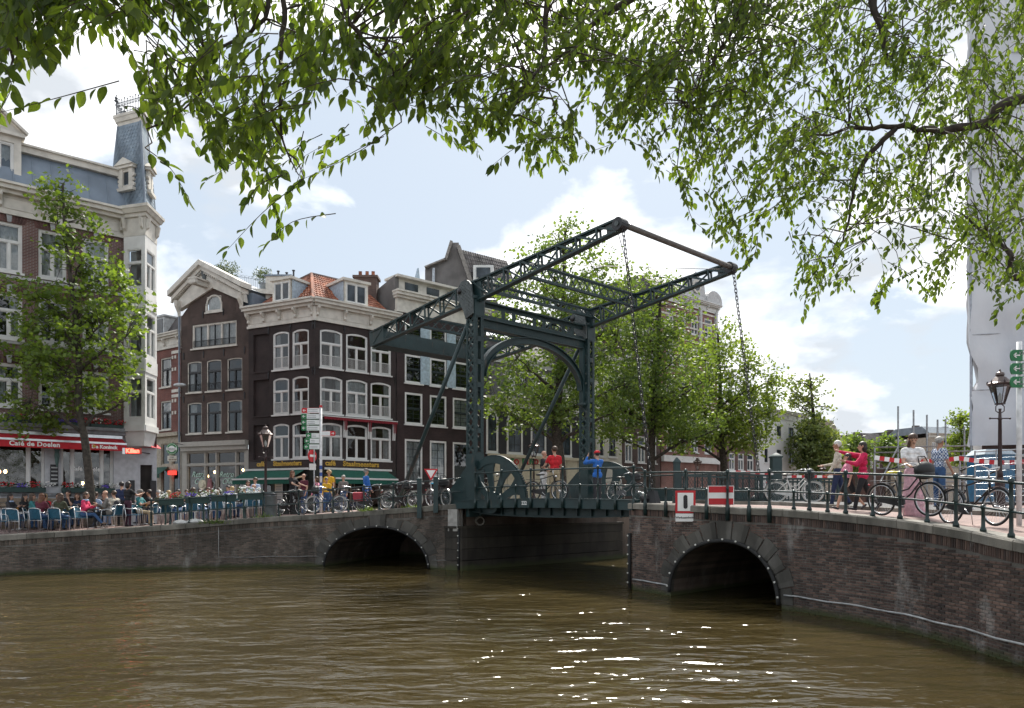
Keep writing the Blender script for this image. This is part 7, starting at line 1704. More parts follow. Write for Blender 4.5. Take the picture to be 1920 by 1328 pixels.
square_post(tuple(B(8.85, 6.95, 2.5)), .32, 1.55, 'massive square dark green gate post at the far side of the road')
q = B(9.6, 8.0, 2.45); square_post((q.x, q.y, q.z), .26, .95, 'stout low dark green post right of the massive gate post')
def gate(a, b_, h, label, redwhite=None, mesh=True, nb=14):
 a = Vector(a); b_ = Vector(b_); m = (a + b_) / 2; T = thing('barrier_gate', m, label, 'barrier gate'); d = (b_ - a).normalized()
 for hh, nm in ((h, 'top_rail'), (h * .88, 'upper_rail'), (.12, 'bottom_rail')): MB().bar(a + Z1 * hh, b_ + Z1 * hh, .05, .06).build(nm, M_green, T)
 for k in range(nb + 1): p = a.lerp(b_, k / nb); MB().bar(p + Z1 * .1, p + Z1 * h, .04 if k % 4 else .1, .04 if k % 4 else .1).build('upright', M_green, T)
 if mesh:
  mb = MB(); L_ = (b_ - a).length; st = .16; hh = h * .7; o = Vector((d.y, -d.x, 0)) * .03
  for k in range(int((L_ + hh) / st)):
   for sg in (1, -1):
    x0 = k * st - (hh if sg < 0 else 0) ;
    t0 = k * st - hh; pa, pb = t0, t0 + hh; za, zb = (.14, .14 + hh) if sg > 0 else (.14 + hh, .14)
    if pa < 0: za += (zb - za) * (-pa / hh); pa = 0
    if pb > L_: zb -= (zb - za) * ((pb - L_) / hh) if pb - pa > 1e-6 else 0; pb = L_
    if pb - pa > .03: mb.tube([a + d * pa + o + Z1 * za, a + d * pb + o + Z1 * zb], .006, 3, caps=False)
  tag(mb.build('wire_mesh', M_green, T), kind='stuff')
 if redwhite:
  n = 9
  for k in range(n):
   pa, pb = a.lerp(b_, redwhite[0] + (redwhite[1] - redwhite[0]) * k / n), a.lerp(b_, redwhite[0] + (redwhite[1] - redwhite[0]) * (k + 1) / n)
   MB().bar(pa + Z1 * (h + .08), pb + Z1 * (h + .08), .05, .09).build('warning_stripe', M_sred if k % 2 else M_wpaint, T)
 return T
gate(B(8.85, 1.3, 2.5), B(8.85, 6.75, 2.5), .92, 'green mesh road barrier with red and white striped pole across the bridge approach', (.5, 1.0))
q2 = P(1572, 943, 25.0); gate(B(9.0, 7.25, 2.48), (q2.x, q2.y, 2.45), .85, 'green mesh fence with red and white stripes right of the massive gate post', (.05, .9), nb=12)
# ---- construction site on the right ---------------------------------------------------------
M_tube = plain('scaffold tube', (.33, .35, .37), .4, metal=.7)
def scaffold():
 Y0 = 40.0; T = thing('scaffolding', (px(1740, Y0), Y0, 2.35), 'open steel tube scaffolding along the site behind the woman in white', 'scaffold')
 for x, yt in ((1640, 838), (1684, 762), (1713, 769), (1738, 778), (1758, 787), (1773, 786), (1808, 800)):
  MB().tube([P(x, yt, Y0), (px(x, Y0), Y0, 2.3)], .045, 6).build('standard', M_tube, T)
 for y, xa, xb in ((838, 1640, 1828), (848, 1640, 1828), (864, 1642, 1828), (878, 1645, 1828), (890, 1645, 1826), (905, 1650, 1826)):
  MB().tube([P(xa, y + 1, Y0 - .06), P(xb, y - 2, Y0 - .06)], .04, 6).build('ledger', M_tube, T)
 for a, b_ in (((1650, 905), (1684, 838)), ((1815, 850), (1850, 930))): MB().tube([P(*a, Y0 - .12), P(*b_, Y0 - .12)], .04, 6).build('brace', M_tube, T)
scaffold()
def sheeted():
 Y0 = 27.0; T = thing('sheeted_scaffold', (px(1900, Y0), Y0, 2.4), 'tall building scaffold wrapped in pale grey-white sheeting at the right edge', 'scaffold')
 m, nt, b = newmat('grey white sheeting'); c, n = noise_col(nt, (.64, .68, .74), (.8, .82, .85), .55, 5, stretch=(1, 1, .5)); nt.links.new(c, b.inputs['Base Color']); b.inputs['Roughness'].default_value = .5
 add_bump(nt, b, n.outputs[0], .6, .3); tr = nt.nodes.new('ShaderNodeBsdfTranslucent'); nt.links.new(c, tr.inputs[0]); mx = nt.nodes.new('ShaderNodeMixShader'); mx.inputs[0].default_value = .3
 nt.links.new(b.outputs[0], mx.inputs[1]); nt.links.new(tr.outputs[0], mx.inputs[2]); nt.links.new(mx.outputs[0], nt.nodes['Material Output'].inputs[0])
 x0, x1, z0, z1 = px(1818, Y0), px(1818, Y0) + 12, pz(836, Y0), 25.0; nx, nz = 40, 44
 ey = [0, 60, 300, 640, 665, 690, 715, 740, 760, 800, 836]; ex = [1815, 1815, 1815, 1814, 1818, 1829, 1832, 1818, 1822, 1820, 1816]
 mb = MB(); vs = []; fs = []
 for j in range(nz + 1):
  z = z0 + (z1 - z0) * j / nz; yp = HY - (z - EH) * F / Y0; xl = px(float(np.interp(yp, ey, ex)), Y0)
  for i in range(nx + 1):
   x = xl + (x1 - xl) * i / nx; bay = (x - x0) / 2.1; lift = (z - z0) / 2.0
   vs.append((x, Y0 - .2 * abs(math.sin(math.pi * bay)) * abs(math.sin(math.pi * lift)) + .06 * math.sin(4 * x + 2.3 * z + 1.5 * math.sin(z)) + (x - x0) * -.28, z))
 for j in range(nz):
  for i in range(nx): a = j * (nx + 1) + i; fs.append((a, a + 1, a + nx + 2, a + nx + 1))
 mb.add(vs, fs); SH = mb.build('front_sheet', m, T, smooth=True)
 for k in range(6):
  x = x0 + .02 + 2.1 * k; MB().bar((x, Y0 - .03 - (x - x0) * .28, z0), (x, Y0 - .03 - (x - x0) * .28, z1), .07, .02, (0, 1, 0)).build('seam', plain('grey seam', (.36, .39, .44), .6), SH)
 for k in range(1, 11): z = z0 + 2.0 * k; MB().tube([(x0 + .05, Y0 - .04, z), (x1, Y0 - .04 - 12 * .28, z)], .022, 4).build('lashing', plain('grey strap', (.4, .42, .45), .6), SH)
 for k in range(5): x = x0 + .15 + 2.1 * k; MB().tube([(x, Y0 + .18 - (x - x0) * .28, 2.35), (x, Y0 + .18 - (x - x0) * .28, z1)], .045, 6).build('standard', M_tube, T)
 for z in (2.9, 3.5, 4.2): MB().tube([(x0 - .2, Y0 + .15, z), (x1, Y0 + .15 - 12 * .28, z)], .04, 6).build('ledger', M_tube, T)
 mb = MB(); vs = []; fs = []
 for j in range(nz + 1):
  z = z0 + (z1 - z0) * j / nz; yp = HY - (z - EH) * F / Y0; xl = px(float(np.interp(yp, ey, ex)), Y0)
  for i in range(9): vs.append((xl + i * .75 + .03 * math.sin(5 * z + i), Y0 + .05 + i * 1.0, z))
 for j in range(nz):
  for i in range(8): a = j * 9 + i; fs.append((a, a + 1, a + 10, a + 9))
 mb.add(vs, fs); mb.build('side_sheet', m, T, smooth=True)
 mb = MB(); mb.hexa([(x0 + 1.2, Y0 + 1.2, 2.3), (x1, Y0 - 2, 2.3), (x1, Y0 + 9, 2.3), (x0 + 6.5, Y0 + 9, 2.3)], [(x0 + 1.2, Y0 + 1.2, 24), (x1, Y0 - 2, 24), (x1, Y0 + 9, 24), (x0 + 6.5, Y0 + 9, 24)]); mb.build('building_core', m_brn, T, uv=True)
sheeted()
def toilet():
 Y0 = 25.2; x0, x1 = px(1847, Y0), px(1903, Y0); T = thing('portable_toilet', ((x0 + x1) / 2, Y0, 2.42), 'blue portable toilet cabin with grey roof behind the lamp post', 'toilet')
 mblue = plain('blue plastic', (.02, .13, .25), .5); mpale = plain('pale plastic', (.4, .47, .52), .5); z0, z1 = 2.44, pz(852, Y0); w = x1 - x0
 MB().box(x0, x1, Y0, Y0 + w, z0 + .1, z1).build('cabin', mblue, T); MB().hexa([(x0 - .05, Y0 - .05, z1), (x1 + .05, Y0 - .05, z1), (x1 + .05, Y0 + w, z1), (x0 - .05, Y0 + w, z1)], [(x0 + .1, Y0 + .1, z1 + .18), (x1 - .1, Y0 + .1, z1 + .18), (x1 - .1, Y0 + w - .1, z1 + .18), (x0 + .1, Y0 + w - .1, z1 + .18)]).build('roof', mpale, T)
 MB().box(x0 - .04, x1 + .04, Y0 - .04, Y0 + w, z0, z0 + .1).build('skid', M_black, T); MB().box(x0 + .12, x1 - .12, Y0 - .03, Y0, z0 + .18, z1 - .1).build('door', mblue, T); MB().box(x0 + .2, x1 - .2, Y0 - .036, Y0 - .031, z1 - .5, z1 - .2).build('door_vent', mpale, T)
toilet()
def site_fence():
 Y0 = 24.0; a, b_ = P(1828, 943, Y0), P(2000, 943, Y0 - 2.2); T = thing('site_fence', ((a.x + b_.x) / 2, (a.y + b_.y) / 2, 2.4), 'galvanised mesh construction fence before the blue toilet', 'fence')
 a.z = b_.z = 2.42
 for k in range(5): p = a.lerp(b_, k / 4); MB().tube([p, p + Z1 * 1.75], .022, 6).build('fence_post', M_tube, T)
 for h in (.1, 1.72): MB().tube([a + Z1 * h, b_ + Z1 * h], .02, 5).build('fence_rail', M_tube, T)
 mb = MB(); n = 60
 for k in range(n): p = a.lerp(b_, k / n); mb.tube([p + Z1 * .1, p + Z1 * 1.72], .004, 3, caps=False)
 for k in range(9): mb.tube([a + Z1 * (.1 + .2 * k), b_ + Z1 * (.1 + .2 * k)], .004, 3, caps=False)
 tag(mb.build('wire_mesh', M_tube, T), kind='stuff')
 TP = thing('barrier_tape', P(1780, 862, 23.6), 'red and white barrier tape strung across the building site', 'tape'); n = 34
 pa, pb = P(1640, 858, 23.8), P(1960, 861, 23.2)
 for k in range(n):
  f0, f1 = k / n, (k + 1) / n; q0 = pa.lerp(pb, f0) - Z1 * .12 * math.sin(math.pi * ((f0 * 2) % 1)); q1 = pa.lerp(pb, f1) - Z1 * .12 * math.sin(math.pi * ((f1 * 2) % 1) if f1 not in (.5, 1) else 0)
  MB().bar(q0, q1, .006, .14).build('tape_stripe', M_sred if k % 2 else M_wpaint, TP)
 for x in (1640, 1800, 1958): q = P(x, 860, 23.85); MB().tube([(q.x, q.y, 2.42), (q.x, q.y, q.z + .1)], .03, 6).build('stake', M_tube, TP)
site_fence()
def far_house(x0, x1, ytop, Y, label, mat, rows, ncol, roof, rmat):
 f = Fac(x0, Y, x1, Y + 3); zg = 2.0; zt = pz(ytop, Y); T = thing('distant_house', f.w(f.L / 2, 0, zg), label, 'building', 'distant houses')
 U = [(f.L * (k + .28) / ncol, f.L * (k + .72) / ncol) for k in range(ncol)]; Z = [(pz(b_, Y), pz(a, Y)) for a, b_ in rows]
 mb = MB(); f.wall(mb, 0, f.L, zg, zt, [(a, b_, c, d) for a, b_ in U for c, d in Z]); mb.quad(f.w(0, 0, zg), f.w(0, 9, zg), f.w(0, 9, zt), f.w(0, 0, zt)); mb.quad(f.w(f.L, 0, zg), f.w(f.L, 9, zg), f.w(f.L, 9, zt), f.w(f.L, 0, zt)); mb.build('front_wall', mat, T, uv=True)
 for c, d in Z:
  for a, b_ in U: window(f, T, a, b_, c, d, M_white, .14, mull=(.5,), sill=False, glass=M_dglass)
 cornice(f, T, 0, f.L, zt, zt + .7, M_cream, .4, 0)
 h = roof * Y / F; mb = MB(); mb.hexa([f.w(0, 0, zt + .7), f.w(f.L, 0, zt + .7), f.w(f.L, 9, zt + .7), f.w(0, 9, zt + .7)], [f.w(.05, 1.6, zt + .7 + h), f.w(f.L - .05, 1.6, zt + .7 + h), f.w(f.L - .05, 7, zt + .7 + h), f.w(.05, 7, zt + .7 + h)]); mb.build('roof', rmat, T)
 for u in (.15, .85): q = f.w(f.L * u, 4, zt + h * .6); mb = MB(); mb.box(q.x - .45, q.x + .45, q.y - .4, q.y + .4, q.z, q.z + h * .4 + 1.1); mb.build('chimney', m_brn, T)
 return T
m_tan = plain('tan plaster', (.36, .31, .25), .8)
far_house(1540, 1578, 826, 120, 'distant tan house with steep roof behind the poplar', m_tan, [(836, 850)], 3, 34, plain('brown far roof', (.2, .16, .12), .8))
far_house(1628, 1702, 838, 130, 'distant red house with dark roof behind the scaffold tubes', m_br2, [(845, 857), (864, 878)], 6, 20, M_greytile)
far_house(1704, 1742, 830, 128, 'distant narrow brown house between two larger far houses', m_brn, [(838, 850), (858, 872)], 3, 16, M_greytile)
far_house(1743, 1822, 820, 122, 'distant beige house with grey mansard beside the sheeted scaffold', m_tan, [(829, 845), (855, 872)], 5, 14, M_lead)
far_house(1580, 1627, 842, 132, 'distant white-trimmed house behind the small dark tree', m_brn, [(850, 862)], 4, 12, M_greytile)
# ---- terrace furniture --------------------------------------------------------------------------
M_weave = plain('blue woven plastic', (.012, .085, .14), .6, var=.3, scale=30, bump=.3)
def chair_parts():
 T = bpy.data.objects.new('cafe_chair', None); col.objects.link(T)      # sitter looks along +x
 def ob(name, mb, m, sm=True): o = bpy.data.objects.new(name, mb.mesh(name, m, smooth=sm)); col.objects.link(o); o.parent = T; return o
 for sy in (-1, 1):
  ob('leg', MB().tube([(.24, sy * .25, 0), (.22, sy * .26, .45), (.2, sy * .27, .64), (.12, sy * .275, .68)], .014, 6), M_alu); ob('leg', MB().tube([(-.27, sy * .24, 0), (-.2, sy * .24, .43), (-.26, sy * .23, .8)], .014, 6), M_alu)
  ob('armrest', MB().tube([(.12, sy * .275, .68), (-.1, sy * .28, .68), (-.24, sy * .25, .7)], .016, 6), M_alu)
 ob('back_hoop', MB().tube([(-.26, -.23, .8), (-.3, -.15, .84), (-.32, 0, .85), (-.3, .15, .84), (-.26, .23, .8)], .016, 6), M_alu)
 ob('cross_bar', MB().tube([(-.21, -.24, .4), (-.21, .24, .4)], .012, 6), M_alu)
 mb = MB()
 for k in range(8):
  y0, y1 = -.215 + .43 * k / 8, -.215 + .43 * (k + 1) / 8; c0, c1 = -.05 * (1 - (y0 / .215) ** 2), -.05 * (1 - (y1 / .215) ** 2)
  mb.hexa([(-.215 + c0, y0, .47), (-.215 + c1, y1, .47), (-.205 + c1, y1, .47), (-.205 + c0, y0, .47)], [(-.265 + c0, y0, .81), (-.265 + c1, y1, .81), (-.255 + c1, y1, .81), (-.255 + c0, y0, .81)])
 ob('backrest', mb, M_weave, False); ob('seat', MB().box(-.22, .22, -.22, .22, .43, .455), M_weave, False)
 return T
chair0 = chair_parts(); CH = [0]
def put_chair(x, Y, rz, label):
 T = chair0 if CH[0] == 0 else copy_tree(chair0); CH[0] += 1
 X = px(x, Y); T.location = (X, Y, gzl(X, Y)); T.rotation_euler = (0, 0, R(rz)); tag(T, label, 'chair', 'blue terrace chairs'); return T
def put_table(x, Y, label, sq=False):
 X = px(x, Y); g = gzl(X, Y); T = thing('cafe_table', (X, Y, g), label, 'table', 'terrace tables')
 MB().lathe([(.33, .70), (.34, .71), (.34, .73), (.33, .735)], (X, Y, g), 20).build('table_top', plain('dark table top', (.06, .05, .045), .4), T); MB().lathe([(.03, .02), (.03, .7)], (X, Y, g), 8).build('column', M_alu, T)
 for k in range(4): a = R(45 + 90 * k); MB().tube([(X, Y, g + .05), (X + .26 * math.cos(a), Y + .26 * math.sin(a), g + .02)], .018, 5).build('foot', M_alu, T)
 r = random.Random(int(x * 3))
 for k in range(3):
  gx, gy = X + r.uniform(-.2, .2), Y + r.uniform(-.2, .2); G = thing('drinking_glass', (gx, gy, g + .735), 'small glass on the %s' % label, 'glass', 'glasses on %s' % label) if k == 0 else None
  if G: MB().lathe([(.03, 0), (.036, .13), (.033, .13), (.028, .01)], (gx, gy, g + .735), 8).build('glass', plain('amber drink', (.3, .14, .03), .2), G)
 return T
fe = [EL.at(EL.u_px(x), -.55)[0] for x in (296, 345, 394, 443, 491)]
for k in range(4):
 f_ = Fac(0, 1, 1, 1, pts=(fe[k], fe[k + 1])); z = (fe[k].z + fe[k + 1].z) / 2
 T = flower_box(f_, .03, f_.L - .03, z + .72, 0, 'long green flower trough behind the quay railing, %s of four from the left' % ('first', 'second', 'third', 'last')[k], 'terrace troughs', h=.27, dep=.3, seed=30 + k)
 for u in (.25, f_.L - .25): mb = MB(); f_.box(mb, u - .03, u + .03, -.12, .12, z - .02, z + .73); mb.build('stand', M_box, T)
for i, (x, lab) in enumerate(((338, 'left'), (365, 'right'))):
 u = EL.u_px(x); q, d, n = EL.at(u, -.32); T = thing('parasol_base', (q.x, q.y, q.z), '%s of two pale round concrete parasol bases under the flower troughs' % lab, 'parasol base')
 MB().lathe([(.3, 0), (.31, .03), (.26, .09), (.1, .13), (.06, .14)], q, 18).build('weight', plain('pale concrete weight', (.5, .5, .48), .8), T, smooth=True); MB().tube([q + Z1 * .12, q + Z1 * .42], .028, 8).build('tube', M_alu, T)
u = EL.u_px(506); q, d, n = EL.at(u, -.5); T = thing('litter_bin', (q.x, q.y, q.z), 'grey round-topped litter bin behind the railing below the lamp post', 'litter bin')
MB().lathe([(.23, 0), (.25, .04), (.24, .78), (.26, .8), (.26, .84)], q, 18).build('body', plain('grey bin metal', (.13, .145, .15), .5), T, smooth=True); MB().lathe([(.26, .86), (.22, .93), (.1, .98), (.02, .99)], q, 18).build('dome', plain('dark bin lid', (.05, .055, .06), .4), T, smooth=True)
def weeds(E, x, label, n, h, off=.02, seed=0):
 r = random.Random(seed); u = E.u_px(x); q, d, nn = E.at(u, off); T = thing('weed_tuft', (q.x, q.y, q.z), label, 'weeds', 'weeds on the walls'); mb = MB()
 for k in range(n):
  p = q + d * r.gauss(0, .25) - Z1 * r.uniform(0, .12); a = Vector((r.gauss(0, .5), r.gauss(0, .5), r.uniform(.3, 1))).normalized() * h * r.uniform(.4, 1); g = a.cross(Vector((r.gauss(0, 1), r.gauss(0, 1), 0))).normalized() * .012; mb.quad(p - g, p + g, p + a + g * .3, p + a - g * .3)
 tag(mb.build('blades', L_near, T), kind='stuff')
weeds(EL, 690, 'green weed tuft on the coping over the wide arch', 120, .3, seed=1); weeds(EL, 497, 'weeds at the foot of the litter bin', 70, .28, seed=2); weeds(EL, 400, 'low grass patch hanging over the wall below the flower troughs', 160, .14, .08, seed=3); weeds(EL, 775, 'small weed near the posts left of the drawbridge', 50, .2, seed=4)
# ------------------------------------------------------------------ people
SKIN = plain('skin', (.46, .27, .19), .55, var=.06); SKIN2 = plain('tanned skin', (.36, .19, .12), .55, var=.06)
HAIRC = {'dark': (.018, .013, .011), 'brown': (.06, .032, .018), 'red': (.13, .05, .022), 'blond': (.36, .24, .11), 'grey': (.3, .29, .27), 'white': (.55, .54, .5)}
HAIR = {k: plain('%s hair' % k, v, .55, var=.3, scale=20) for k, v in HAIRC.items()}
def cloth(n, c): return plain('%s cloth' % n, c, .85, var=.22, scale=13, bump=1.0)
CL = dict(black=(.012, .012, .014), navy=(.015, .025, .07), white=(.7, .7, .7), pink=(.62, .04, .12), magenta=(.5, .012, .075), blue=(.02, .12, .42), lblue=(.35, .45, .62), denim=(.03, .075, .17), olive=(.05, .055, .03), burgundy=(.10, .015, .03),
   red=(.5, .012, .02), khaki=(.35, .28, .18), cream=(.5, .46, .38), grey=(.15, .14, .13), teal=(.03, .16, .17), yellow=(.6, .35, .02), rose=(.55, .33, .38), palepink=(.65, .25, .36), purple=(.05, .015, .03), brown=(.14, .09, .06), charcoal=(.03, .03, .035))
PEOPLE = []
def rot_y(v, a): c, s = math.cos(a), math.sin(a); return Vector((v.x * c + v.z * s, v.y, -v.x * s + v.z * c))
def cap(mb, a, b_, r0, r1, n=10):
 a, b_ = Vector(a), Vector(b_); d = b_ - a; L = max(d.length, 1e-4); u = d / L
 mb.tube([a - u * r0 * .92, a - u * r0 * .6, a, a.lerp(b_, .5), b_, b_ + u * r1 * .6, b_ + u * r1 * .92], [r0 * .35, r0 * .8, r0, (r0 + r1) / 2, r1, r1 * .8, r1 * .35], n)
def person(x, Y, rz, label, gz=None, h=1.72, top='black', bottom='denim', shoe='black', skin=None, hair=('dark', 'short'), sit=False, arms=((10, 8, 15), (10, 8, 15)), legs=((0, 0), (0, 0)), lean=0, head=(0, 0), sleeve='long', shorts=False, skirt=None, fat=1.0, hat=None, extra=None, zoff=0.0, pos=None, jacket=0.0, vox=.021, seat=.46, group=None, shades=False, bag=None, scarf=None):
 k = h / 1.72; PR = []                                   # primitives: a, b, ra, rb, tag
 skin = skin or SKIN
 pel = Vector((0, 0, .93 if not sit else seat + .11)); ln = R(lean)
 def T_(v): return pel + rot_y(Vector(v), ln)            # torso frame
 def add(a, b_, r0, r1, t): PR.append((Vector(a), Vector(b_), r0, r1, t))
 f = fat
 add(T_((0, -.055 * f, 0)), T_((0, .055 * f, 0)), .115 * f, .115 * f, 'bottom'); add(T_((0, -.05 * f, .14)), T_((0, .05 * f, .14)), .098 * f, .098 * f, 'top')
 add(T_((.005, -.075 * f, .3)), T_((.005, .075 * f, .3)), .108 * f, .108 * f, 'top'); add(T_((0, -.1, .42)), T_((0, .1, .42)), .092, .092, 'top'); add(T_((0, -.155, .49)), T_((0, .155, .49)), .055, .055, 'top')
 if jacket: add(T_((0, -.07, -.02)), T_((0, .07, -.02)), .13 * f, .13 * f, 'top')
 add(T_((-.005, 0, .5)), T_((.015, 0, .61)), .052, .05, 'skin')
 hc = T_((.025, 0, .70)); hp, hy = R(head[0]), R(head[1])
 Mh = Matrix.Rotation(hy, 3, 'Z') @ Matrix.Rotation(ln * .4 + hp, 3, 'Y')
 def H(v): return hc + Mh @ Vector(v)
 add(H((-.012, 0, .03)), H((-.005, 0, .03)), .093, .093, 'skin'); add(H((.02, 0, -.05)), H((.035, 0, -.065)), .062, .05, 'skin'); add(H((.088, 0, .0)), H((.103, 0, -.022)), .012, .017, 'skin')
 for s in (-1, 1): add(H((-.005, s * .085, .0)), H((-.01, s * .09, .025)), .016, .018, 'skin')
 hands = []
 for i, s in enumerate((1, -1)):
  fw, out, el = [R(v) for v in arms[i]]; sh = T_((0, s * .185, .47));
  d = Vector((math.sin(fw) * math.cos(out), s * math.sin(out), -math.cos(fw) * math.cos(out))); d = rot_y(d, ln)
  e = sh + d * .29; side = Vector((0, s, 0)); ax = d.cross(side).normalized(); ax = -ax if ax.length > 0 else Vector((0, 1, 0))
  fd = (Matrix.Rotation(-el, 3, d.cross(Vector((math.cos(fw), 0, math.sin(fw)))).normalized()) @ d) if False else None
  fwd = Vector((math.cos(fw), -s * .35, math.sin(fw))).normalized(); fwd = rot_y(fwd, ln); fwd = (fwd - d * fwd.dot(d)).normalized()
  fd = d * math.cos(el) + fwd * math.sin(el); w = e + fd * .25
  t1 = 'top'; t2 = 'top' if sleeve == 'long' else 'skin'
  if sleeve == 'short': m = sh.lerp(e, .6); add(sh, m, .06, .055, 'top'); add(m, e, .045, .04, 'skin')
  elif sleeve == 'none': add(sh, e, .048, .04, 'skin')
  else: add(sh, e, .06 + jacket, .05 + jacket, 'top')
  add(e, w, (.047 if t2 == 'top' else .04) + (jacket if t2 == 'top' else 0), .033 if t2 == 'top' else .027, t2); add(w + fd * .02, w + fd * .085, .03, .034, 'skin'); hands.append((w + fd * .085, fd, s, fwd))
 for i, s in enumerate((1, -1)):
  hip, kn = [R(v) for v in legs[i]]
  if sit: hip += R(86); kn += R(84)
  h0 = pel + Vector((0, s * .085 * f, -.03)); d = Vector((math.sin(hip), s * .05, -math.cos(hip))); kx = h0 + d * .43; a2 = hip - kn; d2 = Vector((math.sin(a2), 0, -math.cos(a2))); an = kx + d2 * .41
  if shorts: m = h0.lerp(kx, .7); add(h0, m, .092 * f, .085, 'bottom'); add(m, kx, .062, .052, 'skin'); add(kx, kx.lerp(an, .35), .05, .052, 'skin'); add(kx.lerp(an, .35), an, .052, .034, 'skin')
  else: add(h0, kx, .09 * f, .066, 'bottom'); add(kx, an, .064, .05, 'bottom')
  ft = Vector((math.cos(a2), 0, math.sin(a2))) if not sit else Vector((1, 0, 0)); add(an + d2 * .03 - ft * .03, an + d2 * .035 + ft * .13, .042, .036, 'shoe')
 zmin = min(min(p[0].z - p[2], p[1].z - p[3]) for p in PR)
 if skirt:                                                # (length down to z, bottom radius)
  z1_, r1_ = skirt
  for q in range(6):
   t0_, t1_ = q / 6, (q + 1) / 6; add(pel.lerp(Vector((.01, -.03, z1_)), t0_), pel.lerp(Vector((.01, .03, z1_)), t1_), .15 + (r1_ - .15) * t0_, .15 + (r1_ - .15) * t1_, 'bottom')
 if pos is None:
  X = px(x, Y); g = (gz or gzl)(X, Y) + zoff; pos = (X, Y, g)
 Tn = thing('person', pos, label, 'person', group, rz=R(rz)); Tn.scale = (k, k, k)
 mats = [cloth(top, CL[top]), cloth(bottom, CL[bottom]), skin, plain('%s shoe' % shoe, CL[shoe], .5), M_black]
 PEOPLE.append(dict(T=Tn, PR=PR, mats=mats, vox=vox, H=H, Mh=Mh, hc=hc, hair=hair, hat=hat, hands=hands, shift=-zmin if not sit else 0.0, shades=shades, extra=extra, T_=T_, bag=bag, scarf=scarf))
 return Tn
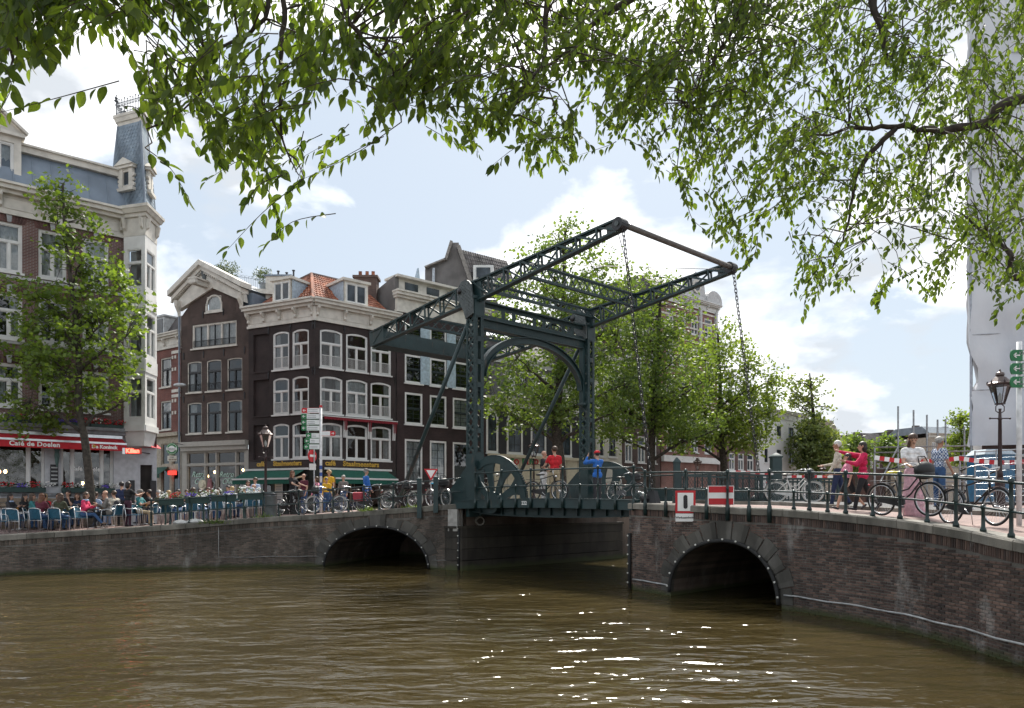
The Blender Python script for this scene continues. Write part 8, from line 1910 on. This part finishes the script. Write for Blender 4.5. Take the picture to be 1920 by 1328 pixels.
def finish_people():
 TAG = {'top': 0, 'bottom': 1, 'skin': 2, 'shoe': 3}; tmp = []
 for p in PEOPLE:
  mb = MB()
  for a, b_, r0, r1, t in p['PR']: cap(mb, a, b_, r0, r1)
  o = bpy.data.objects.new('tmp', mb.mesh('tmp', [])); col.objects.link(o); m = o.modifiers.new('r', 'REMESH'); m.mode = 'VOXEL'; m.voxel_size = p['vox']; s = o.modifiers.new('s', 'SMOOTH'); s.iterations = 2; s.factor = .4; tmp.append(o)
 dg = bpy.context.evaluated_depsgraph_get()
 for p, o in zip(PEOPLE, tmp):
  me = bpy.data.meshes.new_from_object(o.evaluated_get(dg)); me.name = 'body'
  for m in p['mats']: me.materials.append(m)
  n = len(me.polygons); c = np.empty(n * 3); me.polygons.foreach_get('center', c); c = c.reshape(-1, 3); best = np.full(n, 1e9); idx = np.zeros(n, int)
  for a, b_, r0, r1, t in p['PR']:
   A = np.array(a); D = np.array(b_) - A; L2 = max(D @ D, 1e-8); tt = np.clip(((c - A) @ D) / L2, 0, 1); d = np.linalg.norm(c - A - tt[:, None] * D, axis=1) - (r0 + (r1 - r0) * tt); k = d < best; best[k] = d[k]; idx[k] = TAG[t]
  me.polygons.foreach_set('material_index', idx.astype(np.int32)); me.polygons.foreach_set('use_smooth', [True] * n)
  bm = bmesh.new(); bm.from_mesh(me); mb = MB(); H = p['H']
  mb.mi = 2
  for w, fd, s, fwd in p['hands']:
   side = fd.cross(fwd).normalized()
   for j, (o_, L_) in enumerate(((-.024, .062), (-.008, .072), (.008, .068), (.023, .055))):
    a = w + side * o_; mb.tube([a, a + fd * L_ * .5, a + fd * L_ * .8 + fwd * L_ * .35, a + fd * L_ * .75 + fwd * L_ * .6], [.0095, .0085, .0075, .005], 5)
   a = w - fd * .04 - side * .03; mb.tube([a, a - side * .02 + fd * .03 + fwd * .01, a - side * .015 + fd * .06 + fwd * .025], [.011, .01, .006], 5)
  mb.mi = 4
  for s in (-1, 1): mb.ell(H((.079, s * .034, .018)), (.011, .012, .008), 6, 4)
  mb.bar(H((.083, -.02, -.048)), H((.083, .02, -.048)), .008, .007)
  base = len(bm.verts); vs = [bm.verts.new(v) for v in mb.v]
  for f, mi in zip(mb.f, mb.m):
   try: fc = bm.faces.new([vs[i] for i in f]); fc.material_index = mi
   except ValueError: pass
  bmesh.ops.recalc_face_normals(bm, faces=bm.faces); bm.to_mesh(me); bm.free()
  sh = p['shift']; me.transform(Matrix.Translation((0, 0, sh))); T = p['T']; lobj('body', me, T)
  tr = Matrix.Translation((0, 0, sh))
  def part(name, mb_, m, smooth=True): mb_.M = None; q = mb_.mesh(name, m, smooth=smooth); q.transform(tr); return lobj(name, q, T)
  Mh = p['Mh']; col_, st = p['hair']
  if st != 'bald':
   mb = MB(); mb.ell(H((-.022, 0, .048)), (.104, .1, .098), 12, 9, Mh)
   if st in ('long', 'bob'):
    mb.ell(H((-.055, 0, -.03)), (.075, .1, .12), 10, 8, Mh)
    if st == 'long': mb.ell(H((-.075, 0, -.16)), (.06, .105, .15), 10, 8, Mh); mb.ell(H((-.02, .085, -.08)), (.045, .03, .13), 8, 6, Mh); mb.ell(H((-.02, -.085, -.08)), (.045, .03, .13), 8, 6, Mh)
   if st == 'tail': mb.ell(H((-.09, 0, .04)), (.05, .04, .05), 8, 6, Mh); mb.ell(H((.04, -.085, -.11)), (.04, .035, .13), 8, 6, Mh)
   if st == 'curly':
    rr = random.Random(5)
    for q in range(26): v = Vector((rr.gauss(-.3, 1), rr.gauss(0, 1), rr.gauss(.5, 1))).normalized() * .1; mb.ell(H(tuple(v + Vector((-.02, 0, .04)))), (.035, .035, .035), 6, 5)
   part('hair', mb, HAIR[col_])['kind'] = 'stuff'
  if p['hat']:
   kind, cn = p['hat']; mb = MB(); m = cloth(cn, CL[cn])
   mb.ell(H((-.012, 0, .075)), (.113, .108, .085), 12, 8, Mh)
   if kind == 'brim': mb.ell(H((-.01, 0, .06)), (.18, .17, .014), 16, 4, Mh)
   else: mb.ell(H((.11, 0, .065)), (.07, .07, .012), 12, 4, Mh)
   part('hat', mb, m)['kind'] = 'stuff'
  if p['shades']:
   mb = MB(); mb.box(0, .012, -.06, .06, -.014, .018); mb.v = [tuple(H((v[0] + .088, v[1], v[2] + .018))) for v in mb.v]; part('sunglasses', mb, plain('blue mirror shades', (.02, .06, .3), .1), False)
  if p['scarf']:
   mb = MB(); mb.ring((0, 0, 0), .075, .035, 'z', 14, 7); mb.v = [tuple(p['T_']((v[0] + .02, v[1], v[2] + .53))) for v in mb.v]; part('scarf', mb, cloth(p['scarf'], CL[p['scarf']]))
  if p['bag']:
   mb = MB(); mb.ell(p['T_']((-.2, 0, .27)), (.1, .15, .2), 10, 8); part('backpack', mb, cloth(p['bag'], CL[p['bag']]))
  if p['extra']: p['extra'](T, p, part)
  o_ = o.data; bpy.data.objects.remove(o); bpy.data.meshes.remove(o_)
tb = ((35, 10, 80), (35, 10, 80))                            # forearms on the table
def sitter(x, Y, rz, label, chair=True, **k):
 k.setdefault('arms', tb); T = person(x, Y, rz, label, sit=True, **k)
 if chair:
  c = put_chair(x, Y, rz, 'blue aluminium chair under the %s' % label.replace('seated ', '').replace(' at the terrace', '')[:70]); d = Vector((math.cos(R(rz)), math.sin(R(rz)), 0)) * .02; c.location = Vector((T.location.x, T.location.y, T.location.z)) + d
  w = c['label'].split(); c['label'] = ' '.join(w[:16])
 return T
def ey(x): return EL.at(EL.u_px(x))[0].y
sitter(19, 29.2, 0, 'seated woman with dark hair and dark jacket, far left of the terrace', top='charcoal', hair=('dark', 'long'), scarf='lblue')
sitter(46, 29.6, -10, 'seated woman in black with dark hair facing right, back row', top='black', hair=('dark', 'long'))
sitter(60, 28.3, 20, 'seated woman with long brown hair in a teal jacket', top='teal', hair=('brown', 'long'))
sitter(74, ey(74) + .85, 80, 'seated woman with long red hair and burgundy top, back to us', top='burgundy', hair=('red', 'long'), lean=8)
sitter(95, 28.9, -140, 'seated man with dark hair in black leaning over the table', top='black', hair=('dark', 'short'), lean=18, skin=SKIN2, head=(20, 0))
sitter(109, ey(109) + .85, 85, 'seated woman with brown hair and olive top, back to us', top='olive', hair=('brown', 'long'), lean=10)
sitter(128, 30.0, -90, 'seated person in a black T-shirt with hand at the mouth', top='black', hair=('dark', 'bob'), sleeve='short', arms=((35, 5, 135), (35, 10, 80)), zoff=.1)
sitter(157, ey(157) + .75, 5, 'seated woman in pink cardigan and jeans facing right at the quay edge', top='pink', bottom='denim', hair=('brown', 'bob'), scarf='lblue', legs=((0, 20), (8, -30)), arms=((30, 5, 95), (30, 5, 95)), lean=6, shoe='brown')
sitter(179, 29.8, 80, 'seated man in a pale blue shirt, back to us behind the tree', top='lblue', hair=('brown', 'short'))
sitter(195, 30.6, -80, 'seated woman with black hair behind the bald man', top='charcoal', hair=('dark', 'bob'))
sitter(203, ey(203) + .75, -150, 'seated bald man in a grey jacket and black trousers', top='grey', bottom='black', hair=('grey', 'bald'), fat=1.15, lean=6, head=(14, 0), jacket=.012, arms=((25, 12, 100), (35, 12, 70)))
sitter(214, 29.3, 150, 'seated person in a cream jacket with a backpack', top='cream', bottom='lblue', hair=('brown', 'short'), bag='charcoal')
person(228, 30.2, 100, 'standing waiter in navy, dark hair, turned to the cafe', top='navy', bottom='black', arms=((30, 8, 80), (20, 8, 60)))
person(240, ey(240) + .75, 60, 'standing woman in black top and purple trousers beside the terrace', top='black', bottom='purple', hair=('dark', 'bob'), h=1.66, skin=SKIN2, sleeve='short', arms=((10, 10, 20), (50, 10, 60)))
for x, Y, lab in ((36, 28.6, 'round terrace table between the women at the far left'), (88, 28.4, 'round terrace table before the red-haired woman'), (181, ey(181) + .75, 'round terrace table between the pink cardigan and the bald man'), (205, 30.1, 'round terrace table behind the bald man')): put_table(x, Y, lab)
for x, Y, rz, lab in ((3, ey(3) + .7, 30, 'empty blue chair cut by the left edge of the picture'), (32, ey(32) + .6, 85, 'empty blue chair, first from the left at the quay edge'), (136, 28.5, 90, 'empty blue chair behind the pink cardigan woman'), (22, 28.1, 95, 'empty blue chair behind the first quay-edge chair'),
     (249, ey(249) + .75, 20, 'empty blue chair right of the standing woman'), (305, ey(305) + .9, 150, 'empty blue chair under the first flower trough'), (322, ey(322) + 1.0, 30, 'empty blue chair left of the parasol bases')): put_chair(x, Y, rz, lab)
sitter(262, 29.3, 0, 'seated man in grey hat and teal shirt at the middle terrace', top='teal', bottom='khaki', hair=('grey', 'short'), hat=('brim', 'grey'), sleeve='short')
sitter(280, 30.0, 180, 'seated dark-haired person in black facing the man with the hat', top='black', skin=SKIN2)
put_table(271, 29.6, 'round terrace table before the man in the grey hat')
sitter(350, 33.6, -60, 'seated person with brown hair before the shop window', top='charcoal', hair=('brown', 'short'), zoff=.1)
sitter(376, 32.2, 90, 'seated person in white with brown hair, back to us', top='white', bottom='lblue', hair=('brown', 'bob'))
sitter(391, 33.4, -90, 'seated woman in navy before the shop door', top='navy', hair=('brown', 'bob'), zoff=.1)
put_table(384, 32.8, 'round terrace table before the shop door')
sitter(428, 33.6, -100, 'seated dark-haired man in pale blue under the shop window', top='lblue', hair=('dark', 'short'), zoff=.12)
sitter(435, 32.2, 90, 'seated person with blond hair, back to us', top='white', hair=('blond', 'bob'))
sitter(451, 33.2, 170, 'seated person in black beside the blond one', top='black', hair=('dark', 'long'))
put_table(440, 32.9, 'round terrace table before the blond person')
sitter(476, 31.4, 100, 'seated bald man with a white top below the couple', top='white', hair=('grey', 'bald'), bottom='grey')
person(465, 34.2, -60, 'standing woman with brown hair and pink scarf in the couple', top='lblue', bottom='grey', hair=('brown', 'bob'), scarf='rose', h=1.66)
person(479, 34.4, -110, 'standing man in a blue shirt in the couple', top='lblue', bottom='denim', hair=('brown', 'short'), sleeve='short', h=1.8, arms=((5, 8, 12), (5, 8, 12)))
for x, Y, rz, lab in ((405, 31.4, 120, 'empty blue chair right of the parasol bases'), (420, 31.2, 60, 'empty blue chair under the third flower trough'), (490, 31.0, 140, 'empty blue chair left of the litter bin')): put_chair(x, Y, rz, lab)
for x, Y, rz, lab, tp, hr in ((8, 30.2, -60, 'seated man in a grey pullover behind the far left table', 'grey', ('dark', 'short')), (84, 30.3, -80, 'seated woman in red between the back-row guests', 'red', ('blond', 'bob')), (110, 30.6, -100, 'seated man in white in the back row under the cafe window', 'white', ('brown', 'short')),
 (145, 30.9, -70, 'seated woman in navy half hidden by the tree trunk', 'navy', ('brown', 'long')), (298, 31.0, -120, 'seated man in olive behind the first flower trough', 'olive', ('grey', 'short')), (316, 31.6, 60, 'seated woman in pink behind the first flower trough', 'palepink', ('blond', 'long')),
 (334, 31.4, -90, 'seated man in black behind the parasol bases', 'black', ('dark', 'short')), (362, 31.0, 100, 'seated woman in cream behind the second flower trough', 'cream', ('brown', 'long')), (410, 32.6, -80, 'seated man in burgundy behind the third flower trough', 'burgundy', ('dark', 'short')), (459, 32.4, 160, 'seated person in teal left of the couple', 'teal', ('grey', 'short'))):
 sitter(x, Y, rz, lab, top=tp, hair=hr)
person(548, 31.6, -20, 'woman with long red hair and headphones in black on a bicycle', top='black', bottom='black', hair=('red', 'long'), sleeve='short', h=1.72, arms=((45, 12, 30), (45, 12, 30)), legs=((25, 30), (5, 10)), zoff=.1)
person(570, 32.6, -120, 'bald man in a burgundy shirt beside the cyclist in black', top='burgundy', bottom='denim', hair=('grey', 'bald'), sleeve='short')
person(594, 35.0, 170, 'person in a pink top behind the signpost', top='palepink', hair=('brown', 'bob'), h=1.66)
person(617, 35.2, -90, 'woman in a yellow top with curly blond hair before the green awning', top='yellow', hair=('blond', 'curly'), sleeve='short', h=1.78, zoff=.15)
person(612, 33.6, -60, 'child in a yellow shirt beside the woman in yellow', top='yellow', hair=('brown', 'short'), h=1.5)
person(644, 37.0, -100, 'grey-haired man in grey under the cafe awning', top='grey', hair=('grey', 'short'), h=1.8)
person(686, 31.6, 30, 'man in a bright blue jacket and jeans with a grey cap by the bicycles', top='blue', bottom='denim', hair=('grey', 'short'), hat=('cap', 'grey'), h=1.72, jacket=.015)
def bpos(x, t): s = s_at(x, t); p = B(s, t, dz(s) if 0 < s < 8.4 else 2.5); return tuple(p)
person(0, 0, -20, 'bald man in black T-shirt and white trousers talking on the drawbridge', pos=bpos(1019, 1.3), top='black', bottom='white', hair=('grey', 'bald'), sleeve='short', arms=((30, 10, 60), (20, 8, 40)), h=1.72, fat=1.1)
person(0, 0, 110, 'man in red polo shirt and khaki trousers on the drawbridge, back to us', pos=bpos(1040, 1.2), top='red', bottom='khaki', hair=('brown', 'short'), sleeve='short', h=1.82, arms=((15, 25, 70), (10, 12, 25)), fat=1.1, shoe='brown')
person(0, 0, 120, 'boy in bright blue jacket and red cap looking out from the drawbridge', pos=bpos(1120, 2.2), top='blue', bottom='charcoal', hair=('dark', 'short'), hat=('cap', 'red'), h=1.66, arms=((70, 50, 120), (60, 20, 110)), jacket=.02, shoe='lblue')
def rp(x, Y): X = px(x, Y); return (X, Y, gzr(X, Y) + .0)
person(0, 0, 150, 'elderly man with white hair in a cream jacket, left of the girl', pos=rp(1571, 19.6), top='cream', bottom='navy', skin=SKIN2, hair=('white', 'short'), h=1.68, arms=((12, 8, 20), (25, 8, 60)), legs=((12, 5), (-12, 14)), vox=.016)
person(0, 0, 175, 'girl in pink T-shirt and black shorts walking left on the right bank', pos=rp(1590, 18.1), top='palepink', bottom='black', hair=('dark', 'long'), h=1.36, sleeve='short', shorts=True, legs=((-22, 20), (24, 8)), shoe='charcoal', arms=((-5, 8, 20), (30, 8, 60)), vox=.014)
person(0, 0, 165, 'woman in magenta jacket and black leggings pointing left', pos=rp(1618, 17.9), top='magenta', bottom='black', hair=('dark', 'bob'), h=1.62, arms=((40, 10, 70), (102, 10, 8)), legs=((18, 8), (-18, 22)), jacket=.022, shoe='charcoal', vox=.014)
person(0, 0, -100, 'woman in white T-shirt and long pale pink skirt holding a bicycle', pos=rp(1711, 15.9), top='white', bottom='rose', hair=('brown', 'tail'), h=1.68, sleeve='short', arms=((28, 8, 45), (28, 8, 45)), head=(24, 0), skirt=(.06, .24), shoe='white', vox=.013)
person(0, 0, 10, 'man in blue checked shirt and mirrored sunglasses behind the bicycles', pos=rp(1761, 19.3), top='lblue', bottom='denim', hair=('grey', 'short'), h=1.8, sleeve='short', arms=((5, 8, 15), (10, 8, 20)), shades=True, skin=SKIN2, vox=.015)
def checked():
 m = MATS['checked shirt'] if 'checked shirt' in MATS else None
 if m is None:
  m, nt, b = newmat('checked shirt'); tc = nt.nodes.new('ShaderNodeTexCoord'); ck = nt.nodes.new('ShaderNodeTexChecker'); ck.inputs['Scale'].default_value = 22; ck.inputs[1].default_value = (.55, .6, .66, 1); ck.inputs[2].default_value = (.04, .08, .2, 1)
  nt.links.new(tc.outputs['Object'], ck.inputs[0]); nt.links.new(ck.outputs[0], b.inputs['Base Color']); b.inputs['Roughness'].default_value = .85; MATS['checked shirt'] = m
 return m
PEOPLE[-1]['mats'][0] = checked()
finish_people()
# ------------------------------------------------------------------ bicycles
def bike_proto(step, tag_):
 T = bpy.data.objects.new('bicycle', None); col.objects.link(T); WR = .345
 def ob(name, mb, m, par=None, sm=True): o = bpy.data.objects.new(name, mb.mesh(name, m, smooth=sm)); col.objects.link(o); o.parent = par or T; return o
 fm = plain('bike frame %s' % tag_, (.015, .015, .017), .3)
 for x in (-.55, .55):
  tyre = ob('wheel', MB().ring((x, 0, WR), WR - .02, .019, 'y', 36, 7), M_rubber)
  ob('rim', MB().ring((x, 0, WR), WR - .047, .011, 'y', 36, 5), M_alu, tyre)
  mb = MB()
  for k in range(26):
   a = 2 * math.pi * k / 26; s = .02 if k % 2 else -.02; mb.tube([(x + .03 * math.cos(a + .6), s, WR + .03 * math.sin(a + .6)), (x + (WR - .05) * math.cos(a), 0, WR + (WR - .05) * math.sin(a))], .0022, 3, caps=False)
  o = ob('spokes', mb, M_alu, tyre); o['kind'] = 'stuff'; ob('wheel_hub', MB().tube([(x, -.05, WR), (x, .05, WR)], .028, 8), M_alu, tyre)
  a0, a1 = (R(20), R(190)) if x < 0 else (R(-5), R(150))
  mb = MB(); n = 18
  for k in range(n):
   a, b_ = a0 + (a1 - a0) * k / n, a0 + (a1 - a0) * (k + 1) / n; r = WR + .022
   mb.add([(x + r * math.cos(a), -.03, WR + r * math.sin(a)), (x + r * math.cos(a), .03, WR + r * math.sin(a)), (x + r * math.cos(b_), .03, WR + r * math.sin(b_)), (x + r * math.cos(b_), -.03, WR + r * math.sin(b_))], [(0, 1, 2, 3)])
  ob('mudguard', mb, fm)
 bb = (-.08, 0, .3); st = (-.2, 0, .74); ht, hb = (.33, 0, .86), (.37, 0, .68)
 mb = MB(); mb.tube([bb, st], .017, 7); mb.tube([hb, ht], .02, 7); mb.tube([bb, (.14, 0, .45), (.36, 0, .7)] if step else [bb, hb], .018, 7)
 mb.tube([(-.13, 0, .5), (.1, 0, .56), (.34, 0, .82)] if step else [st, ht], .016, 7)
 for s in (-1, 1): mb.tube([bb, (-.3, s * .05, .32), (-.55, s * .06, WR)], .011, 6); mb.tube([(-.18, 0, .68), (-.35, s * .05, .54), (-.55, s * .06, WR)], .01, 6)
 o = ob('frame', mb, fm); o['kind'] = 'stuff'
 mb = MB()
 for s in (-1, 1): mb.tube([(.37, s * .03, .69), (.42, s * .055, .56), (.5, s * .06, .4), (.55, s * .06, WR)], .012, 6)
 ob('fork', mb, fm)['kind'] = 'stuff'
 ob('seat_post', MB().tube([st, (-.225, 0, .86)], .014, 6), M_alu)
 mb = MB(); mb.ell((-.27, 0, .9), (.12, .1, .04), 12, 6); mb.ell((-.13, 0, .9), (.12, .035, .03), 10, 6); ob('saddle', mb, plain('saddle black', (.015, .014, .014), .5))['kind'] = 'stuff'
 ob('stem', MB().tube([ht, (.31, 0, 1.02)], .014, 6), M_alu)
 mb = MB(); mb.tube([(.05, -.3, 1.0), (.2, -.29, 1.05), (.32, -.2, 1.08), (.34, -.06, 1.04), (.31, 0, 1.02), (.34, .06, 1.04), (.32, .2, 1.08), (.2, .29, 1.05), (.05, .3, 1.0)], .011, 6); ob('handlebar', mb, M_alu)
 for s in (-1, 1): ob('grip', MB().tube([(-.02, s * .3, .985), (.11, s * .297, 1.02)], .016, 6), M_rubber)
 mb = MB(); mb.prism([(bb[0] + .13, -.045, .36), (bb[0] + .13, -.045, .25), (bb[0] + .02, -.045, .2), (-.56, -.045, .3), (-.6, -.045, .36), (-.5, -.045, .4), (bb[0] + .05, -.045, .42)], (0, -.035, 0)); ob('chain_case', mb, fm, sm=False)
 mb = MB(); mb.tube([(bb[0], -.1, .3), (bb[0], .1, .3)], .012, 6); mb.tube([(bb[0], -.1, .3), (bb[0] + .12, -.1, .2)], .01, 6); mb.tube([(bb[0], .1, .3), (bb[0] - .12, .1, .4)], .01, 6); ob('crank', mb, M_alu)['kind'] = 'stuff'
 for s, x, z in ((-1, .12, .2), (1, -.12, .4)): ob('pedal', MB().box(bb[0] + x - .045, bb[0] + x + .045, s * .16 - .045, s * .16 + .045, z - .012, z + .012), M_rubber, sm=False)
 mb = MB();
 for y in (-.06, 0, .06): mb.tube([(-.25, y, .74), (-.78, y, .74)], .007, 5)
 for x in (-.3, -.5, -.77): mb.tube([(x, -.065, .74), (x, .065, .74)], .007, 5)
 for s in (-1, 1): mb.tube([(-.62, s * .06, .74), (-.55, s * .065, WR)], .007, 5)
 ob('rear_rack', mb, fm)['kind'] = 'stuff'
 ob('headlight', MB().ell((.43, 0, .82), (.04, .035, .035), 8, 6), M_alu); ob('tail_light', MB().ell((-.84, 0, .66), (.015, .03, .02), 8, 5), M_sred); ob('kickstand', MB().tube([(-.1, .05, .28), (-.16, .16, .02)], .009, 5), M_alu)
 return T
bk0, bk1 = bike_proto(False, 'black'), bike_proto(True, 'step')
USED = set()
def bike(kind, pos, rz, label, frame=None, saddle=None, tyre=None, tilt=3, group='parked bicycles', extra=None):
 src = bk1 if kind else bk0
 T = src if kind not in USED else copy_tree(src); USED.add(kind)
 T.location = pos; T.rotation_euler = (R(tilt), 0, R(rz)); tag(T, label, 'bicycle', group)
 if kind not in TREES: TREES[kind] = T
 for ch in T.children:
  nm = ch.name.split('.')[0]
  m = frame if nm in ('frame', 'fork', 'mudguard', 'chain_case') else saddle if nm == 'saddle' else tyre if nm == 'wheel' else None
  if m is not None or nm in ('frame', 'fork', 'mudguard', 'chain_case', 'saddle', 'wheel'):
   mm = m or ch.data.materials[0]; ch.material_slots[0].link = 'OBJECT'; ch.material_slots[0].material = mm
 if extra: extra(T)
 return T
TREES = {}
MF = {k: plain('bike paint %s' % k, c, .3) for k, c in dict(navy=(.01, .025, .07), black=(.012, .012, .013), green=(.01, .05, .03), grey=(.1, .105, .11), white=(.55, .55, .53), red=(.2, .012, .015)).items()}
pale_tyre = plain('pale tyre', (.45, .44, .4), .7)
def on_edge(E, x, off, rz=0, gz=None): u = E.u_px(x); q, d, n = E.at(u, off); return (q.x, q.y, (gz or gzl)(q.x, q.y)), math.degrees(math.atan2(d.y, d.x)) + rz
def kid(T, name, mb, m, sm=True): o = bpy.data.objects.new(name, mb.mesh(name, m, smooth=sm)); col.objects.link(o); o.parent = T; return o
def yellow(T): pass
X0, Y0 = px(1660, 15.7), 15.7; X1, Y1 = px(1737, 14.85), 14.85; a_ = math.degrees(math.atan2(Y1 - Y0, X1 - X0)); xm, ym = (X0 + X1) / 2, (Y0 + Y1) / 2
def hand_bag(T):
 mb = MB(); mb.ell((.46, 0, .93), (.15, .25, .17), 14, 9); mb.ell((.46, 0, .84), (.16, .24, .1), 14, 7); kid(T, 'shopping_bag', mb, plain('black leather', (.014, .014, .015), .6)); kid(T, 'bag_handle', MB().tube([(.46, -.14, 1.05), (.4, -.1, 1.2), (.4, .1, 1.2), (.46, .14, 1.05)], .012, 6), MATS['black leather'])
bike(1, (xm, ym, gzr(xm, ym)), a_, 'black roadster bicycle with yellow saddle held by the woman in white', MF['black'], plain('yellow saddle cover', (.5, .42, .02), .5), extra=hand_bag)
X0, Y0 = px(1782, 14.3), 14.3; X1, Y1 = px(1864, 13.25), 13.25; a_ = math.degrees(math.atan2(Y1 - Y0, X1 - X0)); xm, ym = (X0 + X1) / 2, (Y0 + Y1) / 2
bike(0, (xm, ym, gzr(xm, ym)), a_, 'black roadster bicycle with black saddle leaning at the right railing', MF['black'], tilt=-5)
p, a = on_edge(EL, 603, -.55); bike(1, p, a + 180, 'dark blue bicycle with pale tyres below the finger signpost', MF['navy'], tyre=pale_tyre)
p, a = on_edge(EL, 640, -.95); bike(0, p, a + 176, 'blue-grey bicycle right of the signpost, second along the quay railing', MF['navy'])
def panniers(T):
 for s in (-1, 1):
  mb = MB(); mb.hexa([(-.72, s * .08, .4), (-.38, s * .08, .4), (-.38, s * .22, .42), (-.72, s * .22, .42)], [(-.76, s * .07, .76), (-.34, s * .07, .76), (-.34, s * .2, .74), (-.76, s * .2, .74)]); kid(T, 'pannier', mb, plain('red pannier', (.3, .012, .03), .5), False)
p, a = on_edge(EL, 687, -.55); bike(0, p, a, 'black bicycle with red panniers over the wide arch', MF['black'], extra=panniers)
p, a = on_edge(EL, 741, -.6); bike(0, p, a + 4, 'black bicycle with pale tyres left of the gate posts', MF['black'], tyre=pale_tyre)
p, a = on_edge(EL, 722, -1.2); bike(1, p, a - 8, 'dark green bicycle behind the one with red panniers', MF['green'])
p, a = on_edge(EL, 801, -.8); bike(1, p, a - 25, 'pale bicycle with bright blue saddle between the gate posts', MF['grey'], plain('blue saddle cover', (.02, .3, .5), .5), tyre=pale_tyre)
q = (px(545, 31.55), 31.55, gzl(px(545, 31.55), 31.55)); bike(1, q, -20, 'black bicycle under the red-haired woman with headphones', MF['black'])
bike(0, bpos(926, 1.4), -25, 'black bicycle leaning inside the near quadrant wheel', MF['black'], tyre=pale_tyre)
bike(0, bpos(1024, .75), -38, 'black bicycle beside the bald man and the man in red on the drawbridge', MF['black'])
bike(1, bpos(1174, 5.0), -40, 'dark bicycle on the drawbridge before the far quadrant wheel', MF['grey'])
q = B(10.2, 5.6, 2.5); bike(1, tuple(q), -25, 'cream bicycle behind the mesh road barrier', MF['white'], tyre=pale_tyre)
